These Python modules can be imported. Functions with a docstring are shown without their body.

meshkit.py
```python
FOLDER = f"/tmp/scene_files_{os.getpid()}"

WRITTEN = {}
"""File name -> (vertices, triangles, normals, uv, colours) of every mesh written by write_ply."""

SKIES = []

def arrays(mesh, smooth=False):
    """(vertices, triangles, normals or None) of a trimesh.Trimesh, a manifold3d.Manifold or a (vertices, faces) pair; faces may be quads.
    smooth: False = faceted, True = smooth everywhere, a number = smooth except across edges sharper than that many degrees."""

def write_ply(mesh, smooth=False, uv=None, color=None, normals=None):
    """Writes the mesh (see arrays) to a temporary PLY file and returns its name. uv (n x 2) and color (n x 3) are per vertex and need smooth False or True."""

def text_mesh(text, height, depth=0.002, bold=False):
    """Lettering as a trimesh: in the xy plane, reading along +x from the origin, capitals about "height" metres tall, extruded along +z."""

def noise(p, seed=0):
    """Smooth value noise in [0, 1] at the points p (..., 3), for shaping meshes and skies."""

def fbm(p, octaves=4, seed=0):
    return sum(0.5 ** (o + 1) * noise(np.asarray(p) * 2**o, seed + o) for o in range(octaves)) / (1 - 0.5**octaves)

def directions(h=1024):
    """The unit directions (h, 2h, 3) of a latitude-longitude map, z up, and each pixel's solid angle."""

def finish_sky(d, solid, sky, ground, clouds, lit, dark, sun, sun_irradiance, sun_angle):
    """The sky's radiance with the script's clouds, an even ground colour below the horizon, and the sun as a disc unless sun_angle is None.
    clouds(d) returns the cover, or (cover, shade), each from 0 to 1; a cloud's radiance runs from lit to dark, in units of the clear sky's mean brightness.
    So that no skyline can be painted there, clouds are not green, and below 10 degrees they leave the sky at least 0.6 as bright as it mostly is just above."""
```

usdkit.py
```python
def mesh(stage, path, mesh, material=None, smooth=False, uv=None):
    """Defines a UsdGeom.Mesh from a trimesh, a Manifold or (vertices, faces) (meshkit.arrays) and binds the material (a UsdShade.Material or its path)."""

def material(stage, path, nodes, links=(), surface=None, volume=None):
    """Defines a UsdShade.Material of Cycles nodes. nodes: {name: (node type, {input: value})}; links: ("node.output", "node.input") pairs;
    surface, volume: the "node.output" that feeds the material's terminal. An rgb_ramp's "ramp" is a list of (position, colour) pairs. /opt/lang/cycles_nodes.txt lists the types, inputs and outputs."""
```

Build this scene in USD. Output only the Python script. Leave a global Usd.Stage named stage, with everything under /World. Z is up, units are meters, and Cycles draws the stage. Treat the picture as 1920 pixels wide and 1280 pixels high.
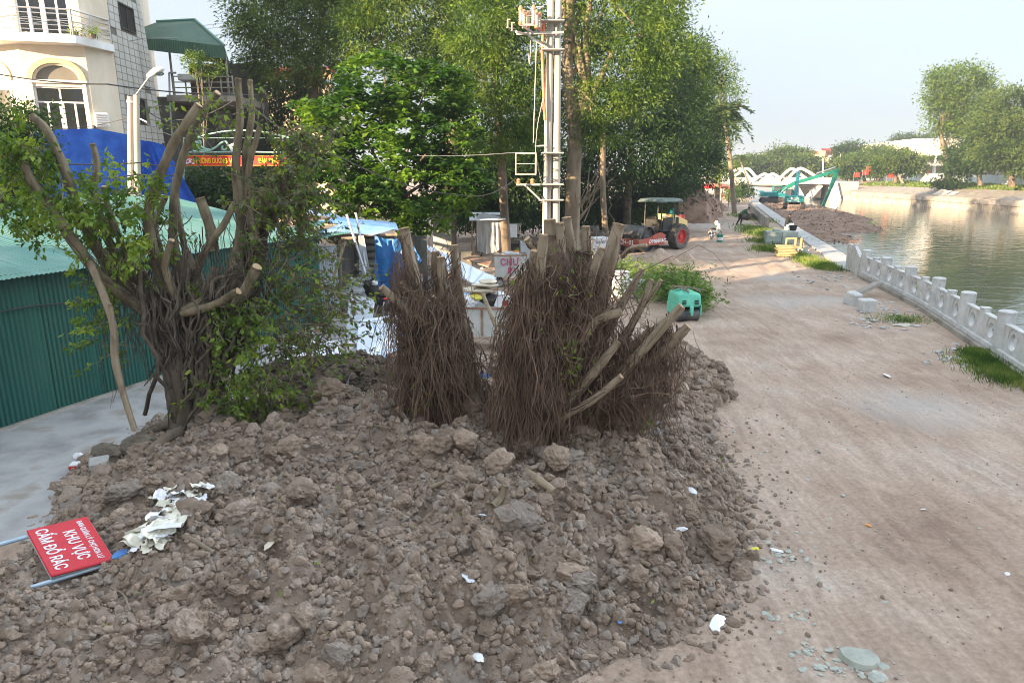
import math
import numpy as np, trimesh, manifold3d as m3, usdkit, meshkit
from pxr import Usd, UsdGeom, UsdLux, UsdShade, Sdf, Gf, Vt
from scipy.spatial import cKDTree

stage = Usd.Stage.CreateInMemory()
UsdGeom.SetStageUpAxis(stage, 'Z')
UsdGeom.SetStageMetersPerUnit(stage, 1.0)
UsdGeom.Xform.Define(stage, '/World')
UsdGeom.Scope.Define(stage, '/World/Looks')

# ---------------------------------------------------------------- camera, sky, sun, exposure
CAM_H, PITCH, FPX = 4.5, 13.83, 1280.0
EXPOSURE = 2.1
SUN_EL, SUN_DIR = math.radians(11.5), np.array([-0.78, -0.62])
SKY_STRENGTH, SUN_INTENSITY = 0.055, 1.25
VEIL = (2.75, 3.05, 3.42)
cam = UsdGeom.Camera.Define(stage, '/World/camera')
cam.AddTranslateOp().Set((0, 0, CAM_H))
cam.AddRotateXOp().Set(90 - PITCH)
cam.CreateHorizontalApertureAttr(36.0)
cam.CreateVerticalApertureAttr(24.0)
cam.CreateFocalLengthAttr(24.0)
cam.CreateExposureAttr(EXPOSURE)
cam.CreateClippingRangeAttr((0.1, 20000.0))
SUN_DIR = SUN_DIR / np.linalg.norm(SUN_DIR)
SUN = np.array([*(SUN_DIR * math.cos(SUN_EL)), math.sin(SUN_EL)])
usdkit.material(stage, '/World/Looks/sky', {
    'sky': ('sky_texture', {'sky_type': 'single_scattering', 'sun_disc': False, 'sun_elevation': SUN_EL,
            'sun_rotation': math.atan2(SUN[0], SUN[1]), 'air_density': 1.0, 'aerosol_density': 1.6, 'ozone_density': 1.2}),
    'tc': ('texture_coordinate', {}),
    'mp': ('mapping', {'scale': (1.0, 1.0, 3.5)}),
    'n': ('noise_texture', {'scale': 2.2, 'detail': 7.0, 'roughness': 0.55, 'distortion': 0.4}),
    'r': ('rgb_ramp', {'ramp': [(0.30, (0.70, 0.70, 0.70)), (0.75, (0.96, 0.96, 0.96))]}),
    'sx': ('separate_xyz', {}),
    'mr': ('map_range', {'from_min': 0.0, 'from_max': 1.0, 'to_min': 1.0, 'to_max': 3.0, 'clamp': True}),
    'vm': ('vector_math', {'math_type': 'scale', 'vector1': VEIL}),
    'm': ('mix', {}),
    'bg': ('background_shader', {'strength': SKY_STRENGTH})},
    [('tc.generated', 'mp.vector'), ('mp.vector', 'n.vector'), ('n.fac', 'r.fac'), ('r.color', 'm.fac'), ('tc.generated', 'sx.vector'), ('sx.z', 'mr.value'), ('mr.result', 'vm.scale'), ('vm.vector', 'm.color2'), ('sky.color', 'm.color1'), ('m.color', 'bg.color')],
    surface='bg.background')
dome = UsdLux.DomeLight.Define(stage, '/World/sky')
UsdShade.MaterialBindingAPI.Apply(dome.GetPrim()).Bind(UsdShade.Material.Get(stage, '/World/Looks/sky'))
dome.GetPrim().SetCustomDataByKey('kind', 'structure')
sun = UsdLux.DistantLight.Define(stage, '/World/sun')
sun.CreateIntensityAttr(SUN_INTENSITY)
sun.CreateAngleAttr(0.53)
sun.CreateColorAttr((1.0, 0.74, 0.47))
sun.GetPrim().CreateAttribute('inputs:normalize', Sdf.ValueTypeNames.Bool).Set(True)
_q = Gf.Rotation(Gf.Vec3d(0, 0, 1), Gf.Vec3d(*map(float, SUN)))
sun.AddTransformOp().Set(Gf.Matrix4d().SetRotate(_q))

# ---------------------------------------------------------------- helpers
_t = math.radians(PITCH)
_f, _u = np.array([0, math.cos(_t), -math.sin(_t)]), np.array([0, math.sin(_t), math.cos(_t)])
_C = np.array([0, 0, CAM_H])
def ray(px, py): return _f + (px - 960) / FPX * np.array([1.0, 0, 0]) + (640 - py) / FPX * _u
def G(px, py, z=0.0):
    v = ray(px, py); return _C + v * (z - CAM_H) / v[2]
def P(px, py, Y):
    v = ray(px, py); return _C + v * Y / v[1]
def nz(v):
    v = np.asarray(v, float); return v / np.maximum(np.linalg.norm(v, axis=-1, keepdims=True), 1e-9)
def rotz(a):
    c, s = math.cos(a), math.sin(a); return np.array([[c, -s, 0], [s, c, 0], [0, 0, 1.0]])
def rotaxis(ax, a): return trimesh.transformations.rotation_matrix(a, ax)[:3, :3]

_names, _off = {}, {}
def uniq(parent, name):
    k = _names[(parent, name)] = _names.get((parent, name), -1) + 1
    return f'{parent}/{name}' + (f'_{k:03d}' if k else '')
def meta(path, label=None, cat=None, group=None, kind=None):
    p = stage.GetPrimAtPath(path)
    for k, v in (('label', label), ('category', cat), ('group', group), ('kind', kind)):
        if v: p.SetCustomDataByKey(k, v)
    return path
def thing(name, label, cat, base=(0, 0, 0), group=None, rz=None):
    """An Xform at the thing's base. With rz the parts are given in the thing's own coordinates, else in world coordinates."""
    path = uniq('/World', name)
    x = UsdGeom.Xform.Define(stage, path)
    x.AddTranslateOp().Set(tuple(float(c) for c in base))
    if rz is not None: x.AddRotateZOp().Set(math.degrees(rz))
    _off[path] = np.zeros(3) if rz is not None else np.asarray(base, float)
    return meta(path, label, cat, group)
def arr(m):
    if isinstance(m, MB): return m.get()
    if hasattr(m, 'to_mesh'):
        q = m.to_mesh(); return np.array(q.vert_properties[:, :3], float), np.array(q.tri_verts)
    if isinstance(m, trimesh.Trimesh): return np.array(m.vertices), np.array(m.faces)
    return np.asarray(m[0], float), np.asarray(m[1], int)
def obj(name, m, mat, parent=None, smooth=False, label=None, kind=None):
    v, f = arr(m)
    par = parent or '/World'
    o = _off.get(par, np.zeros(3))
    path = uniq(par, name)
    _off[path] = o
    usdkit.mesh(stage, path, (v - o, f), M[mat], smooth)
    return meta(path, label, None, None, kind)
def solo(name, m, mat, label, cat, group=None, smooth=False, kind=None):
    """A thing that is one mesh."""
    v, f = arr(m)
    base = np.array([*v.mean(0)[:2], v[:, 2].min()])
    path = uniq('/World', name)
    mm = usdkit.mesh(stage, path, (v - base, f), M[mat], smooth)
    mm.AddTranslateOp().Set(tuple(float(c) for c in base))
    return meta(path, label, cat, group, kind)
def copy_thing(src, loc, rz, label=None, group=None):
    was = stage.GetPrimAtPath(src).GetCustomData()
    path = uniq('/World', src.rsplit('/', 1)[1])
    x = UsdGeom.Xform.Define(stage, path)
    x.AddTranslateOp().Set(tuple(float(c) for c in loc)); x.AddRotateZOp().Set(math.degrees(rz))
    x.GetPrim().GetReferences().AddInternalReference(src)
    x.GetPrim().SetInstanceable(True)
    return meta(path, label or was['label'], was['category'], group or was.get('group'))

class MB:
    """Collects shapes for one mesh."""
    def __init__(s): s.v, s.f, s.n = [], [], 0
    def add(s, v, f=None):
        if f is None: v, f = arr(v)
        v, f = np.asarray(v, float), np.asarray(f, int)
        if f.shape[1] == 4: f = np.vstack([f[:, [0, 1, 2]], f[:, [0, 2, 3]]])
        s.v.append(v); s.f.append(f + s.n); s.n += len(v); return s
    def get(s): return np.vstack(s.v), np.vstack(s.f)
    def box(s, c, size, R=None, bev=0.0):
        c, size = np.asarray(c, float), np.asarray(size, float)
        if bev:
            b = min(bev, size.min() * 0.45); h = size / 2
            pts = [np.array([sx * (h[0] - (b if k != 0 else 0)), sy * (h[1] - (b if k != 1 else 0)), sz * (h[2] - (b if k != 2 else 0))])
                   for sx in (-1, 1) for sy in (-1, 1) for sz in (-1, 1) for k in range(3)]
            v, f = arr(m3.Manifold.hull_points(np.array(pts)))
        else:
            q = trimesh.creation.box(size); v, f = np.array(q.vertices), np.array(q.faces)
        if R is not None: v = v @ np.asarray(R).T
        return s.add(v + c, f)
    def beam(s, a, b, w, h=None, up=(0, 0, 1)):
        a, b = np.asarray(a, float), np.asarray(b, float); h = h or w
        d = b - a; L = np.linalg.norm(d); d = d / L
        up = np.asarray(up, float)
        if abs(d @ up) > 0.98: up = np.array([0, 1.0, 0])
        x = nz(np.cross(d, up)); z = np.cross(x, d)
        return s.box((a + b) / 2, (w, L, h), np.stack([x, d, z], 1))
    def tube(s, pts, r, n=8, cap=True):
        pts = np.asarray(pts, float)
        r = np.broadcast_to(np.asarray(r, float), (len(pts),))
        return s.add(*tubes(pts[None], r[None], n, cap))
    def cyl(s, a, b, r0, r1=None, n=12): return s.tube([a, b], [r0, r0 if r1 is None else r1], n)
    def lathe(s, prof, c=(0, 0, 0), n=20, R=None):
        prof = np.asarray(prof, float); k = len(prof)
        a = np.arange(n) * 2 * np.pi / n
        v = np.stack([prof[None, :, 0] * np.cos(a)[:, None], prof[None, :, 0] * np.sin(a)[:, None], np.broadcast_to(prof[None, :, 1], (n, k))], -1).reshape(-1, 3)
        i = np.arange(n)[:, None] * k + np.arange(k - 1)[None]; j = ((np.arange(n) + 1) % n)[:, None] * k + np.arange(k - 1)[None]
        f = np.stack([i, j, j + 1, i + 1], -1).reshape(-1, 4)
        if R is not None: v = v @ np.asarray(R).T
        return s.add(v + np.asarray(c, float), f)
    def grid(s, X):
        """X: (a, b, 3) points."""
        a, b = X.shape[:2]
        i = (np.arange(a - 1)[:, None] * b + np.arange(b - 1)[None]).ravel()
        return s.add(X.reshape(-1, 3), np.stack([i, i + b, i + b + 1, i + 1], 1))
    def quad(s, p): return s.add(np.asarray(p, float), [[0, 1, 2, 3]])
    def slab(s, p, t):
        """A plate: quad p (4 points) with thickness t along its normal."""
        p = np.asarray(p, float); n = nz(np.cross(p[1] - p[0], p[3] - p[0])) * t
        v = np.vstack([p, p - n])
        return s.add(v, [[0, 1, 2, 3], [7, 6, 5, 4], [0, 4, 5, 1], [1, 5, 6, 2], [2, 6, 7, 3], [3, 7, 4, 0]])
def tubes(paths, radii, n=6, cap=False):
    paths, radii = np.asarray(paths, float), np.asarray(radii, float)
    N, K = paths.shape[:2]
    t = nz(np.gradient(paths, axis=1))
    d = nz(paths[:, -1] - paths[:, 0] + 1e-6)
    ref = np.where(np.abs(d[:, 2:3]) > 0.8, np.array([[0.0, 1, 0.1]]), np.array([[0.0, 0, 1]]))
    x = nz(np.cross(t, ref[:, None])); y = np.cross(t, x)
    a = np.arange(n) * 2 * np.pi / n
    v = paths[:, :, None] + radii[:, :, None, None] * (x[:, :, None] * np.cos(a)[None, None, :, None] + y[:, :, None] * np.sin(a)[None, None, :, None])
    i = (np.arange(N)[:, None, None] * K + np.arange(K - 1)[None, :, None]) * n
    k = np.arange(n)[None, None]; k2 = (k + 1) % n
    f = np.stack([i + k, i + n + k, i + n + k2, i + k2], -1).reshape(-1, 4)
    f = np.vstack([f[:, [0, 2, 1]], f[:, [0, 3, 2]]])
    v = v.reshape(-1, 3)
    if cap:
        fan = np.stack([np.zeros(n - 2, int), np.arange(1, n - 1), np.arange(2, n)], 1)
        b0 = (np.arange(N) * K * n)[:, None, None]
        f = np.vstack([f, (b0 + fan[None]).reshape(-1, 3), (b0 + (K - 1) * n + fan[None, :, ::-1]).reshape(-1, 3)])
    return v, f
def curve(pts, k=8):
    """Catmull-Rom through the points."""
    p = np.asarray(pts, float)
    if len(p) == 2: return p[0] + (p[1] - p[0]) * np.linspace(0, 1, k)[:, None]
    q = np.vstack([2 * p[0] - p[1], p, 2 * p[-1] - p[-2]])
    out = []
    for i in range(1, len(q) - 2):
        t = np.linspace(0, 1, k, endpoint=(i == len(q) - 3))[:, None]
        a, b, c, d = q[i - 1], q[i], q[i + 1], q[i + 2]
        out.append(0.5 * (2 * b + (c - a) * t + (2 * a - 5 * b + 4 * c - d) * t ** 2 + (3 * b - a - 3 * c + d) * t ** 3))
    return np.vstack(out)
def corr(o, ex, ey, pitch=0.076, amp=0.012, ny=2, wob=0.0, seed=0):
    """A corrugated sheet: ribs run along ey, from corner o; ex and ey are full edge vectors."""
    o, ex, ey = (np.asarray(q, float) for q in (o, ex, ey))
    W = np.linalg.norm(ex); nx = max(4, int(W / pitch * 4))
    nrm = nz(np.cross(ex, ey))
    u, w = np.linspace(0, 1, nx + 1), np.linspace(0, 1, ny)
    ph = (u * W / pitch) % 1.0
    prof = amp * np.clip(np.abs(((ph * 2) % 2) - 1) * 3 - 1, -1, 1)
    X = o + u[:, None, None] * ex + w[None, :, None] * ey + prof[:, None, None] * nrm
    if wob: X = X + nrm * ((meshkit.fbm(X * 0.8, 2, seed) - 0.5) * wob)[..., None]
    return X
def hullsph(pts):
    """Manifold hull of spheres [(x, y, z, r), ...]."""
    return m3.Manifold.batch_hull([m3.Manifold.sphere(p[3], 12).translate(tuple(map(float, p[:3]))) for p in pts])
def rock(seed, sub=2, rough=0.35, flat=0.75):
    """A broken lump: a sphere cut by a few planes, then roughened."""
    q = trimesh.creation.icosphere(sub); v = np.array(q.vertices)
    r = np.random.default_rng(seed)
    for n in nz(r.normal(size=(7, 3))):
        d = v @ n; c = r.uniform(.55, .9); v = v - np.maximum(d - c, 0)[:, None] * n * .9
    n1 = meshkit.fbm(v * 1.4 + seed * 7.7, 2, seed) - 0.5
    n2 = np.abs(meshkit.fbm(v * 3.2 + seed * 3.3, 3, seed + 9) - 0.5) - .12
    v = v * (1 + rough * 1.3 * n1 - rough * 1.5 * n2)[:, None]
    return v * np.array([1, 0.85, flat]), np.array(q.faces)
def leaves(C, L, W, rng, D=None, up=0.6, droop=0.25, jit=0.6):
    N = len(C)
    d = rng.normal(size=(N, 3)) * (jit if D is not None else 1.0)
    if D is not None: d = d + D
    d[:, 2] -= droop; d = nz(d)
    n = nz(rng.normal(size=(N, 3)) + np.array([0, 0, up * 1.6]))
    s = nz(np.cross(d, n)); n = np.cross(s, d)
    k = rng.uniform(0.65, 1.3, (N, 1))
    L, W = L * k, W * k
    v = np.stack([C, C + d * L * 0.45 + s * W / 2 + n * W * 0.12, C + d * L - n * L * 0.06, C + d * L * 0.45 - s * W / 2 + n * W * 0.12], 1).reshape(-1, 3)
    b = np.arange(N)[:, None] * 4
    f = np.vstack([b + [[0, 1, 2]], b + [[0, 2, 3]]])
    return v, f

# ---------------------------------------------------------------- materials
M = {}
def ramp(cols, lo=0.36, hi=0.64):
    return [(lo + (hi - lo) * i / max(1, len(cols) - 1), c) for i, c in enumerate(cols)]
def mat(name, cols, rough=0.8, scale=2.0, detail=5.0, bump=0.0, bscale=None, bdist=0.02, metal=0.0, spec=0.4, island=0.0, world=False, stretch=None, rust=None, rust_at=0.6, transl=0.0, coat=0.0, lo=0.36, hi=0.64):
    if not isinstance(cols[0], (tuple, list)): cols = [cols]
    nodes = {'p': ('principled_bsdf', {'roughness': rough, 'metallic': metal, 'specular_ior_level': spec, 'coat_weight': coat}),
             'tc': ('texture_coordinate', {}), 'g': ('geometry', {}), 'mp': ('mapping', {'scale': stretch or (1, 1, 1)}),
             'n': ('noise_texture', {'scale': scale, 'detail': detail, 'roughness': 0.6}),
             'r': ('rgb_ramp', {'ramp': ramp(cols if len(cols) > 1 else [cols[0], cols[0]], lo, hi)})}
    links = [('g.position' if world else 'tc.object', 'mp.vector'), ('mp.vector', 'n.vector'), ('n.fac', 'r.fac')]
    out = 'r.color'
    if island:
        nodes['ir'] = ('map_range', {'to_min': 1 - island, 'to_max': 1 + island})
        nodes['h'] = ('hsv', {})
        links += [('g.random_per_island', 'ir.value'), ('ir.result', 'h.value'), (out, 'h.color')]
        out = 'h.color'
    if rust:
        nodes['n3'] = ('noise_texture', {'scale': scale * 1.7, 'detail': 8.0, 'roughness': 0.7})
        nodes['rr'] = ('rgb_ramp', {'ramp': [(rust_at - 0.04, (0, 0, 0)), (rust_at + 0.05, (1, 1, 1))]})
        nodes['rm'] = ('mix', {'color2': rust})
        links += [('mp.vector', 'n3.vector'), ('n3.fac', 'rr.fac'), ('rr.color', 'rm.fac'), (out, 'rm.color1')]
        out = 'rm.color'
    links.append((out, 'p.base_color'))
    if bump:
        nodes['n2'] = ('noise_texture', {'scale': bscale or scale * 6, 'detail': 6.0, 'roughness': 0.65})
        nodes['b'] = ('bump', {'strength': bump, 'distance': bdist})
        links += [('mp.vector', 'n2.vector'), ('n2.fac', 'b.height'), ('b.normal', 'p.normal')]
    surf = 'p.BSDF'
    if transl:
        nodes['tr'] = ('translucent_bsdf', {})
        nodes['mx'] = ('mix_closure', {'fac': transl})
        nodes['hs'] = ('hsv', {'value': 1.5, 'saturation': 1.15, 'hue': 0.49})
        links += [(out, 'hs.color'), ('hs.color', 'tr.color'), ('p.BSDF', 'mx.closure1'), ('tr.BSDF', 'mx.closure2')]
        surf = 'mx.closure'
    M[name] = usdkit.material(stage, '/World/Looks/' + name, nodes, links, surface=surf)
def leafmat(name, cols, island=0.35, scale=0.7, transl=0.35, rough=0.45):
    cols = [tuple(.72 * c for c in cols[0])] + list(cols[1:-1]) + [tuple(1.15 * c for c in cols[-1])]
    mat(name, cols, rough=rough, scale=scale, detail=4, lo=.40, hi=.60, island=island, world=True, transl=transl, spec=0.35)

# leaves
leafmat('leaf_banyan', [(0.140, 0.271, 0.038), (0.230, 0.384, 0.056), (0.356, 0.474, 0.075)], scale=2.0)
leafmat('leaf_dry', [(0.149, 0.179, 0.090), (0.194, 0.224, 0.120), (0.254, 0.209, 0.105)], scale=3.0)
leafmat('leaf_almond', [(0.037, 0.119, 0.014), (0.075, 0.190, 0.020), (0.167, 0.302, 0.028)], scale=0.6, transl=0.3)
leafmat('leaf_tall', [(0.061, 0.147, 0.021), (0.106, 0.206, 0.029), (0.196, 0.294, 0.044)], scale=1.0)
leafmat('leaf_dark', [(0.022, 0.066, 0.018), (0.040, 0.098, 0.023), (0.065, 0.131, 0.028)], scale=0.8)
leafmat('leaf_far', [(0.053, 0.115, 0.030), (0.086, 0.162, 0.035), (0.145, 0.208, 0.047)], scale=0.35)
leafmat('leaf_palm', [(0.05, 0.11, 0.03), (0.085, 0.15, 0.035), (0.14, 0.18, 0.05)], scale=0.8)
leafmat('grass', [(0.112, 0.225, 0.038), (0.188, 0.320, 0.055), (0.320, 0.355, 0.112)], scale=1.2)
leafmat('weed', [(0.123, 0.246, 0.045), (0.193, 0.333, 0.062), (0.298, 0.404, 0.123)], scale=1.5)
# wood, roots
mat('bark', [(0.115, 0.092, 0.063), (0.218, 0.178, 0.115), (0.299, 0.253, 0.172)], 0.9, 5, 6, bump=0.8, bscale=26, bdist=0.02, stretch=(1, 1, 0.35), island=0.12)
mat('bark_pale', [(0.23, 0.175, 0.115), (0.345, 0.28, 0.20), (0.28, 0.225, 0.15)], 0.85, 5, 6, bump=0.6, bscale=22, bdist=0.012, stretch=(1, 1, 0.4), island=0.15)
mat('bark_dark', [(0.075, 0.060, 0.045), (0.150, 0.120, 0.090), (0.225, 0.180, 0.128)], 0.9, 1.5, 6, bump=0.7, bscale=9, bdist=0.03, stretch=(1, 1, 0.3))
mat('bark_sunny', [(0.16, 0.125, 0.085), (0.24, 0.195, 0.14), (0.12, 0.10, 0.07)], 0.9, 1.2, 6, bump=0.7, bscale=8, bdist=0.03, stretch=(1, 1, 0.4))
mat('root', [(0.171, 0.105, 0.072), (0.275, 0.176, 0.122), (0.399, 0.271, 0.188)], 0.9, 3, 3, island=0.5)
mat('root_grey', [(0.095, 0.078, 0.058), (0.16, 0.132, 0.10), (0.23, 0.19, 0.145)], 0.9, 4, 5, bump=0.5, bscale=25, island=0.35)
mat('interior', [(0.15, 0.14, 0.12), (0.20, 0.19, 0.165)], 0.9, 0.8)
mat('root_mass', [(0.066, 0.048, 0.035), (0.133, 0.092, 0.066), (0.199, 0.144, 0.099)], 0.95, 4, 6, bump=1.0, bscale=16, bdist=0.05, stretch=(1, 1, 0.15))
mat('twig', [(0.20, 0.16, 0.11), (0.30, 0.25, 0.18)], 0.85, 3, 3, island=0.25)
mat('cut_wood', [(0.42, 0.28, 0.16), (0.52, 0.38, 0.24), (0.36, 0.22, 0.12)], 0.85, 14, 5, bump=0.3)
mat('plank', [(0.400, 0.319, 0.160), (0.464, 0.386, 0.220), (0.320, 0.252, 0.130)], 0.8, 6, 4, island=0.15, stretch=(0.4, 1, 1))
# earth
mat('soil', [(0.144, 0.106, 0.079), (0.216, 0.166, 0.126), (0.273, 0.217, 0.171), (0.239, 0.208, 0.180)], 0.95, 1.3, 9, bump=0.9, bscale=24, bdist=0.03, world=True, lo=0.33, hi=0.68)
mat('clod', [(0.200, 0.149, 0.112), (0.289, 0.221, 0.168), (0.346, 0.277, 0.224)], 0.95, 1.6, 7, bump=0.8, bscale=32, bdist=0.02, world=True, island=0.15)
mat('clod_grey', [(0.210, 0.173, 0.143), (0.278, 0.237, 0.200), (0.315, 0.262, 0.216)], 0.95, 2.6, 7, bump=0.8, bscale=32, bdist=0.02, world=True, island=0.14)
mat('clod_tan', [(0.262, 0.195, 0.145), (0.336, 0.257, 0.194), (0.398, 0.308, 0.235)], 0.95, 2.6, 7, bump=0.8, bscale=32, bdist=0.02, world=True, island=0.15)
mat('dark_soil', [(0.06, 0.045, 0.035), (0.10, 0.075, 0.058), (0.15, 0.115, 0.09)], 0.95, 2.0, 8, bump=0.9, bscale=20, bdist=0.04, world=True)
mat('red_soil', [(0.16, 0.10, 0.07), (0.23, 0.15, 0.105), (0.28, 0.20, 0.15)], 0.95, 0.9, 8, bump=0.9, bscale=9, bdist=0.08, world=True)
mat('green_stone', [(0.30, 0.32, 0.28), (0.37, 0.40, 0.355), (0.41, 0.415, 0.36)], 0.85, 5, 7, bump=0.4, bscale=30, bdist=0.01)
# concrete, masonry
mat('pavement', [(0.25, 0.245, 0.235), (0.34, 0.34, 0.335), (0.41, 0.415, 0.41), (0.30, 0.27, 0.235)], 0.9, 0.9, 9, bump=0.35, bscale=30, bdist=0.01, world=True)
mat('concrete', [(0.33, 0.33, 0.32), (0.44, 0.44, 0.43), (0.52, 0.52, 0.50)], 0.85, 2.5, 8, bump=0.3, bscale=40, bdist=0.006, island=0.06)
mat('concrete_pale', [(0.48, 0.49, 0.48), (0.58, 0.59, 0.58), (0.66, 0.67, 0.66)], 0.8, 3, 8, bump=0.25, bscale=40, bdist=0.005, island=0.06, rust=(0.42, 0.38, 0.32), rust_at=0.62)
mat('concrete_old', [(0.204, 0.187, 0.162), (0.306, 0.281, 0.246), (0.365, 0.340, 0.297)], 0.9, 1.2, 9, bump=0.4, bscale=20, bdist=0.02, world=True)
mat('pole_concrete', [(0.337, 0.306, 0.265), (0.421, 0.389, 0.335), (0.459, 0.426, 0.371)], 0.8, 1.2, 7, bump=0.2, bscale=40, bdist=0.004, stretch=(1, 1, 0.25))
mat('house_wall', [(0.601, 0.528, 0.410), (0.698, 0.628, 0.508), (0.737, 0.664, 0.541)], 0.85, 0.6, 9, bump=0.15, bscale=20, bdist=0.01, stretch=(1, 1, 0.35))
mat('house_trim', [(0.66, 0.52, 0.28), (0.72, 0.58, 0.33)], 0.8, 2)
mat('tile_white', [(0.42, 0.41, 0.37), (0.55, 0.54, 0.50), (0.62, 0.61, 0.57)], 0.5, 0.9, 7, island=0.12, stretch=(1, 1, 0.3))
mat('grout', [(0.13, 0.12, 0.10), (0.20, 0.19, 0.16)], 0.9, 2)
mat('dark_wall', [(0.05, 0.05, 0.045), (0.11, 0.11, 0.10), (0.17, 0.165, 0.15)], 0.9, 0.7, 8, bump=0.3, bscale=10, stretch=(1, 1, 0.4))
mat('far_wall', [(0.70, 0.66, 0.58), (0.78, 0.75, 0.68)], 0.8, 0.1, 6)
mat('cream_wall', [(0.62, 0.44, 0.20), (0.70, 0.52, 0.27)], 0.85, 0.2)
mat('beige_wall', [(0.56, 0.46, 0.34), (0.62, 0.52, 0.40)], 0.85, 0.3)
mat('roof_red', [(0.38, 0.06, 0.05), (0.46, 0.10, 0.08)], 0.8, 1.0, 5, island=0.2)
mat('white_paint', [(0.70, 0.71, 0.72), (0.80, 0.81, 0.82)], 0.5, 2.0, 7)
mat('bridge_white', [(0.62, 0.61, 0.59), (0.68, 0.67, 0.65)], 0.6, 0.2)
mat('rail_mesh', [(0.40, 0.36, 0.33), (0.48, 0.44, 0.40)], 0.7, 0.5)
mat('bridge_grey', [(0.34, 0.33, 0.31), (0.42, 0.41, 0.39)], 0.8, 0.3)
# metal, cloth, plastic
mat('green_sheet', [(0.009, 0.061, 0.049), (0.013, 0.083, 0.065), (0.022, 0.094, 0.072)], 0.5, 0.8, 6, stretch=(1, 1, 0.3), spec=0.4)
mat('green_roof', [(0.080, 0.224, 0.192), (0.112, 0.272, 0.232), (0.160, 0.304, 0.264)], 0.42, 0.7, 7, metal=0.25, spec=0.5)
mat('roof_darkgreen', [(0.03, 0.09, 0.06), (0.05, 0.13, 0.085)], 0.6, 0.8, 6)
mat('tarp_blue', [(0.010, 0.063, 0.342), (0.015, 0.098, 0.475), (0.030, 0.138, 0.551)], 0.6, 1.2, 5, bump=0.25, bscale=5, bdist=0.03, spec=0.25)
mat('tarp_teal', [(0.012, 0.10, 0.30), (0.018, 0.15, 0.40)], 0.5, 2.0, 5, bump=0.3, bscale=9, bdist=0.03, spec=0.5)
mat('sheet_blue', [(0.20, 0.38, 0.66), (0.28, 0.47, 0.74), (0.42, 0.58, 0.78)], 0.45, 1.6, 7, spec=0.5, rust=(0.25, 0.13, 0.075), rust_at=0.64)
mat('sheet_white', [(0.52, 0.60, 0.68), (0.60, 0.68, 0.76), (0.66, 0.72, 0.78)], 0.5, 1.5, 7, rust=(0.34, 0.25, 0.18), rust_at=0.68)
mat('sheet_rust', [(0.24, 0.13, 0.085), (0.32, 0.19, 0.13), (0.40, 0.30, 0.24)], 0.7, 2.5, 7)
mat('galv', [(0.36, 0.38, 0.40), (0.46, 0.48, 0.50)], 0.45, 3, 6, metal=0.6, rust=(0.24, 0.15, 0.10), rust_at=0.66)
mat('sheet_cream', [(0.46, 0.42, 0.34), (0.56, 0.52, 0.43)], 0.6, 2, 6, rust=(0.30, 0.19, 0.12), rust_at=0.62)
mat('steel_pale', [(0.400, 0.384, 0.352), (0.464, 0.448, 0.416)], 0.5, 4, 5, metal=0.3, rust=(0.35, 0.22, 0.14), rust_at=0.64)
mat('steel_dark', [(0.06, 0.055, 0.05), (0.10, 0.09, 0.085)], 0.55, 4, 5, metal=0.4)
mat('stainless', [(0.55, 0.55, 0.56), (0.62, 0.62, 0.63)], 0.28, 3, 3, metal=0.85)
mat('rust_red', [(0.27, 0.05, 0.035), (0.36, 0.08, 0.05), (0.25, 0.10, 0.07)], 0.6, 3, 7, rust=(0.16, 0.10, 0.07), rust_at=0.6)
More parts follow.
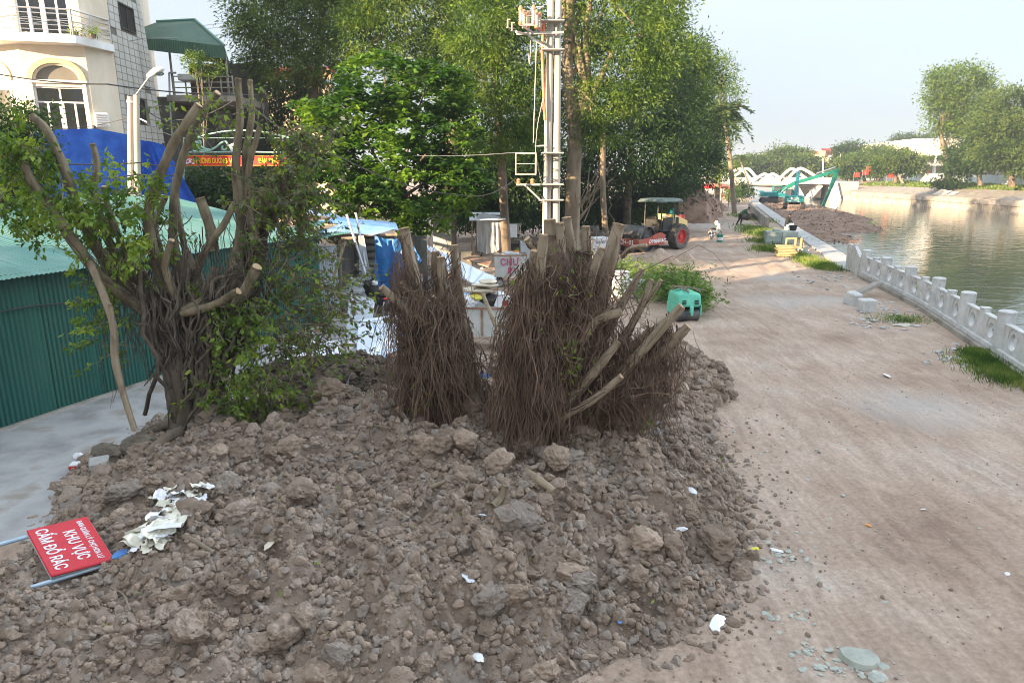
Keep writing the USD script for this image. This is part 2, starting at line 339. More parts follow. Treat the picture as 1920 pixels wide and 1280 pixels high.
mat('wheel_red', [(0.42, 0.04, 0.04), (0.50, 0.06, 0.05)], 0.55, 4, 5)
mat('machine_yellow', [(0.62, 0.47, 0.20), (0.70, 0.54, 0.25)], 0.5, 2, 6, rust=(0.35, 0.22, 0.12), rust_at=0.68)
mat('drum_steel', [(0.06, 0.065, 0.07), (0.105, 0.105, 0.11), (0.15, 0.14, 0.13)], 0.5, 2, 7, metal=0.5, spec=0.5)
mat('tyre', [(0.055, 0.05, 0.046), (0.10, 0.092, 0.084), (0.15, 0.135, 0.12)], 0.9, 4, 6, bump=0.3)
mat('black', [(0.018, 0.018, 0.018), (0.03, 0.03, 0.03)], 0.5, 4)
mat('dark_inside', [(0.012, 0.012, 0.012), (0.025, 0.024, 0.022)], 0.9, 2)
mat('canopy_cloth', [(0.10, 0.135, 0.12), (0.16, 0.20, 0.18), (0.21, 0.24, 0.22)], 0.85, 3, 6, bump=0.3, bscale=10)
mat('mint', [(0.09, 0.47, 0.33), (0.12, 0.56, 0.40), (0.16, 0.60, 0.44)], 0.45, 3, 6, spec=0.5, rust=(0.20, 0.24, 0.19), rust_at=0.66)
mat('teal_paint', [(0.010, 0.19, 0.205), (0.016, 0.24, 0.25)], 0.45, 1, 6, spec=0.5)
mat('teal_green', [(0.008, 0.14, 0.105), (0.014, 0.18, 0.135)], 0.45, 1, 6, spec=0.5)
mat('iron_green', [(0.22, 0.42, 0.36), (0.30, 0.50, 0.43)], 0.6, 5)
mat('red_cloth', [(0.58, 0.03, 0.02), (0.66, 0.04, 0.025)], 0.7, 2, 5, bump=0.3, bscale=6)
mat('yellow_paint', [(0.80, 0.52, 0.03)], 0.6)
mat('sign_red', [(0.52, 0.016, 0.03), (0.60, 0.022, 0.04)], 0.4, 6, 7, spec=0.5, rust=(0.60, 0.14, 0.14), rust_at=0.71)
mat('white_print', [(0.78, 0.80, 0.84)], 0.55)
mat('blue_tube', [(0.34, 0.47, 0.58), (0.44, 0.56, 0.66)], 0.4, 6, 5, metal=0.4)
mat('glazed_brown', [(0.48, 0.19, 0.10), (0.58, 0.26, 0.14)], 0.25, 3, 3, spec=0.6)
mat('porcelain', [(0.68, 0.62, 0.55), (0.74, 0.69, 0.62)], 0.3, 3)
mat('orange_pipe', [(0.62, 0.16, 0.07), (0.70, 0.22, 0.10)], 0.5, 2)
mat('wire', [(0.03, 0.03, 0.032), (0.05, 0.05, 0.05)], 0.6)
mat('wire_grey', [(0.22, 0.22, 0.22), (0.30, 0.30, 0.30)], 0.6)
mat('paper', [(0.68, 0.70, 0.74), (0.78, 0.80, 0.84)], 0.8, 8)
mat('cream_paper', [(0.64, 0.62, 0.50), (0.74, 0.72, 0.60), (0.80, 0.79, 0.70)], 0.8, 9, island=0.1)
mat('foam', [(0.72, 0.75, 0.80), (0.80, 0.83, 0.87)], 0.85, 8)
mat('plastic_film', [(0.360, 0.389, 0.418), (0.446, 0.475, 0.504)], 0.3, 2, 6, bump=0.5, bscale=6, bdist=0.05, spec=0.6, transl=0.3)
mat('sack', [(0.44, 0.41, 0.34), (0.56, 0.53, 0.46)], 0.85, 3, 6, bump=0.4, bscale=14)
mat('sack_brown', [(0.10, 0.085, 0.065), (0.17, 0.145, 0.115)], 0.9, 4, 7, bump=0.5, bscale=16)
mat('cloth_beige', [(0.50, 0.44, 0.34), (0.60, 0.54, 0.44)], 0.9, 3, 6, bump=0.4, bscale=12)
mat('cloth_green', [(0.03, 0.085, 0.04), (0.05, 0.12, 0.06)], 0.9, 6)
mat('cloth_black', [(0.012, 0.012, 0.014), (0.02, 0.02, 0.022)], 0.9, 6)
mat('cloth_pale', [(0.40, 0.50, 0.56), (0.48, 0.58, 0.64)], 0.9, 6)
mat('skin', [(0.34, 0.20, 0.13), (0.40, 0.25, 0.17)], 0.6, 6)
mat('hair', [(0.012, 0.010, 0.009)], 0.6)
mat('bin_white', [(0.54, 0.57, 0.55), (0.64, 0.67, 0.65)], 0.5, 2.5, 7, rust=(0.30, 0.22, 0.16), rust_at=0.66)
mat('graffiti', [(0.60, 0.08, 0.28)], 0.7)
mat('bag_yellow', [(0.62, 0.56, 0.05), (0.70, 0.66, 0.10)], 0.5, 5)
mat('bag_orange', [(0.72, 0.30, 0.05)], 0.5)
mat('bag_red', [(0.55, 0.05, 0.05)], 0.5)
mat('bag_blue', [(0.05, 0.16, 0.50), (0.10, 0.28, 0.60)], 0.5, 3)
mat('grey_block', [(0.30, 0.38, 0.35), (0.38, 0.46, 0.43)], 0.85, 5, 6, island=0.1)
mat('bucket_green', [(0.03, 0.26, 0.16)], 0.4)
mat('fence_white', [(0.58, 0.66, 0.72), (0.68, 0.74, 0.78)], 0.6, 0.2)
mat('navy', [(0.02, 0.03, 0.09), (0.035, 0.045, 0.13)], 0.6, 2)
def glass(name, tint, rough=0.03):
    M[name] = usdkit.material(stage, '/World/Looks/' + name, {
        't': ('transparent_bsdf', {'color': tint}), 'g': ('glossy_bsdf', {'color': (1, 1, 1), 'roughness': rough}),
        'fr': ('fresnel', {'IOR': 1.6}), 'm': ('mix_closure', {})},
        [('fr.fac', 'm.fac'), ('t.BSDF', 'm.closure1'), ('g.BSDF', 'm.closure2')], surface='m.closure')
glass('window_glass', (0.55, 0.58, 0.58))
M['water'] = usdkit.material(stage, '/World/Looks/water', {
    'p': ('principled_bsdf', {'base_color': (0.050, 0.052, 0.040), 'roughness': 0.04, 'ior': 1.45, 'specular_ior_level': 0.75}),
    'g': ('geometry', {}), 'mp': ('mapping', {'scale': (0.55, 1.0, 1.0), 'rotation': (0, 0, 0.25)}),
    'n': ('noise_texture', {'scale': 1.1, 'detail': 4.0, 'roughness': 0.5, 'distortion': 0.5}),
    'n2': ('noise_texture', {'scale': 0.06, 'detail': 2.0}),
    'r2': ('rgb_ramp', {'ramp': [(0.38, (0.25, 0.25, 0.25)), (0.62, (1, 1, 1))]}),
    'b': ('bump', {'strength': 0.16, 'distance': 0.22})},
    [('g.position', 'mp.vector'), ('mp.vector', 'n.vector'), ('mp.vector', 'n2.vector'), ('n2.fac', 'r2.fac'), ('n.fac', 'b.height'), ('b.normal', 'p.normal')], surface='p.BSDF')

M['haze'] = usdkit.material(stage, '/World/Looks/haze', {'v': ('principled_volume', {'color': (0.90, 0.94, 1.0), 'density': 0.0005, 'anisotropy': 0.3})}, [], volume='v.volume')
# the trodden earth of the road: pale dust and pinkish clay in streaks along the road, with stains that have their own place
_spots = [(10.0, 24.5, 2.6), (12.0, 24.2, 1.6), (16.2, 62.0, 9.0), (11.5, 30.0, 1.8), (8.0, 13.0, 2.0)]
nodes = {'p': ('principled_bsdf', {'roughness': 0.95, 'specular_ior_level': 0.25}), 'g': ('geometry', {}),
         'n1': ('noise_texture', {'scale': 0.45, 'detail': 10.0, 'roughness': 0.62}),
         'r1': ('rgb_ramp', {'ramp': ramp([(0.30, 0.222, 0.172), (0.395, 0.305, 0.240), (0.45, 0.358, 0.29), (0.475, 0.405, 0.345)], 0.32, 0.68)}),
         'mp': ('mapping', {'scale': (2.4, 0.42, 1), 'rotation': (0, 0, 0.28)}),
         'n2': ('noise_texture', {'scale': 1.3, 'detail': 8.0, 'roughness': 0.65, 'distortion': 1.4}),
         'r2': ('rgb_ramp', {'ramp': [(0.36, (0.74, 0.71, 0.69)), (0.64, (1.16, 1.15, 1.14))]}),
         'm2': ('mix', {'mix_type': 'multiply', 'fac': 0.65}),
         'n4': ('noise_texture', {'scale': 16.0, 'detail': 6.0, 'roughness': 0.7}),
         'r4': ('rgb_ramp', {'ramp': [(0.34, (0.74, 0.73, 0.72)), (0.66, (1.2, 1.2, 1.2))]}),
         'm4': ('mix', {'mix_type': 'multiply', 'fac': 0.8}),
         'n3': ('noise_texture', {'scale': 28.0, 'detail': 8.0, 'roughness': 0.7}),
         'b': ('bump', {'strength': 0.7, 'distance': 0.03}), 'pn': ('noise_texture', {'scale': 0.9, 'detail': 8.0, 'roughness': 0.7})}
links = [('g.position', 'n1.vector'), ('n1.fac', 'r1.fac'), ('g.position', 'mp.vector'), ('mp.vector', 'n2.vector'), ('n2.fac', 'r2.fac'),
         ('r1.color', 'm2.color1'), ('r2.color', 'm2.color2'), ('g.position', 'n4.vector'), ('n4.fac', 'r4.fac'), ('m2.color', 'm4.color1'), ('r4.color', 'm4.color2'),
         ('g.position', 'n3.vector'), ('n3.fac', 'b.height'), ('b.normal', 'p.normal'), ('g.position', 'pn.vector')]
out = 'm4.color'
nodes['vs'] = ('voronoi_texture', {'scale': 26.0}); nodes['vr'] = ('rgb_ramp', {'ramp': [(0.10, (1, 1, 1)), (0.17, (0, 0, 0))]}); nodes['vc'] = ('separate_color', {}); nodes['vk'] = ('rgb_ramp', {'ramp': [(0.80, (0, 0, 0)), (0.82, (.8, .8, .8))]})
nodes['vm'] = ('mix', {'mix_type': 'multiply', 'fac': 1.0}); nodes['vx'] = ('mix', {'color2': (0.50, 0.47, 0.43)})
links += [('g.position', 'vs.vector'), ('vs.distance', 'vr.fac'), ('vs.color', 'vc.color'), ('vc.r', 'vk.fac'), ('vr.color', 'vm.color1'), ('vk.color', 'vm.color2'), ('vm.color', 'vx.fac'), (out, 'vx.color1')]
out = 'vx.color'
for i, (x, y, rad) in enumerate(_spots):
    nodes[f'd{i}'] = ('vector_math', {'math_type': 'distance', 'vector2': (x, y, 0)})
    nodes[f'e{i}'] = ('math', {'math_type': 'divide', 'value2': rad * 2})
    nodes[f'a{i}'] = ('math', {'math_type': 'add'})
    nodes[f'q{i}'] = ('rgb_ramp', {'ramp': [(0.55, (0.55, 0.55, 0.55)), (0.92, (0, 0, 0))]})
    nodes[f'x{i}'] = ('mix', {'color2': (0.45, 0.435, 0.42)})
    links += [('g.position', f'd{i}.vector1'), (f'd{i}.value', f'e{i}.value1'), (f'e{i}.value', f'a{i}.value1'), ('pn.fac', f'a{i}.value2'),
              (f'a{i}.value', f'q{i}.fac'), (f'q{i}.color', f'x{i}.fac'), (out, f'x{i}.color1')]
    out = f'x{i}.color'
links.append((out, 'p.base_color'))
M['earth'] = usdkit.material(stage, '/World/Looks/earth', nodes, links, surface='p.BSDF')

# ================================================================ the setting
rng = np.random.default_rng(7)
WATER_Z = -1.75
def K(y): return np.interp(y, [-100, 15.6, 22.9, 31, 38.3, 63, 110, 160, 300, 4000], [-21.5, 12.4, 14.6, 16.3, 18.6, 25.4, 39, 53, 92, 1120])
def FB(y): return np.interp(y, [-100, 60, 105, 143, 165, 300, 4000], [110, 82, 79, 79, 79, 118, 1146])
_wt = {}
def worley(x, y, cell, seed):
    """Distance to the nearest of scattered points, in cells; the pattern repeats every 61 cells."""
    if seed not in _wt: _wt[seed] = cKDTree(np.random.default_rng(seed).uniform(0, 61, (61 * 61, 2)), boxsize=61)
    d, _ = _wt[seed].query(np.mod(np.stack([x.ravel(), y.ravel()], 1) / cell, 61 - 1e-9))
    return d.reshape(x.shape)
def polydist(x, y, poly):
    """Signed distance to the polygon, positive inside."""
    poly = np.asarray(poly)[:, :2]; p = np.stack([x.ravel(), y.ravel()], 1)
    best = np.full(len(p), 1e9); ins = np.zeros(len(p), bool)
    for a, b in zip(poly, np.roll(poly, -1, 0)):
        ab = b - a; t = np.clip(((p - a) @ ab) / (ab @ ab), 0, 1)
        best = np.minimum(best, np.linalg.norm(p - a - t[:, None] * ab, axis=1))
        c = ((a[1] > p[:, 1]) != (b[1] > p[:, 1]))
        with np.errstate(divide='ignore', invalid='ignore'):
            ins ^= c & (p[:, 0] < (b[0] - a[0]) * (p[:, 1] - a[1]) / (b[1] - a[1]) + a[0])
    return np.where(ins, best, -best).reshape(x.shape)
def sstep(a, b, x):
    t = np.clip((x - a) / (b - a), 0, 1); return t * t * (3 - 2 * t)
HEAP = [G(-260, 1130)[:2], G(0, 1088)[:2], G(60, 1070)[:2], G(85, 960)[:2], G(130, 885)[:2], G(210, 850)[:2], G(280, 800)[:2], (-6.2, 12.6), (-4.2, 12.7), (-1.6, 12.4),
        (0.4, 13.4), (3.0, 14.2), G(1310, 730)[:2], G(1340, 830)[:2], G(1400, 930)[:2], G(1410, 1040)[:2], G(1350, 1160)[:2], G(1200, 1235)[:2], G(1000, 1290)[:2], G(600, 1315)[:2], G(200, 1290)[:2], G(-260, 1300)[:2]]
def quad_px(px4, z):
    """The parallelogram seen at four pixels, its centre at height z."""
    d = [ray(*p) for p in px4]
    t = np.linalg.solve(np.stack([d[1], -d[2], d[3]], 1), d[0])
    q = np.array([d[0], d[1] * t[0], d[2] * t[1], d[3] * t[2]])
    return list(_C + q * (z - CAM_H) / q.mean(0)[2])
SIGN = quad_px([(49, 995), (163, 968), (215, 1049), (95, 1081)], .40)
def heap_base(x, y):
    d = polydist(x, y, HEAP)
    h = 0.74 * sstep(-0.05, 2.0, d) * (0.72 + 0.28 * sstep(-6, -1.5, x))
    h = h + 0.16 * np.exp(-((x + 0.1) ** 2 + (y - 9.3) ** 2) / 1.1) + 0.12 * np.exp(-((x - 1.2) ** 2 + (y - 9.3) ** 2) / 0.8) + 0.16 * np.exp(-((x + 2.6) ** 2 + (y - 9.8) ** 2) / 1.2)
    h = h * (0.40 + 1.2 * meshkit.fbm(np.stack([x * 0.95, y * 0.95, x * 0], -1), 3, 5))
    return h, d
def heap_h(x, y):
    h, d = heap_base(x, y)
    m = sstep(-0.12, 0.5, d)
    w1 = np.clip(1 - worley(x, y, 0.42, 1), -0.3, 1); w2 = np.clip(1 - worley(x, y, 0.17, 2), -0.3, 1)
    fb = meshkit.fbm(np.stack([x * 4, y * 4, x * 0], -1), 4, 8) - 0.5
    tow = np.array([.35, -.55, 0]); sg = np.maximum(sstep(-0.3, 0.1, polydist(x, y, SIGN)), sstep(-0.3, 0.1, polydist(x, y, np.array(SIGN) + tow)))
    h = h * (1 - sg) + np.minimum(h, 0.10) * sg; m = m * (1 - .6 * sg)
    return np.where(d > -0.3, h + m * (0.24 * w1 + 0.115 * w2 + 0.055 * np.clip(1 - worley(x, y, 0.075, 12), -0.3, 1) + 0.18 * fb - 0.10), -0.05) - 0.08 * sstep(0.1, -0.25, d)

def ground_z(x, y):
    q = np.stack([x, y, x * 0], -1)
    z = 0.06 * (meshkit.fbm(q * 0.25, 3, 21) - 0.5) + 0.022 * (meshkit.fbm(q * 1.6, 3, 22) - 0.5)
    # wheel tracks that follow the road
    k = x - K(y)
    for s, dep in ((-3.2, 0.035), (-5.0, 0.035), (-6.6, 0.03), (-8.4, 0.04), (-9.3, 0.03)):
        c = s + 0.5 * np.sin(y * 0.21 + s)
        z = z - dep * np.exp(-((k - c) / 0.20) ** 2) + 0.4 * dep * np.exp(-((np.abs(k - c) - 0.42) / 0.16) ** 2)
    fine = np.exp(-np.maximum(np.hypot(x, y) - 15, 0) / 12)
    z = z + fine * 0.05 * (meshkit.fbm(q * 7, 3, 24) - 0.5)
    near = np.clip(-polydist(x, y, HEAP), 0, 3)
    z = z + np.where((near > 0) & (x > -3), 0.07 * np.exp(-near / 0.7) * np.clip(1 - worley(x, y, 0.28, 6), -0.3, 1), 0)
    # churned ridge by the big roller
    z = z + 0.85 * np.exp(-((x - 7.6) ** 2 / 3.6 + (y - 34.0 - 0.25 * (x - 7.6)) ** 2 / 1.6)) * np.clip(1.3 - worley(x, y, 0.9, 4), 0.1, 1.2)
    return z
sl = np.concatenate([[-700, -300, -150, -90, -65, -50, -42], np.arange(-36, -17.1, 0.6), np.arange(-17, -0.35, 0.14), [-0.3, 0.0]])
yl = np.concatenate([[-300, -120, -60, -30, -15, -8, -3, 0], np.arange(2, 24, 0.14), np.arange(24, 45, 0.18), np.arange(45, 80, 0.8), np.arange(80, 180, 3.0), [200, 240, 300, 400, 600, 1000, 1500, 2200]])
Sg, Yg = np.meshgrid(sl, yl, indexing='ij')
Xl = K(Yg) + Sg
Zl = ground_z(Xl, Yg) * sstep(0, 3, -Sg)
cols = [np.stack([Xl, Yg, Zl], -1)]
y1 = yl[None]
def col(x, z): return np.stack([x, y1, np.broadcast_to(z, x.shape)], -1)
k1, f1 = K(y1), FB(y1)
cols += [col(k1 + 0.02, -3.2), col(k1 + 0.5 * (f1 - k1), -3.6), col(f1 - 0.05, -3.2), col(f1 + 0.25, -0.2), col(f1 + 0.6, 0.12), col(f1 + 8.5, 1.35),
         col(f1 + 9.0, 1.30), col(f1 + 14, 1.8), col(f1 + 22, 2.5), col(f1 + 60, 2.6), col(f1 + 200, 2.6), col(f1 + 900, 2.6)]
obj('ground', MB().grid(np.concatenate(cols, 0)), 'earth', smooth=40, kind='structure')
# water sheet
wv = [np.stack([k1[0] - 0.2, yl, yl * 0 + WATER_Z], -1), np.stack([f1[0] + 0.2, yl, yl * 0 + WATER_Z], -1)]
obj('water', MB().grid(np.stack(wv, 0)), 'water', kind='structure')
# pavement of the market lane on the left, 2 cm above the earth
PAV = [(-16, 7.0), (-6.6, 7.4), (-4.0, 9.0), (-3.3, 13), (-3.2, 15.5), (-3.6, 19.6), (-6, 21), (-16, 21)]
gx, gy = np.meshgrid(np.arange(-16, -2.6, 0.2), np.arange(4, 21, 0.2), indexing='ij')
pd = polydist(gx, gy, PAV)
gz = 0.075 + 0.03 * (meshkit.fbm(np.stack([gx, gy, gx * 0], -1) * 0.8, 3, 3) - 0.5) - 0.3 * sstep(0.15, -0.25, pd + 0.25 * (meshkit.fbm(np.stack([gx, gy, gx * 0], -1) * 1.5, 2, 31) - 0.5))
obj('pavement', MB().grid(np.stack([gx, gy, gz], -1)), 'pavement', smooth=True, kind='structure')

# ---------------------------------------------------------------- the heap of dug soil in front
gx, gy = np.meshgrid(np.arange(-8.2, 4.4, 0.026), np.arange(4.4, 14.4, 0.026), indexing='ij')
hz = heap_h(gx, gy)
keep = polydist(gx, gy, HEAP) > -0.3
i = (np.arange(gx.shape[0] - 1)[:, None] * gx.shape[1] + np.arange(gx.shape[1] - 1)[None])
ok = keep[:-1, :-1] | keep[1:, :-1] | keep[:-1, 1:] | keep[1:, 1:]
i = i[ok]
fq = np.stack([i, i + gx.shape[1], i + gx.shape[1] + 1, i + 1], 1)
hv = np.stack([gx + 0.05 * (meshkit.noise(np.stack([gx * 9, gy * 9, hz * 9], -1), 3) - 0.5), gy, hz], -1).reshape(-1, 3)
used = np.unique(fq); rem = np.zeros(len(hv), int); rem[used] = np.arange(len(used))
heap = thing('soil_heap', 'large heap of grey brown dug up soil and clods filling the foreground', 'soil heap', (-1.5, 8.5, 0))
obj('soil', MB().add(hv[used], rem[fq]), 'soil', heap, smooth=True)
CL = [(lambda v, f: (v + nz(v) * (.22 * (meshkit.fbm(v * 4.2, 3, s) - .5))[:, None], f))(*rock(s, 4, 0.5)) for s in range(7)]
CLs = [rock(s + 40, 2, 0.6) for s in range(8)]
def on_heap(n, r, lo=-0.15):
    out = []
    while len(out) < n:
        p = r.uniform([-7.6, 4.7], [4.0, 12.6], (n * 3, 2))
        d = polydist(p[:, 0], p[:, 1], HEAP)
        p = p[d > lo * (r.random(len(p)) ** 2) * 4]
        out = np.vstack([out, p]) if len(out) else p
    return out[:n]
_hk = cKDTree(hv[used][:, :2]); _hz = hv[used][:, 2]
def heap_at(x, y):
    d, j = _hk.query(np.stack([np.atleast_1d(x), np.atleast_1d(y)], 1))
    return np.where(d < 0.1, np.maximum(_hz[j], 0), 0.0)
def rand_rot(r):
    q = r.normal(size=4); q /= np.linalg.norm(q)
    return trimesh.transformations.quaternion_matrix(q)[:3, :3]
r1 = np.random.default_rng(11)
pc = on_heap(330, r1, -0.05); pc = pc[np.maximum(polydist(pc[:, 0], pc[:, 1], SIGN), polydist(pc[:, 0], pc[:, 1], np.array(SIGN) + [.35, -.55, 0])) < -.15][:290]; zc = heap_at(pc[:, 0], pc[:, 1])
for j, (x, y) in enumerate(pc):
    s = 0.085 + 0.15 * r1.random() ** 2.4
    v, f = CL[j % 7]
    Rm = rotz(r1.uniform(0, 6.28)) @ rotaxis([1, 0, 0], r1.uniform(-0.5, 0.5))
    obj('clod', ((v * s * r1.uniform(0.8, 1.25, 3)) @ Rm.T + [x, y, zc[j] + s * 0.18], f), ('clod', 'clod', 'clod', 'clod_tan', 'clod_grey')[r1.integers(5)], heap, smooth=38)
def instancer(name, parent, protos, mats, pos, scale, rots, idx, label=None):
    path = uniq(parent, name)
    pi = UsdGeom.PointInstancer.Define(stage, path)
    o = _off.get(parent, np.zeros(3))
    for k, (v, f) in enumerate(protos):
        usdkit.mesh(stage, f'{path}/prototypes/lump_{k:03d}' if k else f'{path}/prototypes/lump', (v, f), M[mats[k]], 32)
    pi.CreatePrototypesRel().SetTargets([f'{path}/prototypes/lump_{k:03d}' if k else f'{path}/prototypes/lump' for k in range(len(protos))])
    pi.CreatePositionsAttr(Vt.Vec3fArray.FromNumpy((pos - o).astype(np.float32)))
    pi.CreateScalesAttr(Vt.Vec3fArray.FromNumpy(scale.astype(np.float32)))
    q = rots / np.linalg.norm(rots, axis=1, keepdims=True)
    pi.CreateOrientationsAttr(Vt.QuathArray([Gf.Quath(float(a), float(b), float(c), float(d)) for a, b, c, d in q]))
    pi.CreateProtoIndicesAttr(Vt.IntArray.FromNumpy(idx.astype(np.int32)))
    return meta(path, label, kind='stuff')
n = 60000
pc = on_heap(n, r1, -0.10); pc = pc[polydist(pc[:, 0], pc[:, 1], SIGN) < -.06]; n = len(pc); zc = heap_at(pc[:, 0], pc[:, 1])
sc = 0.007 + 0.062 * r1.random(n) ** 4.4
instancer('loose_clods', heap, CLs, ['clod', 'clod', 'clod_grey', 'clod', 'clod_tan', 'clod_grey', 'clod', 'clod'], np.stack([pc[:, 0], pc[:, 1], zc + sc * 0.35], 1),
          sc[:, None] * r1.uniform(0.75, 1.25, (n, 3)), r1.normal(size=(n, 4)), r1.integers(0, 8, n))
# crumbs spilled over the road and the lane beside the heap
n = 2600
pc = r1.uniform([-8, 4.8], [6.5, 16], (n * 4, 2)); d = polydist(pc[:, 0], pc[:, 1], HEAP)
pc = pc[(d < 0.05) & (d > -2.4) & (r1.random(len(pc)) < np.exp(d / 0.55)) & (pc[:, 0] > -3)][:n]
n = len(pc); sc = 0.006 + 0.030 * r1.random(n) ** 4
pz = ground_z(pc[:, 0], pc[:, 1])
path = instancer('soil_crumbs', '/World', CLs, ['clod', 'clod', 'clod_grey', 'clod', 'clod_tan', 'clod_grey', 'clod', 'clod'], np.stack([pc[:, 0], pc[:, 1], pz + sc * 0.3], 1),
          sc[:, None] * r1.uniform(0.75, 1.25, (n, 3)), r1.normal(size=(n, 4)), r1.integers(0, 8, n))
meta(path, 'small crumbs of soil spilled on the road along the heap', 'soil crumbs')

n = 9000
pc = r1.uniform([1.5, 4.6], [14, 30], (n, 2)); pc = pc[(polydist(pc[:, 0], pc[:, 1], HEAP) < -.1) & (pc[:, 0] < K(pc[:, 1]) - .9) & (r1.random(n) < .25 + .75 * (meshkit.noise(np.stack([pc[:, 0] * .7, pc[:, 1] * .7, pc[:, 0] * 0], -1), 3) > .55))]
n = len(pc); sc = 0.004 + 0.014 * r1.random(n) ** 3
path = instancer('road_grit', '/World', CLs[:4], ['clod', 'clod_tan', 'concrete', 'clod_grey'], np.stack([pc[:, 0], pc[:, 1], ground_z(pc[:, 0], pc[:, 1]) + sc * .2], 1), sc[:, None] * r1.uniform(.75, 1.25, (n, 3)), r1.normal(size=(n, 4)), r1.integers(0, 4, n))
meta(path, 'fine grit and pebbles pressed into the dirt road', 'grit')

# ================================================================ the three dug-up banyans
def limb_mesh(pts, radii, seed, n=12, k=7, lump=0.22):
    c = curve(pts, k); r = np.interp(np.linspace(0, 1, len(c)), np.linspace(0, 1, len(radii)), radii)
    v, f = tubes(c[None], r[None], n, True)
    cc = np.repeat(c, n, 0)
    return cc + (v - cc) * (1 + lump * 2 * (meshkit.fbm(v * 7 + seed, 3, seed) - 0.5))[:, None], f
def cut_end(p, q, r):
    """The sawn face at the end q of a limb that comes from p."""
    d = nz(np.asarray(q) - np.asarray(p)); x = nz(np.cross(d, [0.3, 0.2, 1])); y = np.cross(d, x)
    a = np.arange(10) * 2 * np.pi / 10
    ring = lambda rr, o: np.asarray(q) + d * o + rr * (np.cos(a)[:, None] * x + np.sin(a)[:, None] * y) * (1 + 0.08 * np.sin(3 * a))[:, None]
    v = np.vstack([ring(r * 0.97, -0.01), ring(r * 0.9, 0.008), [np.asarray(q) + d * 0.012]])
    f = [[i, (i + 1) % 10, 10 + (i + 1) % 10] for i in range(10)] + [[i, 10 + (i + 1) % 10, 10 + i] for i in range(10)] + [[10 + i, 10 + (i + 1) % 10, 20] for i in range(10)]
    return v, np.array(f)
def limbs(parent, specs, Y0, mat='bark', cut='cut_wood', seed=0):
    """specs: ([(px, py, dY)...] from foot to tip, r_foot, r_tip, sawn)"""
    out = []
    for j, (pp, ra, rb, sawn) in enumerate(specs):
        p = [P(x, y, Y0 + dy) for x, y, dy in pp]
        l = obj('limb', limb_mesh(p, [ra, (ra + rb) / 2, rb], seed + j), mat, parent, smooth=True)
        if sawn: obj('cut_face', cut_end(p[-2], p[-1], rb), cut, l)
        out.append(np.array(p))
    return out
def hanging_roots(r, starts, lens, spread, rad, wob=0.05, K_=9, drift=(0, 0, 0), bundle=9):
    """Roots that hang in bundles: the strands of one bundle start together and wander together."""
    n = len(starts); nb_ = max(1, n // bundle); g = r.integers(0, nb_, n)
    lead = starts[r.choice(n, nb_)]
    starts = starts * .35 + lead[g] * .65 + r.normal(0, .035, (n, 3))
    t = np.linspace(0, 1, K_)[None, :, None]
    d = np.stack([r.normal(0, spread, nb_), r.normal(0, spread, nb_), -np.ones(nb_)], 1)[g] + np.stack([r.normal(0, spread * .35, n), r.normal(0, spread * .35, n), np.zeros(n)], 1) + np.asarray(drift)
    pts = starts[:, None] + d[:, None] * lens[:, None, None] * t
    w = np.cumsum(r.normal(0, wob * .8, (nb_, K_, 3)), axis=1)[g] + np.cumsum(r.normal(0, wob * .38, (n, K_, 3)), axis=1)
    w = w * np.array([1, 1, 0.25]) * np.sqrt(lens)[:, None, None]
    pts = pts + w - w[:, :1]
    rr = rad[:, None] * np.linspace(1, 0.5, K_)[None]
    return pts, rr
def twigs(r, starts, dirs, L, rad, K_=6, sag=0.12, wob=0.05):
    n = len(starts); t = np.linspace(0, 1, K_)[None, :, None]
    pts = starts[:, None] + nz(dirs)[:, None] * L[:, None, None] * t
    pts[:, :, 2] -= sag * (t[..., 0] ** 2) * L[:, None]
    w = np.cumsum(r.normal(0, wob, (n, K_, 3)), axis=1) * L[:, None, None]; pts = pts + w - w[:, :1]
    return pts, rad[:, None] * np.linspace(1, 0.3, K_)[None]
def along(r, pts, n):
    """n random points on polylines pts (N, K, 3), with the direction there."""
    i = r.integers(0, len(pts), n); k = r.integers(0, pts.shape[1] - 1, n); t = r.random((n, 1))
    a, b = pts[i, k], pts[i, k + 1]
    return a + (b - a) * t, nz(b - a)

def clinging(r, paths, n_each, rad, reach=(.25, .95), wander=.02):
    """Root strands that run down along limbs (paths from foot to tip)."""
    P_, R_ = [], []
    for c, ra_, rb_ in paths:
        c = curve(c, 6); t1 = np.linspace(0, 1, len(c))
        for _ in range(n_each):
            hi = r.uniform(*reach); t = np.linspace(hi, 0, 10)
            q = np.stack([np.interp(t, t1, c[:, k]) for k in range(3)], 1)
            a = r.uniform(0, 6.28) + np.cumsum(r.normal(0, .22, 10)); d = nz(c[-1] - c[0]); x = nz(np.cross(d, [.3, 1, .2])); y = np.cross(d, x)
            rr = (ra_ + (rb_ - ra_) * t) * r.uniform(.95, 1.15)
            P_.append(q + rr[:, None] * (np.cos(a)[:, None] * x + np.sin(a)[:, None] * y) + r.normal(0, wander * .3, (10, 3))); R_.append(rad * r.uniform(.5, 1.8) * np.linspace(.6, 1.2, 10))
    return tubes(np.array(P_), np.array(R_), 4)
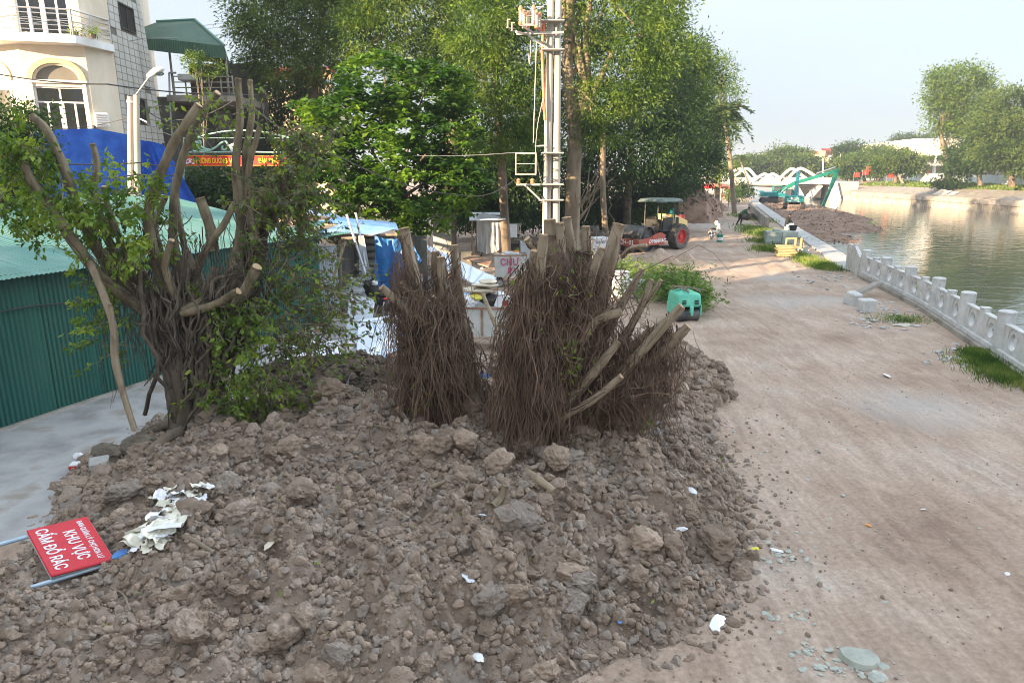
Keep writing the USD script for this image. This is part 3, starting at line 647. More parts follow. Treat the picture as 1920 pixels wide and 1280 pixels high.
# ---- left banyan: still in leaf
r = np.random.default_rng(21)
Y0 = 10.7
lt = thing('banyan_tree', 'leafy pollarded banyan with many tall sawn limbs beside the green shed', 'tree', G(365, 850, 0.3))
core = [P(365, 850, Y0), P(362, 780, Y0), P(360, 700, Y0), P(355, 620, Y0), P(350, 540, Y0), P(352, 470, Y0)]
tr = m3.Manifold.compose([hullsph([(*core[i], a), (*core[i + 1], b)]) for i, (a, b) in enumerate([(.36, .33), (.33, .42), (.42, .52), (.52, .6), (.6, .45)])])
trunk = MB()
def trunk_lump(seed, paths, rads):
    for j, (pp, rr) in enumerate(zip(paths, rads)):
        trunk.add(*limb_mesh(pp, rr, seed + j, 14, 6, 0.35))
trunk_lump(3, [core, [P(335, 845, Y0 - .1), P(330, 720, Y0 - .1), P(290, 600, Y0), P(230, 520, Y0)], [P(395, 850, Y0 - .1), P(400, 700, Y0 - .2), P(430, 560, Y0), P(450, 470, Y0)],
               [P(350, 850, Y0 - .3), P(345, 760, Y0 - .35), P(320, 660, Y0 - .3), P(300, 560, Y0 - .2)], [P(375, 850, Y0 - .3), P(380, 730, Y0 - .4), P(385, 600, Y0 - .35), P(400, 500, Y0 - .2)],
               [P(300, 620, Y0 + .3), P(260, 520, Y0 + .3), P(200, 470, Y0 + .3)], [P(400, 620, Y0 + .4), P(470, 500, Y0 + .4), P(500, 400, Y0 + .4)]],
           [[.30, .28, .36, .44, .34, .05], [.16, .16, .20, .05], [.2, .18, .20, .06], [.12, .13, .12, .04], [.13, .12, .12, .04], [.22, .18, .05], [.24, .20, .05]])
obj('trunk', trunk, 'bark_dark', lt, smooth=True)
L_specs = [
    ([(250, 560, 0), (190, 480, -.2), (150, 400, -.3), (125, 328, -.4), (91, 250, -.5), (60, 217, -.5)], 0.091, 0.050, 1),
    ([(270, 580, -.2), (200, 530, -.5), (150, 470, -.6), (100, 397, -.7), (62, 344, -.8), (44, 306, -.8)], 0.098, 0.054, 1),
    ([(230, 500, .1), (200, 440, .1), (178, 360, 0), (182, 310, 0), (174, 270, 0)], 0.063, 0.039, 1),
    ([(310, 540, -.3), (285, 460, -.4), (281, 390, -.5), (316, 290, -.6), (350, 230, -.7), (373, 197, -.7)], 0.083, 0.054, 1),
    ([(330, 500, .2), (325, 430, .2), (328, 360, .2), (353, 265, .1), (385, 205, .1), (408, 174, 0)], 0.070, 0.050, 1),
    ([(430, 520, .1), (452, 440, .1), (448, 380, .1), (442, 312, 0), (450, 219, 0), (446, 148, 0)], 0.091, 0.046, 1),
    ([(470, 480, .3), (462, 380, .3), (462, 281, .3), (472, 219, .3), (469, 151, .3)], 0.076, 0.039, 1),
    ([(480, 450, -.1), (466, 380, -.1), (468, 310, -.2), (478, 270, -.2), (488, 234, -.2)], 0.056, 0.039, 1),
    ([(385, 560, -.4), (345, 585, -.6), (400, 572, -.7), (447, 546, -.8)], 0.070, 0.058, 1),
    ([(430, 590, -.4), (462, 540, -.6), (482, 500, -.7)], 0.083, 0.077, 1),
    ([(400, 470, .2), (395, 430, .2), (375, 372, .2)], 0.091, 0.077, 1),
    ([(350, 480, .4), (335, 410, .4), (328, 335, .4)], 0.048, 0.046, 1),
    ([(360, 520, -.2), (385, 470, -.3), (420, 420, -.3), (440, 380, -.2)], 0.063, 0.046, 0),
    ([(260, 520, -.2), (225, 450, -.3), (205, 400, -.3), (195, 350, -.4)], 0.056, 0.039, 1),
    ([(500, 420, .2), (520, 370, .3), (525, 330, .3)], 0.139, 0.100, 1),
    ([(300, 470, .3), (290, 420, .3), (310, 370, .3)], 0.056, 0.042, 1),
    ([(330, 560, -.4), (310, 500, -.5), (322, 450, -.6)], 0.063, 0.046, 1)]
Lp = limbs(lt, L_specs, Y0, 'bark', seed=50)
# roots and lianas that wrap the bole
st = np.array([P(r.uniform(260, 500), r.uniform(500, 610), Y0 - r.uniform(.1, .5)) for _ in range(240)])
tgt = np.array([P(r.normal(365, 32), r.uniform(700, 850), Y0 - r.uniform(.15, .5)) for _ in range(240)])
ll = r.uniform(.3, 1, 240)
dv = (tgt - st) * ll[:, None]; t = np.linspace(0, 1, 9)[None, :, None]
pts = st[:, None] + dv[:, None] * t; pts[:, :, 1] -= 0.12 * np.sin(np.pi * t[..., 0]) ; w = np.cumsum(r.normal(0, .06, pts.shape), 1); pts = pts + w - w[:, :1]
rb = MB().add(*tubes(pts, np.repeat((0.006 + 0.030 * r.random(240) ** 3)[:, None], 9, 1), 5))
st = np.array([P(r.uniform(120, 560), r.uniform(380, 600), Y0 - r.uniform(-.5, .7)) for _ in range(300)])
rb.add(*tubes(*hanging_roots(r, st, r.uniform(.4, 1.7, 300), .16, 0.004 + .006 * r.random(300)), 4))
rb.add(*clinging(r, [(p_, sp[1], sp[2]) for p_, sp in zip(Lp, L_specs)], 9, .007, (.1, .6)))
obj('aerial_roots', rb, 'root_grey', lt, smooth=True, kind='stuff')
# torn stubs of thin branches all over
tw = MB(); tip = []
def spray(n, boxes, L, mean, spread, rad=.006):
    s = np.array([P(r.uniform(b[0], b[2]), r.uniform(b[1], b[3]), Y0 + r.uniform(b[4], b[5])) for b in [boxes[r.integers(len(boxes))] for _ in range(n)]])
    d = nz(np.array(mean) + r.normal(0, spread, (n, 3)))
    pts, rr = twigs(r, s, d, r.uniform(L[0], L[1], n), rad * r.uniform(.5, 1.6, n))
    tw.add(*tubes(pts, rr, 4)); return pts
a = spray(120, [(60, 340, 310, 470, -.9, .2)], (.3, .8), (0, -.4, .3), .7)
a2 = spray(40, [(0, 240, 90, 380, -.9, -.2)], (.3, .7), (-.3, -.3, -.1), .7)
b = spray(150, [(440, 330, 560, 520, -.7, .6), (510, 230, 560, 420, -.3, .6)], (.4, 1.0), (.8, -.3, .15), .6)
c = spray(110, [(470, 480, 600, 700, -.7, .4)], (.6, 1.5), (1.0, -.1, .1), .45, .007)
d_ = spray(90, [(390, 560, 500, 760, -.9, -.3)], (.3, .7), (.5, -.5, -.1), .6)
e = spray(70, [(430, 700, 570, 800, -.5, .3)], (.4, .8), (.6, -.2, -.1), .6)
g_ = spray(30, [(150, 470, 260, 680, -.6, -.2)], (.2, .5), (-.6, -.3, 0), .5)
h_ = spray(40, [(300, 180, 500, 262, -.4, .4)], (.2, .6), (.2, -.3, .3), .7)
obj('twigs', tw, 'twig', lt, smooth=True, kind='stuff')
def foliate(parts, name, matn, L=.085, W=.042):
    mb = MB()
    for pts, n in parts:
        c0, dd = along(r, pts[:, 1:], n)
        c0 = c0 + r.normal(0, .035, c0.shape)
        mb.add(*leaves(c0, L, W, r, D=dd * .5, droop=.7, jit=.8))
    obj(name, mb, matn, lt, kind='stuff')
foliate([(a, 3600), (a2, 1300), (b, 1500), (c, 900), (d_, 1700), (e, 700), (g_, 500), (h_, 220)], 'leaves', 'leaf_banyan', .095, .048)
foliate([(a2, 350), (b, 3600), (c, 1900), (d_, 500), (e, 900), (h_, 120)], 'dusty_leaves', 'leaf_dry', .085, .04)

# ---- stick hanging from the left banyan, its sawn foot above the lane
hs = thing('hanging_pole', 'thin bare hanging stem with sawn foot, left of the leafy banyan trunk', 'branch', P(252, 806, 9.6))
p = [P(168, 490, 10.0), P(195, 555, 9.9), P(213, 615, 9.8), P(216, 675, 9.75), P(232, 740, 9.7), P(253, 807, 9.6)]
l = obj('stem', limb_mesh(p, [.05, .055, .05, .055, .045, .042], 5), 'bark_pale', hs, smooth=True)
obj('cut_face', cut_end(p[-2], p[-1], .042), 'cut_wood', l)
obj('fork', limb_mesh([P(216, 675, 9.75), P(212, 610, 9.7), P(206, 570, 9.65)], [.045, .035, .03], 6), 'bark_pale', hs, smooth=True)

# ---- middle stump
def stump(name, label, base, Y0, seed, specs, mass, curtain, extra=None, matl='bark_pale'):
    r = np.random.default_rng(seed)
    t_ = thing(name, label, 'tree stump', base)
    mb = MB()
    for j, (pp, rr) in enumerate(mass):
        mb.add(*limb_mesh([P(x, y, Y0 + dy) for x, y, dy in pp], rr, seed + j, 18, 6, 0.5))
    obj('trunk', mb, 'root_mass', t_, smooth=True)
    ps_ = limbs(t_, specs, Y0, matl, seed=seed * 3)
    rb = MB()
    rb.add(*clinging(r, [(p_, sp[1], sp[2]) for p_, sp in zip(ps_, specs)], 16, .006, (.2, .97)))
    for (x0, x1, y0, y1, d0, d1, n, l0, l1, sp, ra, rb_, drift) in curtain:
        n = int(n * 1.6)
        st = np.array([P(r.uniform(x0, x1), r.uniform(y0, y1), Y0 + r.uniform(d0, d1)) for _ in range(n)])
        rb.add(*tubes(*hanging_roots(r, st, r.uniform(l0, l1, n), sp, ra + (rb_ - ra) * r.random(n) ** 2.5, 0.06, 10, drift), 4))
    if extra: extra(rb, r)
    obj('aerial_roots', rb, 'root', t_, smooth=True, kind='stuff')
    return t_, r
Y1 = 9.9
ms, r = stump('banyan_stump', 'middle banyan stump, five sawn limbs over a narrow skirt of hanging roots', G(870, 850, .5), Y1, 31,
    [([(800, 650, 0), (785, 560, -.1), (768, 480, -.1), (757, 428, -.1)], .10, .075, 1), ([(835, 640, .1), (822, 560, .1), (816, 472, .1)], .085, .055, 1),
     ([(840, 640, -.1), (832, 560, -.15), (826, 482, -.15)], .075, .06, 1), ([(868, 650, 0), (862, 560, 0), (851, 460, .05)], .095, .06, 1),
     ([(800, 620, -.2), (760, 580, -.3), (715, 538, -.35)], .075, .055, 1), ([(780, 560, -.2), (752, 530, -.3)], .05, .05, 1), ([(850, 600, -.3), (812, 555, -.35)], .03, .025, 1),
     ([(905, 800, -.2), (885, 720, -.3), (850, 640, -.3)], .09, .06, 0), ([(790, 850, -.4), (770, 800, -.5), (745, 765, -.5)], .045, .035, 1)],
    [([(860, 860, 0), (850, 740, 0), (835, 600, 0)], [.42, .36, .26]), ([(890, 860, .1), (878, 720, .1), (860, 580, .1)], [.28, .20, .10]), ([(800, 830, .1), (800, 700, .1), (795, 570, .1)], [.15, .26, .16])],
    [(745, 880, 520, 640, -.55, .1, 420, .9, 2.5, .05, .0035, .010, (.05, 0, 0)), (760, 900, 620, 720, -.6, -.2, 260, .5, 1.4, .08, .0035, .010, (.1, 0, 0)), (735, 775, 460, 560, -.4, 0, 110, 1.2, 2.6, .03, .003, .006, (0, 0, 0)),
     (850, 885, 660, 740, -.4, .2, 150, .5, 1.1, .06, .004, .010, (.35, 0, 0)), (780, 870, 440, 560, -.2, .1, 90, .4, 1.2, .06, .003, .007, (0, 0, 0)), (750, 765, 430, 450, -.2, 0, 22, .5, 1.3, .05, .003, .006, (0, 0, 0))])
tw = MB(); s = np.array([P(r.uniform(740, 900), r.uniform(520, 760), Y1 - r.uniform(.3, .6)) for _ in range(130)])
pts, rr = twigs(r, s, r.normal(0, 1, (130, 3)) + [0, -.6, 0], r.uniform(.15, .6, 130), .004 * r.uniform(.6, 1.6, 130), wob=.12)
obj('twigs', tw.add(*tubes(pts, rr, 4)), 'twig', ms, smooth=True, kind='stuff')
c0 = np.array([P(r.normal(786, 10), r.normal(745, 32), Y1 - r.uniform(.3, .6)) for _ in range(70)])
obj('leaves', leaves(c0, .075, .035, r, droop=.6), 'leaf_banyan', ms, kind='stuff')

# ---- right stump
Y2 = 9.5
rs_specs = [
    ([(1005, 620, -.4), (1010, 540, -.45), (1019, 440, -.45)], .085, .065, 1), ([(1040, 600, 0), (1038, 500, 0), (1030, 412, 0)], .12, .085, 1), ([(1075, 580, .2), (1070, 480, .2), (1062, 408, .2)], .11, .07, 1),
    ([(1050, 520, -.1), (1052, 470, -.1), (1050, 418, -.1)], .07, .06, 1), ([(1010, 540, -.3), (1000, 500, -.4), (1002, 470, -.45)], .06, .055, 1), ([(1005, 470, -.3), (988, 448, -.35)], .05, .05, 1),
    ([(1095, 600, .1), (1100, 500, .1), (1098, 425, .1)], .09, .06, 1), ([(1110, 620, -.2), (1135, 520, -.2), (1160, 420, -.15)], .14, .085, 1), ([(1100, 560, -.4), (1115, 500, -.45), (1128, 465, -.45)], .06, .05, 1),
    ([(1165, 480, -.15), (1185, 465, -.2), (1212, 460, -.25)], .035, .03, 1), ([(1120, 650, -.2), (1165, 570, -.2), (1205, 505, -.2)], .07, .04, 1), ([(1130, 690, 0), (1180, 620, 0), (1222, 525, .05)], .06, .04, 1),
    ([(1140, 680, .1), (1195, 590, .1), (1240, 525, .1)], .055, .032, 1), ([(1080, 790, -.3), (1165, 700, -.4), (1278, 574, -.5)], .10, .06, 1), ([(1090, 800, -.2), (1190, 710, -.3), (1290, 612, -.4)], .10, .06, 1),
    ([(1040, 790, -.6), (1110, 750, -.7), (1165, 705, -.75)], .06, .045, 1), ([(1060, 760, -.5), (1120, 690, -.6), (1160, 640, -.6)], .075, .05, 0), ([(1120, 720, -.1), (1190, 660, -.1), (1255, 600, -.1)], .09, .06, 1),
    ([(1090, 640, -.5), (1120, 600, -.6), (1165, 585, -.6)], .06, .06, 1), ([(1110, 740, .2), (1185, 650, .2), (1265, 590, .2)], .08, .05, 1)]
def tangle(rb, r):
    n = 300
    s = np.array([P(r.uniform(1000, 1200), r.uniform(500, 760), Y2 - r.uniform(.1, .75)) for _ in range(n)])
    pts, rr = twigs(r, s, r.normal(0, 1, (n, 3)) * [.8, .5, 1] + [.15, -.3, -.4], r.uniform(.25, .8, n), .0045 * r.uniform(.6, 2.0, n), K_=8, wob=.11)
    rb.add(*tubes(pts, rr, 4))
    n = 330   # stiff bundle of thin roots that fans out to the right
    s = np.array([P(r.uniform(1040, 1130), r.uniform(720, 850), Y2 - r.uniform(-.3, .5)) for _ in range(n)])
    pts, rr = twigs(r, s, np.stack([r.uniform(.6, 1.2, n), r.normal(-.15, .3, n), r.uniform(-.1, .9, n)], 1), r.uniform(.4, 1.15, n), .006 * r.uniform(.6, 1.8, n), K_=8, sag=-.08, wob=.035)
    rb.add(*tubes(pts, rr, 4))
rs, r = stump('banyan_stump', 'broadest banyan stump, right of the middle one, bristling with sawn limbs over a root curtain', G(1010, 865, .5), Y2, 41, rs_specs,
    [([(1010, 880, 0), (1010, 700, 0), (1030, 520, 0), (1035, 440, 0)], [.42, .44, .34, .12]), ([(1080, 880, .1), (1080, 700, .1), (1090, 560, .1), (1095, 470, .1)], [.40, .42, .30, .1]), ([(1110, 860, .1), (1130, 740, .1), (1170, 660, .1)], [.42, .34, .14]),
     ([(985, 850, .2), (985, 700, .2), (1000, 540, .2)], [.16, .2, .14]), ([(1090, 780, 0), (1180, 690, 0), (1255, 620, -.1)], [.28, .22, .12])],
    [(962, 1055, 480, 660, -.75, -.15, 640, 1.1, 3.0, .035, .0035, .010, (-.02, 0, 0)), (958, 1060, 620, 760, -.8, -.2, 320, .6, 1.6, .05, .0035, .010, (0, 0, 0)), (1005, 1160, 450, 600, -.6, .1, 300, .6, 2.0, .05, .0035, .009, (0, 0, 0)),
     (1050, 1280, 590, 720, -.6, .1, 380, .4, 1.4, .08, .0035, .010, (0, 0, 0)), (1060, 1200, 700, 800, -.6, .1, 260, .3, .9, .2, .004, .009, (.1, 0, 0)), (1195, 1290, 600, 640, -.5, -.1, 110, .6, 1.5, .05, .003, .007, (0, 0, 0))], tangle)
tw = MB(); n = 150
s = np.array([P(r.uniform(980, 1190), r.uniform(440, 720), Y2 - r.uniform(.2, .8)) for _ in range(n)])
pts, rr = twigs(r, s, r.normal(0, 1, (n, 3)) + [0, -.4, .2], r.uniform(.15, .5, n), .004 * r.uniform(.6, 1.7, n), wob=.12)
tw.add(*tubes(pts, rr, 4))
s = np.array([P(r.uniform(1075, 1100), r.uniform(380, 420), Y2) for _ in range(14)])
pts, rr = twigs(r, s, r.normal(0, .35, (14, 3)) + [0.1, 0, 1], r.uniform(.3, .9, 14), .008 * r.uniform(.6, 1.4, 14), wob=.05, sag=0)
obj('twigs', tw.add(*tubes(pts, rr, 4)), 'twig', rs, smooth=True, kind='stuff')
c0 = np.array([P(r.normal(1072, 14), r.uniform(640, 710), Y2 - r.uniform(.6, .8)) for _ in range(70)] + [P(r.uniform(960, 1120), r.uniform(460, 860), Y2 - r.uniform(.5, .8)) for _ in range(90)] + [P(r.normal(1195, 22), r.normal(790, 18), Y2 - r.uniform(.2, .5)) for _ in range(60)])
obj('leaves', leaves(c0, .085, .038, r, droop=.7), 'leaf_banyan', rs, kind='stuff')

# ================================================================ trees
def blobs_px(L, Y):
    """(px, py, half width, half height, dY, depth) -> ellipsoids (centre, radii) in metres."""
    out = []
    for px, py, rx, ry, dy, dep in L:
        c = P(px, py, Y + dy); k = (Y + dy) / FPX
        out.append((c, np.array([rx * k, dep, ry * k])))
    return out
def crown_pts(blobs, nclump, r, shell=0.45, uneven=0.35):
    w = np.array([b[1][0] * b[1][1] * b[1][2] for b in blobs]) ** 0.7; w /= w.sum()
    idx = r.choice(len(blobs), nclump, p=w)
    d = nz(r.normal(size=(nclump, 3)))
    rad = (shell + (1 - shell) * r.random(nclump) ** 0.6)
    c = np.array([b[0] for b in blobs])[idx]; R = np.array([b[1] for b in blobs])[idx]
    rad = rad * (1 - uneven / 2 + uneven * meshkit.noise(d * 2.3 + c * 0.7, 4) * 1.4)
    return c + d * R * rad[:, None], d
def crown_mesh(blobs, nclump, per, clump, L, W, r, flat=0.55, droop=0.35, shell=0.45, uneven=0.35):
    c, d = crown_pts(blobs, nclump, r, shell, uneven)
    ok = meshkit.noise(c * (1.1 / clump * .32), 12) > .30; c, d = c[ok], d[ok]; nclump = len(c)
    n = r.integers(max(1, per // 2), per + per // 2 + 1, nclump)
    i = np.repeat(np.arange(nclump), n)
    o = r.normal(size=(len(i), 3)) * clump * np.array([1, 1, flat])
    return leaves(c[i] + o, L, W, r, D=d[i] * 0.6 + nz(o) * 0.6, droop=droop, up=0.7), c
def tree(name, label, base, trunk, rads, blobs, nclump, per, clump, L, W, lm, bm, seed, group=None, nlimb=10, cat='tree', **kw):
    r = np.random.default_rng(seed)
    t = thing(name, label, cat, base, group)
    mb = MB().add(*limb_mesh(trunk, rads, seed, 10, 6, 0.12))
    cm, c = crown_mesh(blobs, nclump, per, clump, L, W, r, **kw)
    tp = curve(trunk, 8)
    for k in range(nlimb):
        b = blobs[k % len(blobs)]; q = b[0] + (r.random(3) - 0.5) * b[1]
        a = tp[int(len(tp) * r.uniform(.45, .98))]
        mid = a + (q - a) * 0.5 + np.array([0, 0, 0.08 * np.linalg.norm(q - a)])
        r0 = max(0.03, rads[-1] * r.uniform(.4, .8))
        mb.add(*limb_mesh([a, mid, q], [r0, r0 * .6, r0 * .25], seed + k, 6, 5, 0.1))
    obj('trunk', mb, bm, t, smooth=True)
    obj('crown', cm, lm, t)
    return t
# broad-leaved almond tree in front of the tall row: rosettes of big oval leaves in flat tiers
r = np.random.default_rng(61)
Ya = 27.5
at = thing('almond_tree', 'lush bright green tree with big oval leaves in tiers, left of the twin pole', 'tree', P(745, 500, Ya))
bl = blobs_px([(720, 150, 90, 45, 0, 2.0), (800, 170, 80, 50, .6, 2.0), (650, 215, 90, 40, -.4, 2.2), (740, 230, 130, 60, 0, 2.6), (610, 270, 70, 34, -.6, 1.7), (700, 300, 140, 55, -.3, 2.8), (840, 260, 70, 80, .4, 2.0),
               (640, 335, 80, 40, -.8, 1.7), (780, 340, 120, 60, -.7, 2.4), (860, 345, 60, 50, -.2, 1.7), (730, 385, 85, 30, -.9, 1.6), (800, 405, 60, 28, -1.2, 1.1), (670, 380, 70, 24, -.7, 1.1), (770, 425, 35, 16, -1.3, .7)], Ya)
c, d = crown_pts(bl, 2900, r, 0.55, 0.3)
k = 8
az = r.uniform(0, 6.28, (len(c), 1)) + np.arange(k)[None] * 6.283 / k + r.normal(0, .25, (len(c), k))
keep_ = meshkit.noise(c * np.array([.9, .9, 1.5]), 12) > .34; c, d, az = c[keep_], d[keep_], az[keep_]
C0 = np.repeat(c, k, 0) + r.normal(0, .05, (len(c) * k, 3))
D = np.stack([np.cos(az).ravel(), np.sin(az).ravel(), r.normal(-.12, .22, len(c) * k)], 1) + np.repeat(d, k, 0) * 0.35
obj('crown', leaves(C0, .30, .15, r, D=D * 2.2, droop=.25, up=1.4, jit=.35), 'leaf_almond', at)
mb = MB().add(*limb_mesh([P(745, 520, Ya), P(748, 420, Ya), P(740, 330, Ya), P(735, 220, Ya)], [.22, .17, .13, .06], 3, 10))
for q in bl: mb.add(*limb_mesh([P(742, 380, Ya), (P(740, 340, Ya) + q[0]) / 2, q[0] + [0, 0, .2]], [.09, .06, .02], 5, 6, 5))
obj('trunk', mb, 'bark_dark', at, smooth=True)

def foot(px, Y): return np.array([*P(px, 640, Y)[:2], 0.0])
TALL = [
    ('tall_tree', 'tall loose crowned tree with small drooping leaves above the red roof at upper left', 560, 43, [(560, 330), (585, 200), (600, 90), (610, 0)], [.30, .24, .18, .10],
     [(560, 40, 110, 70, 0, 3), (500, 30, 60, 60, 0, 2.2), (640, 20, 90, 60, 0, 3), (540, 120, 60, 45, -1, 2), (620, 110, 70, 50, -1, 2.2), (500, 95, 40, 40, 0, 1.5), (560, -60, 140, 60, 0, 3)], 1400, 30, .42, .26, .075, 'leaf_tall', 'bark_dark'),
    ('tall_tree', 'tall tree with dark forked trunk showing through its sparse crown at top centre', 850, 40, [(845, 330), (850, 190), (842, 90), (848, 20), (850, -60)], [.34, .30, .26, .22, .12],
     [(760, 20, 90, 60, 0, 2.6), (700, 70, 70, 50, -.5, 2.2), (760, 110, 80, 30, 0, 2.2), (840, 100, 70, 55, .5, 2.4), (900, 30, 60, 70, .5, 2.4), (820, -60, 150, 60, 0, 3), (700, 0, 60, 50, 0, 2)], 1300, 30, .40, .25, .075, 'leaf_tall', 'bark_dark'),
    ('tall_tree', 'sunlit yellow green tree with hanging foliage directly left of the twin pole', 935, 34, [(950, 480), (940, 300), (930, 160), (935, 40)], [.24, .20, .15, .08],
     [(900, 140, 70, 70, -.4, 2.0), (960, 110, 60, 90, 0, 2.2), (880, 200, 50, 60, -.8, 1.6), (940, 215, 60, 70, -.3, 1.8), (985, 190, 40, 90, .2, 1.8), (910, 60, 70, 60, 0, 2.2), (960, 20, 70, 50, .2, 2.2), (915, 265, 40, 35, -.6, 1.2), (870, 250, 24, 30, -.8, .8)], 1250, 28, .33, .20, .065, 'leaf_tall', 'bark_dark'),
    ('tall_tree', 'big tree with forked sunlit trunk and bright crown right of the twin pole', 1080, 34.5, [(1072, 470), (1075, 330), (1078, 250), (1066, 160), (1066, 60), (1075, -60)], [.40, .36, .33, .28, .24, .20],
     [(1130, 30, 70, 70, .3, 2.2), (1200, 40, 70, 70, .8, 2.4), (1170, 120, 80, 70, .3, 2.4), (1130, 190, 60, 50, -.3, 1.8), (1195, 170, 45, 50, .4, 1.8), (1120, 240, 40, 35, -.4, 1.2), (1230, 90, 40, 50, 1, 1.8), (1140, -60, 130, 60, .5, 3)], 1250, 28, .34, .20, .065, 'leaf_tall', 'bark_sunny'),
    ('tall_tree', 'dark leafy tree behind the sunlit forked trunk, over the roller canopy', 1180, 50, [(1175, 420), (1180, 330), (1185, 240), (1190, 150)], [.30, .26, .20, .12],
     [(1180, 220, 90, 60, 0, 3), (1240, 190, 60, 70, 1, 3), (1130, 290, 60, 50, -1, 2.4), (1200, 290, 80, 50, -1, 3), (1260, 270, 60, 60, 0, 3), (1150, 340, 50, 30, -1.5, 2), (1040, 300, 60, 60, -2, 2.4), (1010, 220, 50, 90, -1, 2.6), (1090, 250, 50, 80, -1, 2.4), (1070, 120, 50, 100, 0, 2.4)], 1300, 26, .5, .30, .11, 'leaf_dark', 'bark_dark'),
    ('tall_tree', 'slender tree topping the row where the green canopy meets the pale sky', 1262, 58, [(1270, 395), (1265, 280), (1262, 180), (1258, 60)], [.30, .24, .18, .08],
     [(1240, 60, 40, 60, 0, 2.4), (1265, 120, 50, 50, 0, 2.6), (1290, 110, 35, 35, .5, 2), (1250, 0, 40, 40, 0, 2), (1300, 160, 30, 40, 0, 2), (1270, 200, 45, 50, 0, 2.4)], 700, 26, .45, .28, .10, 'leaf_tall', 'bark_dark'),
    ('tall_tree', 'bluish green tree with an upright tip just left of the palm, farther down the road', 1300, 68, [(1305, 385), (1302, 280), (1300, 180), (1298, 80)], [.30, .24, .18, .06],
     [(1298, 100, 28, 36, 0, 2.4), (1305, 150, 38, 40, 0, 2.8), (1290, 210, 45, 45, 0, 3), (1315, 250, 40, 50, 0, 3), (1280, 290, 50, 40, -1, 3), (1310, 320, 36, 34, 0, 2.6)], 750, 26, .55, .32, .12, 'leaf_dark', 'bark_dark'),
    ('tall_tree', 'last airy tree of the row, standing behind the palm against the sky', 1348, 92, [(1345, 370), (1347, 280), (1350, 200), (1352, 130)], [.34, .26, .18, .06],
     [(1352, 135, 20, 26, 0, 2.4), (1362, 180, 24, 30, 0, 3), (1340, 200, 24, 40, 0, 3), (1360, 235, 20, 26, 0, 3), (1335, 270, 26, 40, 0, 3), (1345, 310, 20, 26, 0, 3)], 520, 26, .6, .36, .13, 'leaf_tall', 'bark_dark'),
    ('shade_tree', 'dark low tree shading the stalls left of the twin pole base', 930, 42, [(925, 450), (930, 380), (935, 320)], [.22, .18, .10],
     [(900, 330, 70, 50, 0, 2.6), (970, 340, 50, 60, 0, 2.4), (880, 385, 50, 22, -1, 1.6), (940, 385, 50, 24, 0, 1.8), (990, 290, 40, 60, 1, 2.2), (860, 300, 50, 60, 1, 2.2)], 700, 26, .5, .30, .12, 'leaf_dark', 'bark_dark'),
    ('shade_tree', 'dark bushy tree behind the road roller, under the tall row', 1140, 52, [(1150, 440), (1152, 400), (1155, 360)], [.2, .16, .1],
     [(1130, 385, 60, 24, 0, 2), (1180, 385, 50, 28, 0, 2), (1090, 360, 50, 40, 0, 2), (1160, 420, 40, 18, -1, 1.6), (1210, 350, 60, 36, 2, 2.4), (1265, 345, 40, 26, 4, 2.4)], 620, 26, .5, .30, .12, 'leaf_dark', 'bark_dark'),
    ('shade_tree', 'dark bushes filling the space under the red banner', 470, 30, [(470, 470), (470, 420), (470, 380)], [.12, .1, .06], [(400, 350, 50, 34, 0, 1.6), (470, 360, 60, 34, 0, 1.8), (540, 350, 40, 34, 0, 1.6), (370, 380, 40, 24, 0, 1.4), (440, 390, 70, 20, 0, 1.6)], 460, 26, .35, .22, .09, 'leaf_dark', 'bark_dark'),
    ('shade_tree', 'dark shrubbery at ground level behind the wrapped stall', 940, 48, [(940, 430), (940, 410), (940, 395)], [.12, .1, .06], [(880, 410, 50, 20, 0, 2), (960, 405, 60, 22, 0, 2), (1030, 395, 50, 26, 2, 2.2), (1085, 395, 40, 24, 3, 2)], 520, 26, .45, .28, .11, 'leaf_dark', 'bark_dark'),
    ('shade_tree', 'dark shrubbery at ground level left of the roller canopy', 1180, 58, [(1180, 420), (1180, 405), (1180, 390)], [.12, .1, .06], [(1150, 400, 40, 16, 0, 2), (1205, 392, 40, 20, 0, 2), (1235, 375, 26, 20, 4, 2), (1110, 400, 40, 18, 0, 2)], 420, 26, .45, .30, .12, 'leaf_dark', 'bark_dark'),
    ('background_tree', 'low green tree between the dark house and the red roofed building', 470, 47, [(470, 330), (472, 260), (474, 190)], [.2, .15, .1],
     [(460, 150, 45, 25, 0, 2), (430, 190, 30, 40, 0, 1.8), (480, 210, 50, 40, -1, 2), (540, 190, 60, 36, -1, 2.2), (560, 170, 40, 30, 0, 2), (440, 260, 60, 50, -2, 2), (520, 270, 60, 60, -2, 2.2), (600, 190, 50, 40, 0, 2)], 700, 26, .45, .28, .11, 'leaf_dark', 'bark_dark')]
for j, (nm, lab, px, Y, tp, rd, bl, nc, per, cl, L, W, lm, bm) in enumerate(TALL):
    tree(nm, lab, foot(tp[0][0], Y), [P(x, y, Y) for x, y in [(tp[0][0], 325 + FPX * 4.5 / Y)] + tp], [rd[0]] + rd, blobs_px(bl, Y), nc, per, cl, L, W, lm, bm, 100 + j, nlimb=12)
# extra forks of the sunlit trunk
f4 = stage.GetPrimAtPath('/World/tall_tree_003')
mb = MB()
for pp, rr in (([(1078, 250), (1100, 150), (1098, 70), (1110, -20)], [.24, .2, .16, .1]), ([(1085, 230), (1125, 150), (1150, 90)], [.2, .14, .06]), ([(1095, 150), (1075, 90), (1058, 40), (1060, -40)], [.16, .14, .12, .08])):
    mb.add(*limb_mesh([P(x, y, 34.5) for x, y in pp], rr, 9, 10, 6, .12))
obj('fork', mb, 'bark_sunny', '/World/tall_tree_003', smooth=True)
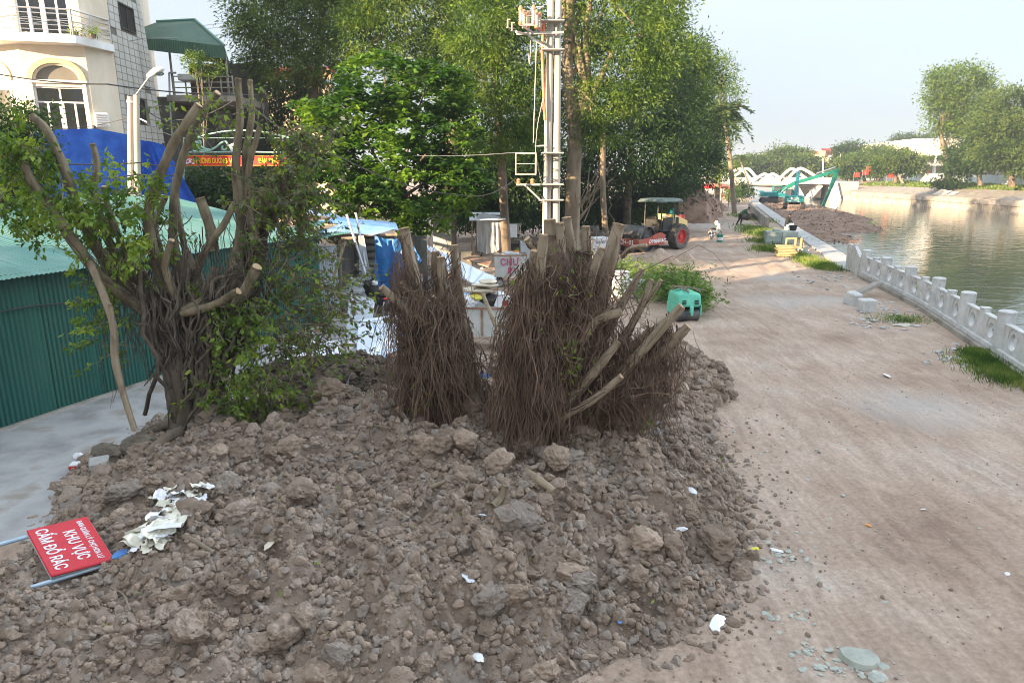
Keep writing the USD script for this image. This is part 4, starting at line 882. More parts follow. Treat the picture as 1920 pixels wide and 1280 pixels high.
# bare street-side trunks and concrete poles under the row
for px, y0, y1, Y, rd, lab in ((1131, 250, 450, 44, .20, 'bare dark straight trunk behind the front drum of the road roller'), (1255, 300, 372, 78, .30, 'left one of two straight grey palm trunks beside the brown heap'), (1266, 295, 372, 76, .36, 'right, thicker one of two straight grey palm trunks beside the brown heap')):
    t = thing('bare_trunk', lab, 'tree trunk', foot(px, Y))
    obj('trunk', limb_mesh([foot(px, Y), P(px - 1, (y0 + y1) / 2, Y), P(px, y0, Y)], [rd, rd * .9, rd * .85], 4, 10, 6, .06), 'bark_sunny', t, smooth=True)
def palm(label, px, py, Y, frond, n, seed, h_base=0.0):
    r = np.random.default_rng(seed)
    top = P(px, py, Y); b = foot(px + 1, Y); b[2] = h_base
    t = thing('palm_tree', label, 'palm tree', b)
    obj('trunk', limb_mesh([b, (b + top) / 2 + [.1, 0, 0], top], [frond * .085, frond * .075, frond * .06], seed, 10, 6, .05), 'bark_sunny', t, smooth=True)
    mb = MB(); st = MB()
    for k in range(n):
        a = k * 2.399 + r.normal(0, .15); el = r.uniform(-.5, 1.0)
        d = np.array([math.cos(a) * math.cos(el), math.sin(a) * math.cos(el), math.sin(el)])
        s = np.linspace(0, 1, 9)[:, None]; L = frond * r.uniform(.8, 1.1)
        c = top + d * L * s + np.array([0, 0, -1.0]) * (L * .62 * s ** 2.2)
        st.tube(c, np.linspace(.03, .006, 9) * frond / 2.5, 4)
        m_ = 26; ss = np.repeat(np.linspace(.1, 1, m_), 2); cc = np.stack([np.interp(ss, s[:, 0], c[:, q]) for q in range(3)], 1)
        side = nz(np.cross(d, [0, 0, 1])); sg = np.tile([1, -1], m_)[:, None]
        mb.add(*leaves(cc, frond * .30 * (1 - .5 * ss[:, None]), frond * .042, r, D=(side * sg + d * .5) * 3, droop=1.1, up=.4))
    obj('fronds', mb, 'leaf_palm', t); obj('frond_stalks', st, 'leaf_palm', t)
palm('palm with a ringed pale trunk at the end of the tall tree row', 1358, 208, 80, 3.5, 22, 5)
palm('small dark palm in the distance left of the bridge, below the big palm', 1386, 296, 150, 2.6, 13, 6)

# shrub at the left edge and climbers
r = np.random.default_rng(71)
for lab, pl, Y, n, lm in (('dense green shrub at the left edge in front of the white house', [(20, 230, 50, 40, 0, .8), (10, 300, 60, 60, 0, .9), (50, 280, 40, 50, -.2, .7), (0, 360, 50, 40, 0, .8), (75, 215, 20, 14, 0, .4)], 17.5, 420, 'leaf_dark'),
                          ('leafy sapling with long stem growing beside the roofed balcony of the dark house', [(378, 122, 26, 18, 0, .5), (400, 130, 16, 14, 0, .4), (362, 112, 14, 10, 0, .4)], 33, 60, 'leaf_tall')):
    tree('shrub' if n > 100 else 'sapling', lab, foot(pl[0][0], Y), [foot(pl[0][0], Y), P(pl[0][0] + 4, 300, Y), P(pl[0][0], pl[0][1], Y)], [.05, .04, .02], blobs_px(pl, Y), n, 22, .16, .12, .05, lm, 'twig', 72 + n, nlimb=6, cat='shrub' if n > 100 else 'sapling')

# ================================================================ houses at left
# ---- green corrugated market shed
A = np.array([-9.08, 11.36, 0.0]); dW = np.array([0.347, 0.938, 0]); dP = np.array([-0.938, 0.347, 0])
shed = thing('market_shed', 'long shed of dark green corrugated walls under a pale green corrugated roof', 'shed', A)
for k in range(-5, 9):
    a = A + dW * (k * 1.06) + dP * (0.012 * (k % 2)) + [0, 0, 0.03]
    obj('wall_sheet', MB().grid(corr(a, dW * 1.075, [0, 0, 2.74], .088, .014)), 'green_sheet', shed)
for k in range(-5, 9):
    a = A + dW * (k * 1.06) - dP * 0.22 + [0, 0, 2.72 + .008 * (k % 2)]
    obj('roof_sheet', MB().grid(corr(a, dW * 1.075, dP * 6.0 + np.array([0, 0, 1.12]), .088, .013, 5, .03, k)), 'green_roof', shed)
mb = MB()
for k in range(-2, 5):
    mb.beam(A + dW * (k * 2.12) + dP * .06, A + dW * (k * 2.12) + dP * .06 + [0, 0, 2.7], .06)
    mb.beam(A + dW * (k * 2.12) + dP * .06 + [0, 0, 2.65], A + dW * (k * 2.12) + dP * 5.7 + [0, 0, 3.72], .05)
mb.box(A + dW * 9.5 + dP * 2.9 + [0, 0, 1.35], (5.7, .03, 2.66), np.stack([dP, dW, [0, 0, 1]], 1))
obj('frame', mb, 'steel_dark', shed)
obj('footing', MB().beam(A + dW * -5 - dP * .03 + [0, 0, .05], A + dW * 9.4 - dP * .03 + [0, 0, .05], .10, .14), 'concrete_old', shed)
cb = [A + dW * t - dP * .05 + [0, 0, 2.13 + .05 * math.sin(t * 2.1) - .02 * t] for t in np.linspace(-1, 3.2, 24)]
obj('wall_cable', MB().tube(cb, .014, 5), 'wire', shed)
# ---- three storey white house
H0, H1, H2, H3, H4 = (np.array(q) for q in ((-23.6, 31.7), (-20.55, 30.5), (-18.2, 31.2), (-17.75, 32.6), (-18.0, 36.0)))
house = thing('white_house', 'three storey cream white house with arched windows, curved balcony and tiled side wall', 'house', (-22, 34, 0))
def prism(poly, z0, z1): return m3.Manifold.extrude(m3.CrossSection([np.asarray(poly, float)]), z1 - z0).translate((0, 0, z0))
foot_ = [(-36, 33.5), tuple(H0), tuple(H1), tuple(H2), tuple(H3), (-18.15, 36.0), (-22.5, 46), (-36, 46)]
body = prism(foot_, 0, 17)
ex = nz(H2 - H1); en = np.array([ex[1], -ex[0]]); R3 = np.stack([[ex[0], ex[1], 0], [-en[0], -en[1], 0], [0, 0, 1]], 1)   # along, inward, up
mid = (H1 + H2) / 2
def hp(a, d, z): return np.array([*(mid + ex * a - en * d), z])       # on the bay: along, inward, height
def obox(a, d, z, s): return m3.Manifold.cube(s, True).transform(np.hstack([R3, hp(a, d, z)[:, None]]))
ww = 1.16
body = body - obox(-.15, 0, 11.65, (1.9, .5, 3.0)) - obox(0.03, 0, 7.0, (1.86, .5, 2.15))
arc = m3.Manifold.cylinder(.5, 1.0, 1.0, 40, True).scale((.82, 0.62, 1)).rotate((90, 0, 0)).transform(np.hstack([R3, hp(.03, 0, 8.32)[:, None]]))
body = body - (arc ^ obox(.05, 0, 8.82, (2.4, .6, 1.0)))
obj('wall', body, 'house_wall', house)
def window(a, z, w, h, d, trans, label=None):
    """Four-light metal window with a transom: frame, panes."""
    fr = MB(); wd = (w - .05) / 2
    zt = z + h / 2 - trans
    for q in (-w / 2 + .03, 0, w / 2 - .03): fr.box(hp(a + q, d, z), (.06, .07, h), R3)
    for q in (-w / 2 + .03 + .21 * w, w / 2 - .03 - .21 * w, -.055 - .0, .055): fr.box(hp(a + q, d - .01, z - trans / 2), (.075, .06, h - trans), R3)
    for q in (z - h / 2 + .03, zt, z + h / 2 - .03): fr.box(hp(a, d - .02, q), (w, .05, .06), R3)
    f = obj('window', fr, 'white_paint', house, label=label)
    for x0, x1, z0, z1 in ((-w / 2, 0, zt, z + h / 2), (0, w / 2, zt, z + h / 2), (-w / 2, -w / 2 + .21 * w, z - h / 2, zt), (-w / 2 + .21 * w, 0, z - h / 2, zt), (0, w / 2 - .21 * w, z - h / 2, zt), (w / 2 - .21 * w, w / 2, z - h / 2, zt)):
        obj('pane', MB().box(hp(a + (x0 + x1) / 2, d + .02, (z0 + z1) / 2), (x1 - x0 - .05, .012, z1 - z0 - .05), R3), 'window_glass', f)
    obj('reveal', MB().box(hp(a, d + .17, z), (w, .02, h), R3), 'interior', f)
window(-.15, 11.65, 1.9, 3.0, .12, .62); window(.03, 7.0, 1.86, 2.15, .12, .62)
# arch over the lower window: pane and yellow moulding
th = np.linspace(0, np.pi, 25)
def arch_pts(rx, rz, d): return np.array([hp(.03 + rx * math.cos(q), d, 8.34 + rz * math.sin(q)) for q in th])
for rx, rz, mt, nm in ((1.10, .88, 'house_trim', 'arch_moulding'),):
    mb = MB()
    Xa, Xb = arch_pts(rx + .0, rz, -.10), arch_pts(rx - .20, rz - .20, -.10); Xc, Xd = arch_pts(rx - .20, rz - .20, .05), arch_pts(rx, rz, .05)
    mb.grid(np.stack([Xa, Xb, Xc, Xd, Xa], 1)); obj(nm, mb, mt, house)
pv = np.vstack([arch_pts(.84, .64, .1), [hp(.05, .1, 8.34)]])
obj('arch_pane', MB().add(pv, [[i, i + 1, 25] for i in range(24)]), 'interior', house)
obj('lintel', MB().box(hp(.03, -.04, 8.28), (2.25, .10, .13), R3), 'white_paint', house)
for q in (-.97, 1.03): obj('window_jamb', MB().box(hp(q, -.02, 7.05), (.12, .06, 2.3), R3), 'white_paint', house)
# second arch, partly seen at the left facet
exl = nz(H1 - H0); enl = np.array([exl[1], -exl[0]]); ml = (H0 + H1) / 2
def hl(a, d, z): return np.array([*(ml + exl * a - enl * d), z])
Xa = np.array([hl(1.0 * math.cos(q), -.08, 8.34 + .85 * math.sin(q)) for q in th]); Xb = np.array([hl(.78 * math.cos(q), -.08, 8.34 + .64 * math.sin(q)) for q in th])
obj('arch_moulding', MB().grid(np.stack([Xa, Xb, Xb + [0, .12, 0], Xa + [0, .12, 0], Xa], 1)), 'house_trim', house)
Rl = np.stack([[exl[0], exl[1], 0], [-enl[0], -enl[1], 0], [0, 0, 1]], 1)
w_ = obj('window', MB().box(hl(0, -.02, 7.0), (1.7, .06, 2.1), Rl), 'white_paint', house)
obj('pane', MB().box(hl(0, -.05, 7.0), (1.5, .03, 1.9), Rl), 'dark_wall', w_)
# balcony slab and stainless railing
off = 0.95
B = [H0 + np.array([-.6, -off]), H1 + np.array([-.35, -off * .95]), H2 + np.array([.18, -off * .9]), H3 + np.array([.12, -.1])]
slab = prism([(-24, 33.0)] + [tuple(b) for b in B] + [(-18.1, 33.0)], 9.72, 10.02)
obj('balcony', slab, 'white_paint', house)
rail = MB()
for b0, b1 in zip(B[:-1], B[1:]):
    b0, b1 = b0 * .97 + np.array([-22, 34]) * .03, b1 * .97 + np.array([-22, 34]) * .03
    for z, rr in ((11.02, .03), (10.84, .018), (10.58, .014), (10.40, .014), (10.22, .014)): rail.cyl([*b0, z], [*b1, z], rr, n=8)
    m_ = max(2, int(np.linalg.norm(b1 - b0) / 1.25))
    for k in range(m_ + 1):
        q = b0 + (b1 - b0) * k / m_; rail.cyl([*q, 10.02], [*q, 11.06], .032, n=8)
        if k < m_:
            q2 = b0 + (b1 - b0) * (k + 1) / m_
            rail.cyl([*q, 10.44], [*q2, 10.70], .010, n=6); rail.cyl([*q, 10.70], [*q2, 10.44], .010, n=6)
obj('railing', rail, 'stainless', house, smooth=30)
# tiled side wall with two window holes, each tile a piece
def flare(z): return 0.9 * sstep(13.5, 5.0, z) - 0.3 * sstep(11, 17, z)
tw_ = obj('tiled_wall', MB().grid(np.array([[[*(H3 + (H4 - H3) * s * (1 + flare(z) / 3.2 * s)), z] for s in np.linspace(0, 1, 5)] for z in np.linspace(0, 17, 18)])), 'grout', house)
rt = np.random.default_rng(5)
e_w = H4 - H3
for iz in range(38):
    z0 = 4.6 + iz * .31
    for ix in range(7):
        s0, s1 = ix / 7, (ix + 1) / 7
        zc_ = z0 + .155
        if (2 <= ix <= 4 and 10.9 < zc_ < 12.05) or (3 <= ix <= 4 and 6.8 < zc_ < 8.0): continue
        if rt.random() < .03: continue
        q = []
        for s, z in ((s0 + .008, z0 + .012), (s1 - .008, z0 + .012), (s1 - .008, z0 + .298), (s0 + .008, z0 + .298)):
            q.append([*(H3 + e_w * s * (1 + flare(z) / 3.2 * s)), z])
        n_ = nz(np.cross(np.subtract(q[1], q[0]), np.subtract(q[3], q[0])))
        obj('tile', MB().slab(np.array(q) + n_ * (.018 + .006 * rt.random()), .022), 'tile_white', tw_)
for s0, s1, z0, z1 in ((2 / 7, 5 / 7, 10.95, 12.0), (3 / 7, 5 / 7, 6.85, 7.95)):
    q = [[*(H3 + e_w * s), z] for s, z in ((s0, z0), (s1, z0), (s1, z1), (s0, z1))]
    n_ = nz(np.cross(np.subtract(q[1], q[0]), np.subtract(q[3], q[0])))
    wq = obj('side_window', MB().slab(np.array(q) + n_ * .004, .02), 'dark_inside', house)
    mb = MB()
    for a_, b_ in zip(q, q[1:] + q[:1]): mb.beam(np.array(a_) + n_ * .03, np.array(b_) + n_ * .03, .05)
    mb.beam((np.array(q[0]) + q[1]) / 2 + n_ * .03, (np.array(q[2]) + q[3]) / 2 + n_ * .03, .03)
    obj('frame', mb, 'steel_dark', wq)
acp = np.array([*(H2 + (H3 - H2) * .25 + np.array([.15, -.25])), 6.75])
ac = obj('junction_box', MB().box(acp, (.55, .3, .62), rotz(.6), .05), 'white_paint', house)
mb = MB()
for k in range(5): mb.box(acp + rotz(.6) @ [0, -.16, .2 - k * .1], (.4, .012, .03), rotz(.6))
obj('vent', mb, 'concrete', ac)
mb = MB()
pot = []
for px, py in ((178, 95), (143, 92)):
    p = P(px, py, 31.0); pot.append(p)
    r_ = np.random.default_rng(int(px))
    pp = thing('balcony_plant', 'potted bushy plant behind the balcony railing of the white house, ' + ('outer right corner' if px > 160 else 'beside the window'), 'plant', (p[0], p[1], 10.02))
    obj('pot', MB().lathe([(0.01, 0), (.10, 0), (.13, .16), (.12, .16), (.11, .13), (0.01, .13)], (p[0], p[1], 10.02), 12), 'bark_dark', pp, smooth=40)
    obj('leaves', leaves(r_.normal([p[0], p[1], 10.3], [.13, .12, .09], (70, 3)), .16, .05, r_, droop=.2), 'leaf_banyan', pp, kind='stuff')

# ---- dark house with a green hip roof and a covered balcony
Yd = 38.0
dh = thing('dark_house', 'weathered dark grey house with a green hip roof over its open upper balcony', 'house', P(350, 640, Yd))
def D(px, py, dy=0): return P(px, py, Yd + dy)
zE, zB = D(350, 92)[2], D(350, 182)[2]
xl, xr = D(272, 92)[0], D(432, 92)[0]
obj('wall', MB().box(((xl + D(322, 200)[0]) / 2 - .3, Yd + 2.5, zB / 2), (D(330, 200)[0] - xl + .6, 5.2, zB)).box(((xl + xr) / 2, Yd + 5.0, zE / 2), (xr - xl, .25, zE)), 'dark_wall', dh)
obj('wall', MB().box((D(372, 200)[0], Yd + 1.2, zB / 2 - .3), (xr - xl - 2.0, .2, zB - .6)), 'dark_wall', dh)
obj('floor_slab', MB().box(((D(318, 185)[0] + xr) / 2 + .1, Yd + 1.8, zB - .10), (xr - D(318, 185)[0] + .1, 4.4, .32)), 'concrete_old', dh)
roof = MB(); e0, e1, e2, e3 = np.array([xl - .6, Yd - .8, zE + .55]), np.array([xr, Yd - .8, zE + .0]), np.array([xr - 2.4, Yd + 6, zE]), np.array([xl - .6, Yd + 6, zE + .55])
rg0, rg1 = np.array([xl - .4, Yd + 2.4, zE + 1.75]), np.array([D(328, 40)[0], Yd + 2.4, zE + 1.85])
roof.quad([e0, e1, rg1, rg0]); roof.add([e1, e2, rg1], [[0, 1, 2]]); roof.quad([e2, e3, rg0, rg1])
obj('roof', roof, 'roof_darkgreen', dh)
obj('roof_cap', MB().tube([e1 + [0, 0, .04], rg1 + [0, 0, .04]], .07, 6).tube([rg0 + [0, 0, .04], rg1 + [0, 0, .04]], .07, 6), 'green_roof', dh)
for k in range(6):
    a, b = e0 + (e1 - e0) * k / 6, e0 + (e1 - e0) * (k + 1) / 6
    obj('fascia_sheet', MB().grid(corr(a + [0, -.02 - .01 * (k % 2), -.62], b - a + [.02, 0, 0], [0, 0, .62], .12, .012)), 'roof_darkgreen', dh)
obj('fascia_sheet', MB().grid(corr(e1 + [0, 0, -.62], e2 - e1, [0, 0, .62], .12, .012)), 'roof_darkgreen', dh)
for px in (327, 380, 430): obj('post', MB().cyl(D(px, 182, .0), [D(px, 182)[0], Yd, zE - .1], .06, n=8), 'concrete_old', dh)
rl = MB(); x0, x1 = D(330, 180)[0], xr
for z in (zB + .18, zB + .45, zB + .72, zB + 1.0): rl.beam([x0, Yd - .1, z], [x1, Yd - .1, z], .05)
for q in np.linspace(x0, x1, 6): rl.beam([q, Yd - .1, zB], [q, Yd - .1, zB + 1.05], .06)
obj('railing', rl, 'concrete_old', dh)
obj('drain_pipe', MB().tube([D(317, 137, -.2), D(319, 200, -.2), D(323, 260, -.2)], .05, 8).tube([D(317, 137, -.2), D(330, 137, -.2)], .05, 8), 'galv', dh)
obj('gallery_box', MB().box(D(352, 146, -.3), (.85, .5, .32), None, .04), 'concrete', dh)

# ---- red-roofed beige building behind the trees
bh = thing('beige_building', 'beige building with red roof glimpsed between the trees at upper left', 'building', P(545, 640, 62))
obj('wall', MB().box([P(555, 200, 62)[0], 65, P(555, 158, 62)[2] / 2], (6.4, 6, P(555, 158, 62)[2])), 'beige_wall', bh)
obj('wall', MB().box([P(470, 200, 62)[0], 64, P(480, 150, 62)[2] / 2], (4.2, 5, P(480, 150, 62)[2])), 'beige_wall', bh)
a, b = P(488, 146, 61.5), P(618, 144, 61.5)
obj('roof', MB().slab([a, b, b + [0, 3.5, 1.3], a + [0, 3.5, 1.3]], .15), 'roof_red', bh)
obj('parapet', MB().box(P(612, 140, 61.4), (.8, .5, .8)), 'cream_wall', bh)
for px in (488, 500, 560): obj('window', MB().box(P(px, 175, 61.93), (.5, .1, .9)), 'dark_wall', bh)

# ---- houses of the same street beyond the left edge of the view; they throw the long evening shade
def row_house(label, x0, x1, y0, y1, h):
    t = thing('row_house', label, 'house', ((x0 + x1) / 2, (y0 + y1) / 2, 0))
    obj('wall', MB().box(((x0 + x1) / 2, (y0 + y1) / 2, h / 2), (x1 - x0, y1 - y0, h)), 'house_wall', t)
    obj('roof', MB().box(((x0 + x1) / 2, (y0 + y1) / 2, h + .12), (x1 - x0 + .8, y1 - y0 + .8, .24)), 'concrete_old', t)
    for z in np.arange(2.0, h - 1.2, 3.4):
        for y in np.arange(y0 + 2, y1 - 1, 3.2):
            w = obj('window', MB().box((x1 + .03, y, z), (.08, 1.5, 1.6)), 'white_paint', t)
            obj('pane', MB().box((x1 + .08, y, z), (.03, 1.3, 1.4)), 'dark_inside', w)
row_house('plain tall house up the lane, outside the left edge of the view', -28, -18, -22, -0.6, 13.5)
row_house('lower house of the lane, far outside the left edge of the view', -52, -41, 9.2, 26, 11.2)
row_house('narrow taller house of the lane, far outside the left edge of the view', -52, -41.3, 2.0, 9, 13.2)
row_house('second tall house behind the viewpoint, never in view', -18, -2, -34, -22, 11)

# ================================================================ tarpaulins, lamp posts, banner, wires
def cloth(top, bot, Y, n=60, m=26, fold=.12, seed=0, sag=0.0):
    """A hanging cloth between two pixel polylines at depth Y, with folds."""
    s = np.linspace(0, 1, n)
    def poly(pl):
        pl = np.asarray(pl, float); t = np.concatenate([[0], np.cumsum(np.hypot(*np.diff(pl[:, :2], axis=0).T))]); t /= t[-1]
        return np.stack([np.interp(s, t, pl[:, k]) for k in range(pl.shape[1])], 1)
    a, b = poly(top), poly(bot)
    X = np.zeros((n, m, 3))
    for j, v in enumerate(np.linspace(0, 1, m)):
        q = a + (b - a) * v
        X[:, j] = [P(x[0], x[1], Y + (x[2] if len(x) > 2 else 0)) for x in q]
    u, v = np.meshgrid(s, np.linspace(0, 1, m), indexing='ij')
    w = meshkit.fbm(np.stack([u * 9 + v * 1.2, v * 1.4, u * 0 + seed], -1), 4, seed) - 0.5
    X[..., 1] += fold * (w * 1.6 + .15 * np.sin(u * 31 + 9 * w)) * (0.35 + v) - sag * np.sin(np.pi * v) * .5
    X[..., 2] += fold * .25 * (meshkit.fbm(np.stack([u * 6, v * 3, u * 0 + seed + 5], -1), 3, seed) - 0.5)
    return X
t = thing('blue_tarpaulin', 'bright blue tarpaulin draped over tall poles in front of the white house', 'tarpaulin', P(130, 640, 24.5) * [1, 1, 0])
obj('cloth', MB().grid(cloth([(14, 258), (62, 272), (67, 243), (120, 242), (178, 241), (219, 248), (252, 254)], [(4, 400), (40, 400), (90, 402), (150, 404), (200, 404), (240, 404), (266, 402)], 24.5, 90, 30, .16, 3)), 'tarp_blue', t, smooth=True)
for px in (66, 178): obj('pole', MB().cyl(P(px, 240, 24.6) * [1, 1, 0], P(px, 237, 24.6), .05, n=8), 'steel_dark', t)
t = thing('blue_tarpaulin', 'darker blue tarpaulin sagging to the right behind the twin lamp posts', 'tarpaulin', P(310, 640, 26) * [1, 1, 0])
obj('cloth', MB().grid(cloth([(236, 252), (264, 262), (288, 267), (306, 272)], [(244, 404), (290, 404), (330, 402), (384, 396)], 26, 60, 26, .22, 9)), 'tarp_blue', t, smooth=True)
for px in (306,): obj('pole', MB().cyl(P(px, 240, 26.1) * [1, 1, 0], P(px, 268, 26.1), .05, n=8), 'steel_dark', t)

Yl = 22.0
lp = thing('lamp_post', 'pair of slim concrete posts with a street lamp in front of the blue tarpaulin', 'street lamp', foot(255, Yl))
for px, py in ((244, 181), (256, 179)): obj('post', MB().tube([foot(px + 12, Yl), P(px, py, Yl)], [.115, .085], 14), 'pole_concrete', lp, smooth=30)
la, lb = P(256, 181, Yl), P(281, 143, Yl - .3)
obj('arm', MB().tube([la - [0, 0, .3], la + [0, 0, .05], lb], .026, 8), 'galv', lp, smooth=True)
dl = nz(lb - la); hd = lb + dl * .06
ld = np.array([.75, -.1, .35])
hv_ = m3.Manifold.batch_hull([m3.Manifold.sphere(.07, 16).translate(tuple(hd - ld * .1)), m3.Manifold.sphere(.15, 16).scale((1, .9, .7)).translate(tuple(hd + nz(ld) * .22)), m3.Manifold.sphere(.11, 16).scale((1, .9, .6)).translate(tuple(hd + nz(ld) * .38))])
lh = obj('lamp_head', hv_, 'white_paint', lp, smooth=40)
obj('lens', m3.Manifold.sphere(.125, 16).scale((1.1, .9, .55)).translate(tuple(hd + nz(ld) * .27 + [.03, 0, -.085])), 'window_glass', lh, smooth=True)
obj('band', MB().cyl(P(244, 189, Yl) + [-.0, -.02, 0], P(244, 193, Yl) + [0, -.02, 0], .1, n=14), 'white_paint', lp)
tb = P(263, 223, Yl - .15)
obj('tube_lamp', MB().cyl(tb, tb + [.22, -.05, -.1], .022, n=8), 'white_paint', lp, smooth=True)

Yb = 26.5
gt = thing('market_arch', 'pale green wrought iron arch with scrolls above the red banner', 'iron arch', foot(440, Yb))
for k, (pl, rr) in enumerate((([(346, 286), (450, 285), (552, 286)], .03), ([(352, 262), (400, 250), (440, 245), (490, 247), (560, 262)], .028), ([(352, 259), (450, 259), (552, 259)], .012))):
    obj('bar', MB().tube(curve([P(x, y, Yb) for x, y in pl], 8), rr, 8), 'iron_green', gt, smooth=True)
for px in (346, 556): obj('post', MB().cyl(foot(px, Yb), P(px, 258, Yb), .05, n=10), 'iron_green', gt)
for pl in ([(392, 283), (405, 276), (415, 268), (424, 266), (427, 274), (422, 281), (416, 279), (418, 274)], [(395, 283), (378, 281), (369, 272), (371, 265), (377, 266), (375, 271)], [(393, 281), (380, 277), (372, 268), (366, 266)], [(360, 283), (380, 285), (395, 282)]):
    obj('scroll', MB().tube(curve([P(x, y, Yb - .02) for x, y in pl], 6), .035, 8), 'iron_green', gt, smooth=True)
sh = [P(x, y, Yb - .05) for x, y in ((428, 272), (438, 268), (448, 272), (446, 282), (438, 286), (431, 281))]
obj('shield', MB().add(np.vstack([sh, np.array(sh) + [0, .04, 0]]), [[0, 5, 4], [0, 4, 3], [0, 3, 2], [0, 2, 1]] + [[i, (i + 1) % 6, 6 + (i + 1) % 6] for i in range(6)] + [[i, 6 + (i + 1) % 6, 6 + i] for i in range(6)]), 'white_paint', gt)

def lettering(text, height, R, o, mat_, parent, squeeze=1.0, bold=True, name='lettering', depth=.004, width=None):
    q = meshkit.text_mesh(text, height, depth, bold); v = np.array(q.vertices)
    if width: v[:, 0] = (v[:, 0] - v[:, 0].min()) * width / np.ptp(v[:, 0])
    else: v[:, 0] *= squeeze
    return obj(name, (v @ np.asarray(R).T + np.asarray(o, float), np.array(q.faces)), mat_, parent)
bn = thing('banner', 'long red cloth banner with yellow capitals strung behind the banyan limbs', 'banner', P(440, 300, Yb - .1))
b0, b1 = P(349, 311, Yb - .12), P(556, 311, Yb - .12); bh_ = P(440, 291, Yb - .12)[2] - P(440, 311, Yb - .12)[2]
X = np.array([[[b0[0] + (b1[0] - b0[0]) * s, b0[1] + .02 * math.sin(s * 23), b0[2] + bh_ * h - .02 * math.sin(math.pi * s)] for h in np.linspace(0, 1, 6)] for s in np.linspace(0, 1, 50)])
obj('cloth', MB().grid(X), 'red_cloth', bn, smooth=True)
Rf = np.array([[1, 0, 0], [0, 0, -1], [0, 1, 0.0]]).T      # text plane facing -y: columns are the images of x, y, z
Rf = np.stack([[1, 0, 0], [0, 0, 1], [0, -1, 0]], 1).astype(float)
wpx = (b1[0] - b0[0]) / 207
for txt, p0, p1 in (('ĐƯỜNG', 369, 397), ('DƯƠNG', 400, 428), ('V', 431, 437), ('ĐẢM', 486, 503), ('PHỐ', 506, 524)):
    lettering(txt, bh_ * .46, Rf, [b0[0] + (p0 - 349) * wpx, b0[1] - .045, b0[2] + bh_ * .24], 'yellow_paint', bn, width=(p1 - p0) * wpx)
em = MB(); ec = np.array([b0[0] + 9 * wpx, b0[1] - .04, b0[2] + bh_ * .36])
th2 = np.linspace(0, np.pi, 16)
Xo = np.array([[ec + [rr * math.cos(q), 0, rr * .72 * math.sin(q)] for rr in (.16, .12)] for q in th2])
em.grid(Xo); em.box(ec + [0, 0, -.05], (.32, .006, .05)); em.add(np.array([ec + [-.07, 0, 0], ec + [.07, 0, 0], ec + [0, 0, .08]]), [[0, 1, 2]])
obj('emblem', em, 'white_print', bn)
for y in (b0[2] + bh_ * .04, b0[2] + bh_ * .96): obj('hem', MB().beam([b0[0], b0[1] - .03, y], [b1[0], b0[1] - .03, y], .012), 'yellow_paint', bn)

def wire(label, pts, sag, rr=.012, m='wire', n=24):
    """Hanging wire through world points."""
    mb = MB()
    out = []
    for a, b in zip(pts[:-1], pts[1:]):
        s = np.linspace(0, 1, n)[:, None]; q = np.asarray(a) + (np.asarray(b) - a) * s; q[:, 2] -= sag * 4 * s[:, 0] * (1 - s[:, 0]); out.append(q)
    q = np.vstack(out)
    w = solo('overhead_wire', mb.tube(q, rr, 5), m, label, 'wire', smooth=True)
wire('thick black cable crossing the arched window of the white house', [P(-40, 132, 21.5), P(200, 158, 22), P(480, 178, 26)], .1, .022)
wire('twisted cable bundle crossing the blue tarpaulin near its middle', [P(-20, 296, 17), P(262, 305, 21.8), P(360, 306, 26)], .1, .02)
wire('lower cable bundle crossing the foot of the blue tarpaulin', [P(60, 332, 19), P(258, 327, 21.8), P(350, 322, 26)], .1, .02)
wire('thin grey wire over the green hip roof, uppermost of three', [P(150, 64, 36), P(460, 37, 50), P(700, -10, 66)], .15, .014, 'wire_grey')
wire('thin grey wire over the green hip roof, middle of three', [P(150, 66, 35), P(460, 45, 50), P(700, 0, 66)], .15, .014, 'wire_grey')
wire('thin grey wire over the green hip roof, lowest of three', [P(150, 76, 35), P(270, 72, 34), P(460, 57, 48), P(560, 40, 60)], .15, .014, 'wire_grey')
wire('black wire running down from the lamp posts past the dark house', [P(262, 196, 22), P(330, 225, 28), P(450, 180, 24)], .2, .016)
wire('wire from the twin lamp posts towards the red banner', [P(264, 224, 22), P(340, 258, 26)], .1, .012, 'wire_grey')
wire('dark sagging cable across the almond tree to the pole box', [P(448, 178, 21), P(640, 295, 22), P(870, 366, 24.5), P(968, 334, 25.3)], .25, .018)
wire('taut pale wire from the pole box into the almond tree', [P(966, 286, 25.5), P(780, 292, 25)], .05, .012, 'wire_grey')
wire('wire hung from the dark house wall to the twin posts', [P(60, 236, 30), P(240, 221, 22)], .2, .012)

# ================================================================ the twin electricity pole
Yp = 26.0
tp = thing('twin_power_pole', 'tall twin concrete power pole carrying insulators, brackets and an orange conduit', 'power pole', foot(1028, Yp))
for (x0, x1, dy) in ((1022, 1034, 0), (1040, 1047, .06)):
    obj('pole', MB().tube([foot(x0 - 1, Yp + dy), P(x1, -60, Yp + dy)], [.172, .112], 20), 'pole_concrete', tp, smooth=30)
obj('conduit', MB().tube(curve([P(1020, 38, Yp - .25), P(1017, 100, Yp - .25), P(1020, 190, Yp - .25), P(1022, 225, Yp - .24)], 8), .055, 10), 'orange_pipe', tp, smooth=True)
obj('conduit', MB().tube(curve([P(1022, 225, Yp - .22), P(1024, 330, Yp - .22), P(1025, 420, Yp - .22)], 8), .03, 8), 'galv', tp, smooth=True)
def arm(*seg, w=.07, name='bracket'):
    mb = MB()
    for a, b in seg: mb.beam(a, b, w, w)
    return obj(name, mb, 'steel_pale', tp)
Q = lambda x, y, dy=0: P(x, y, Yp - .3 + dy)
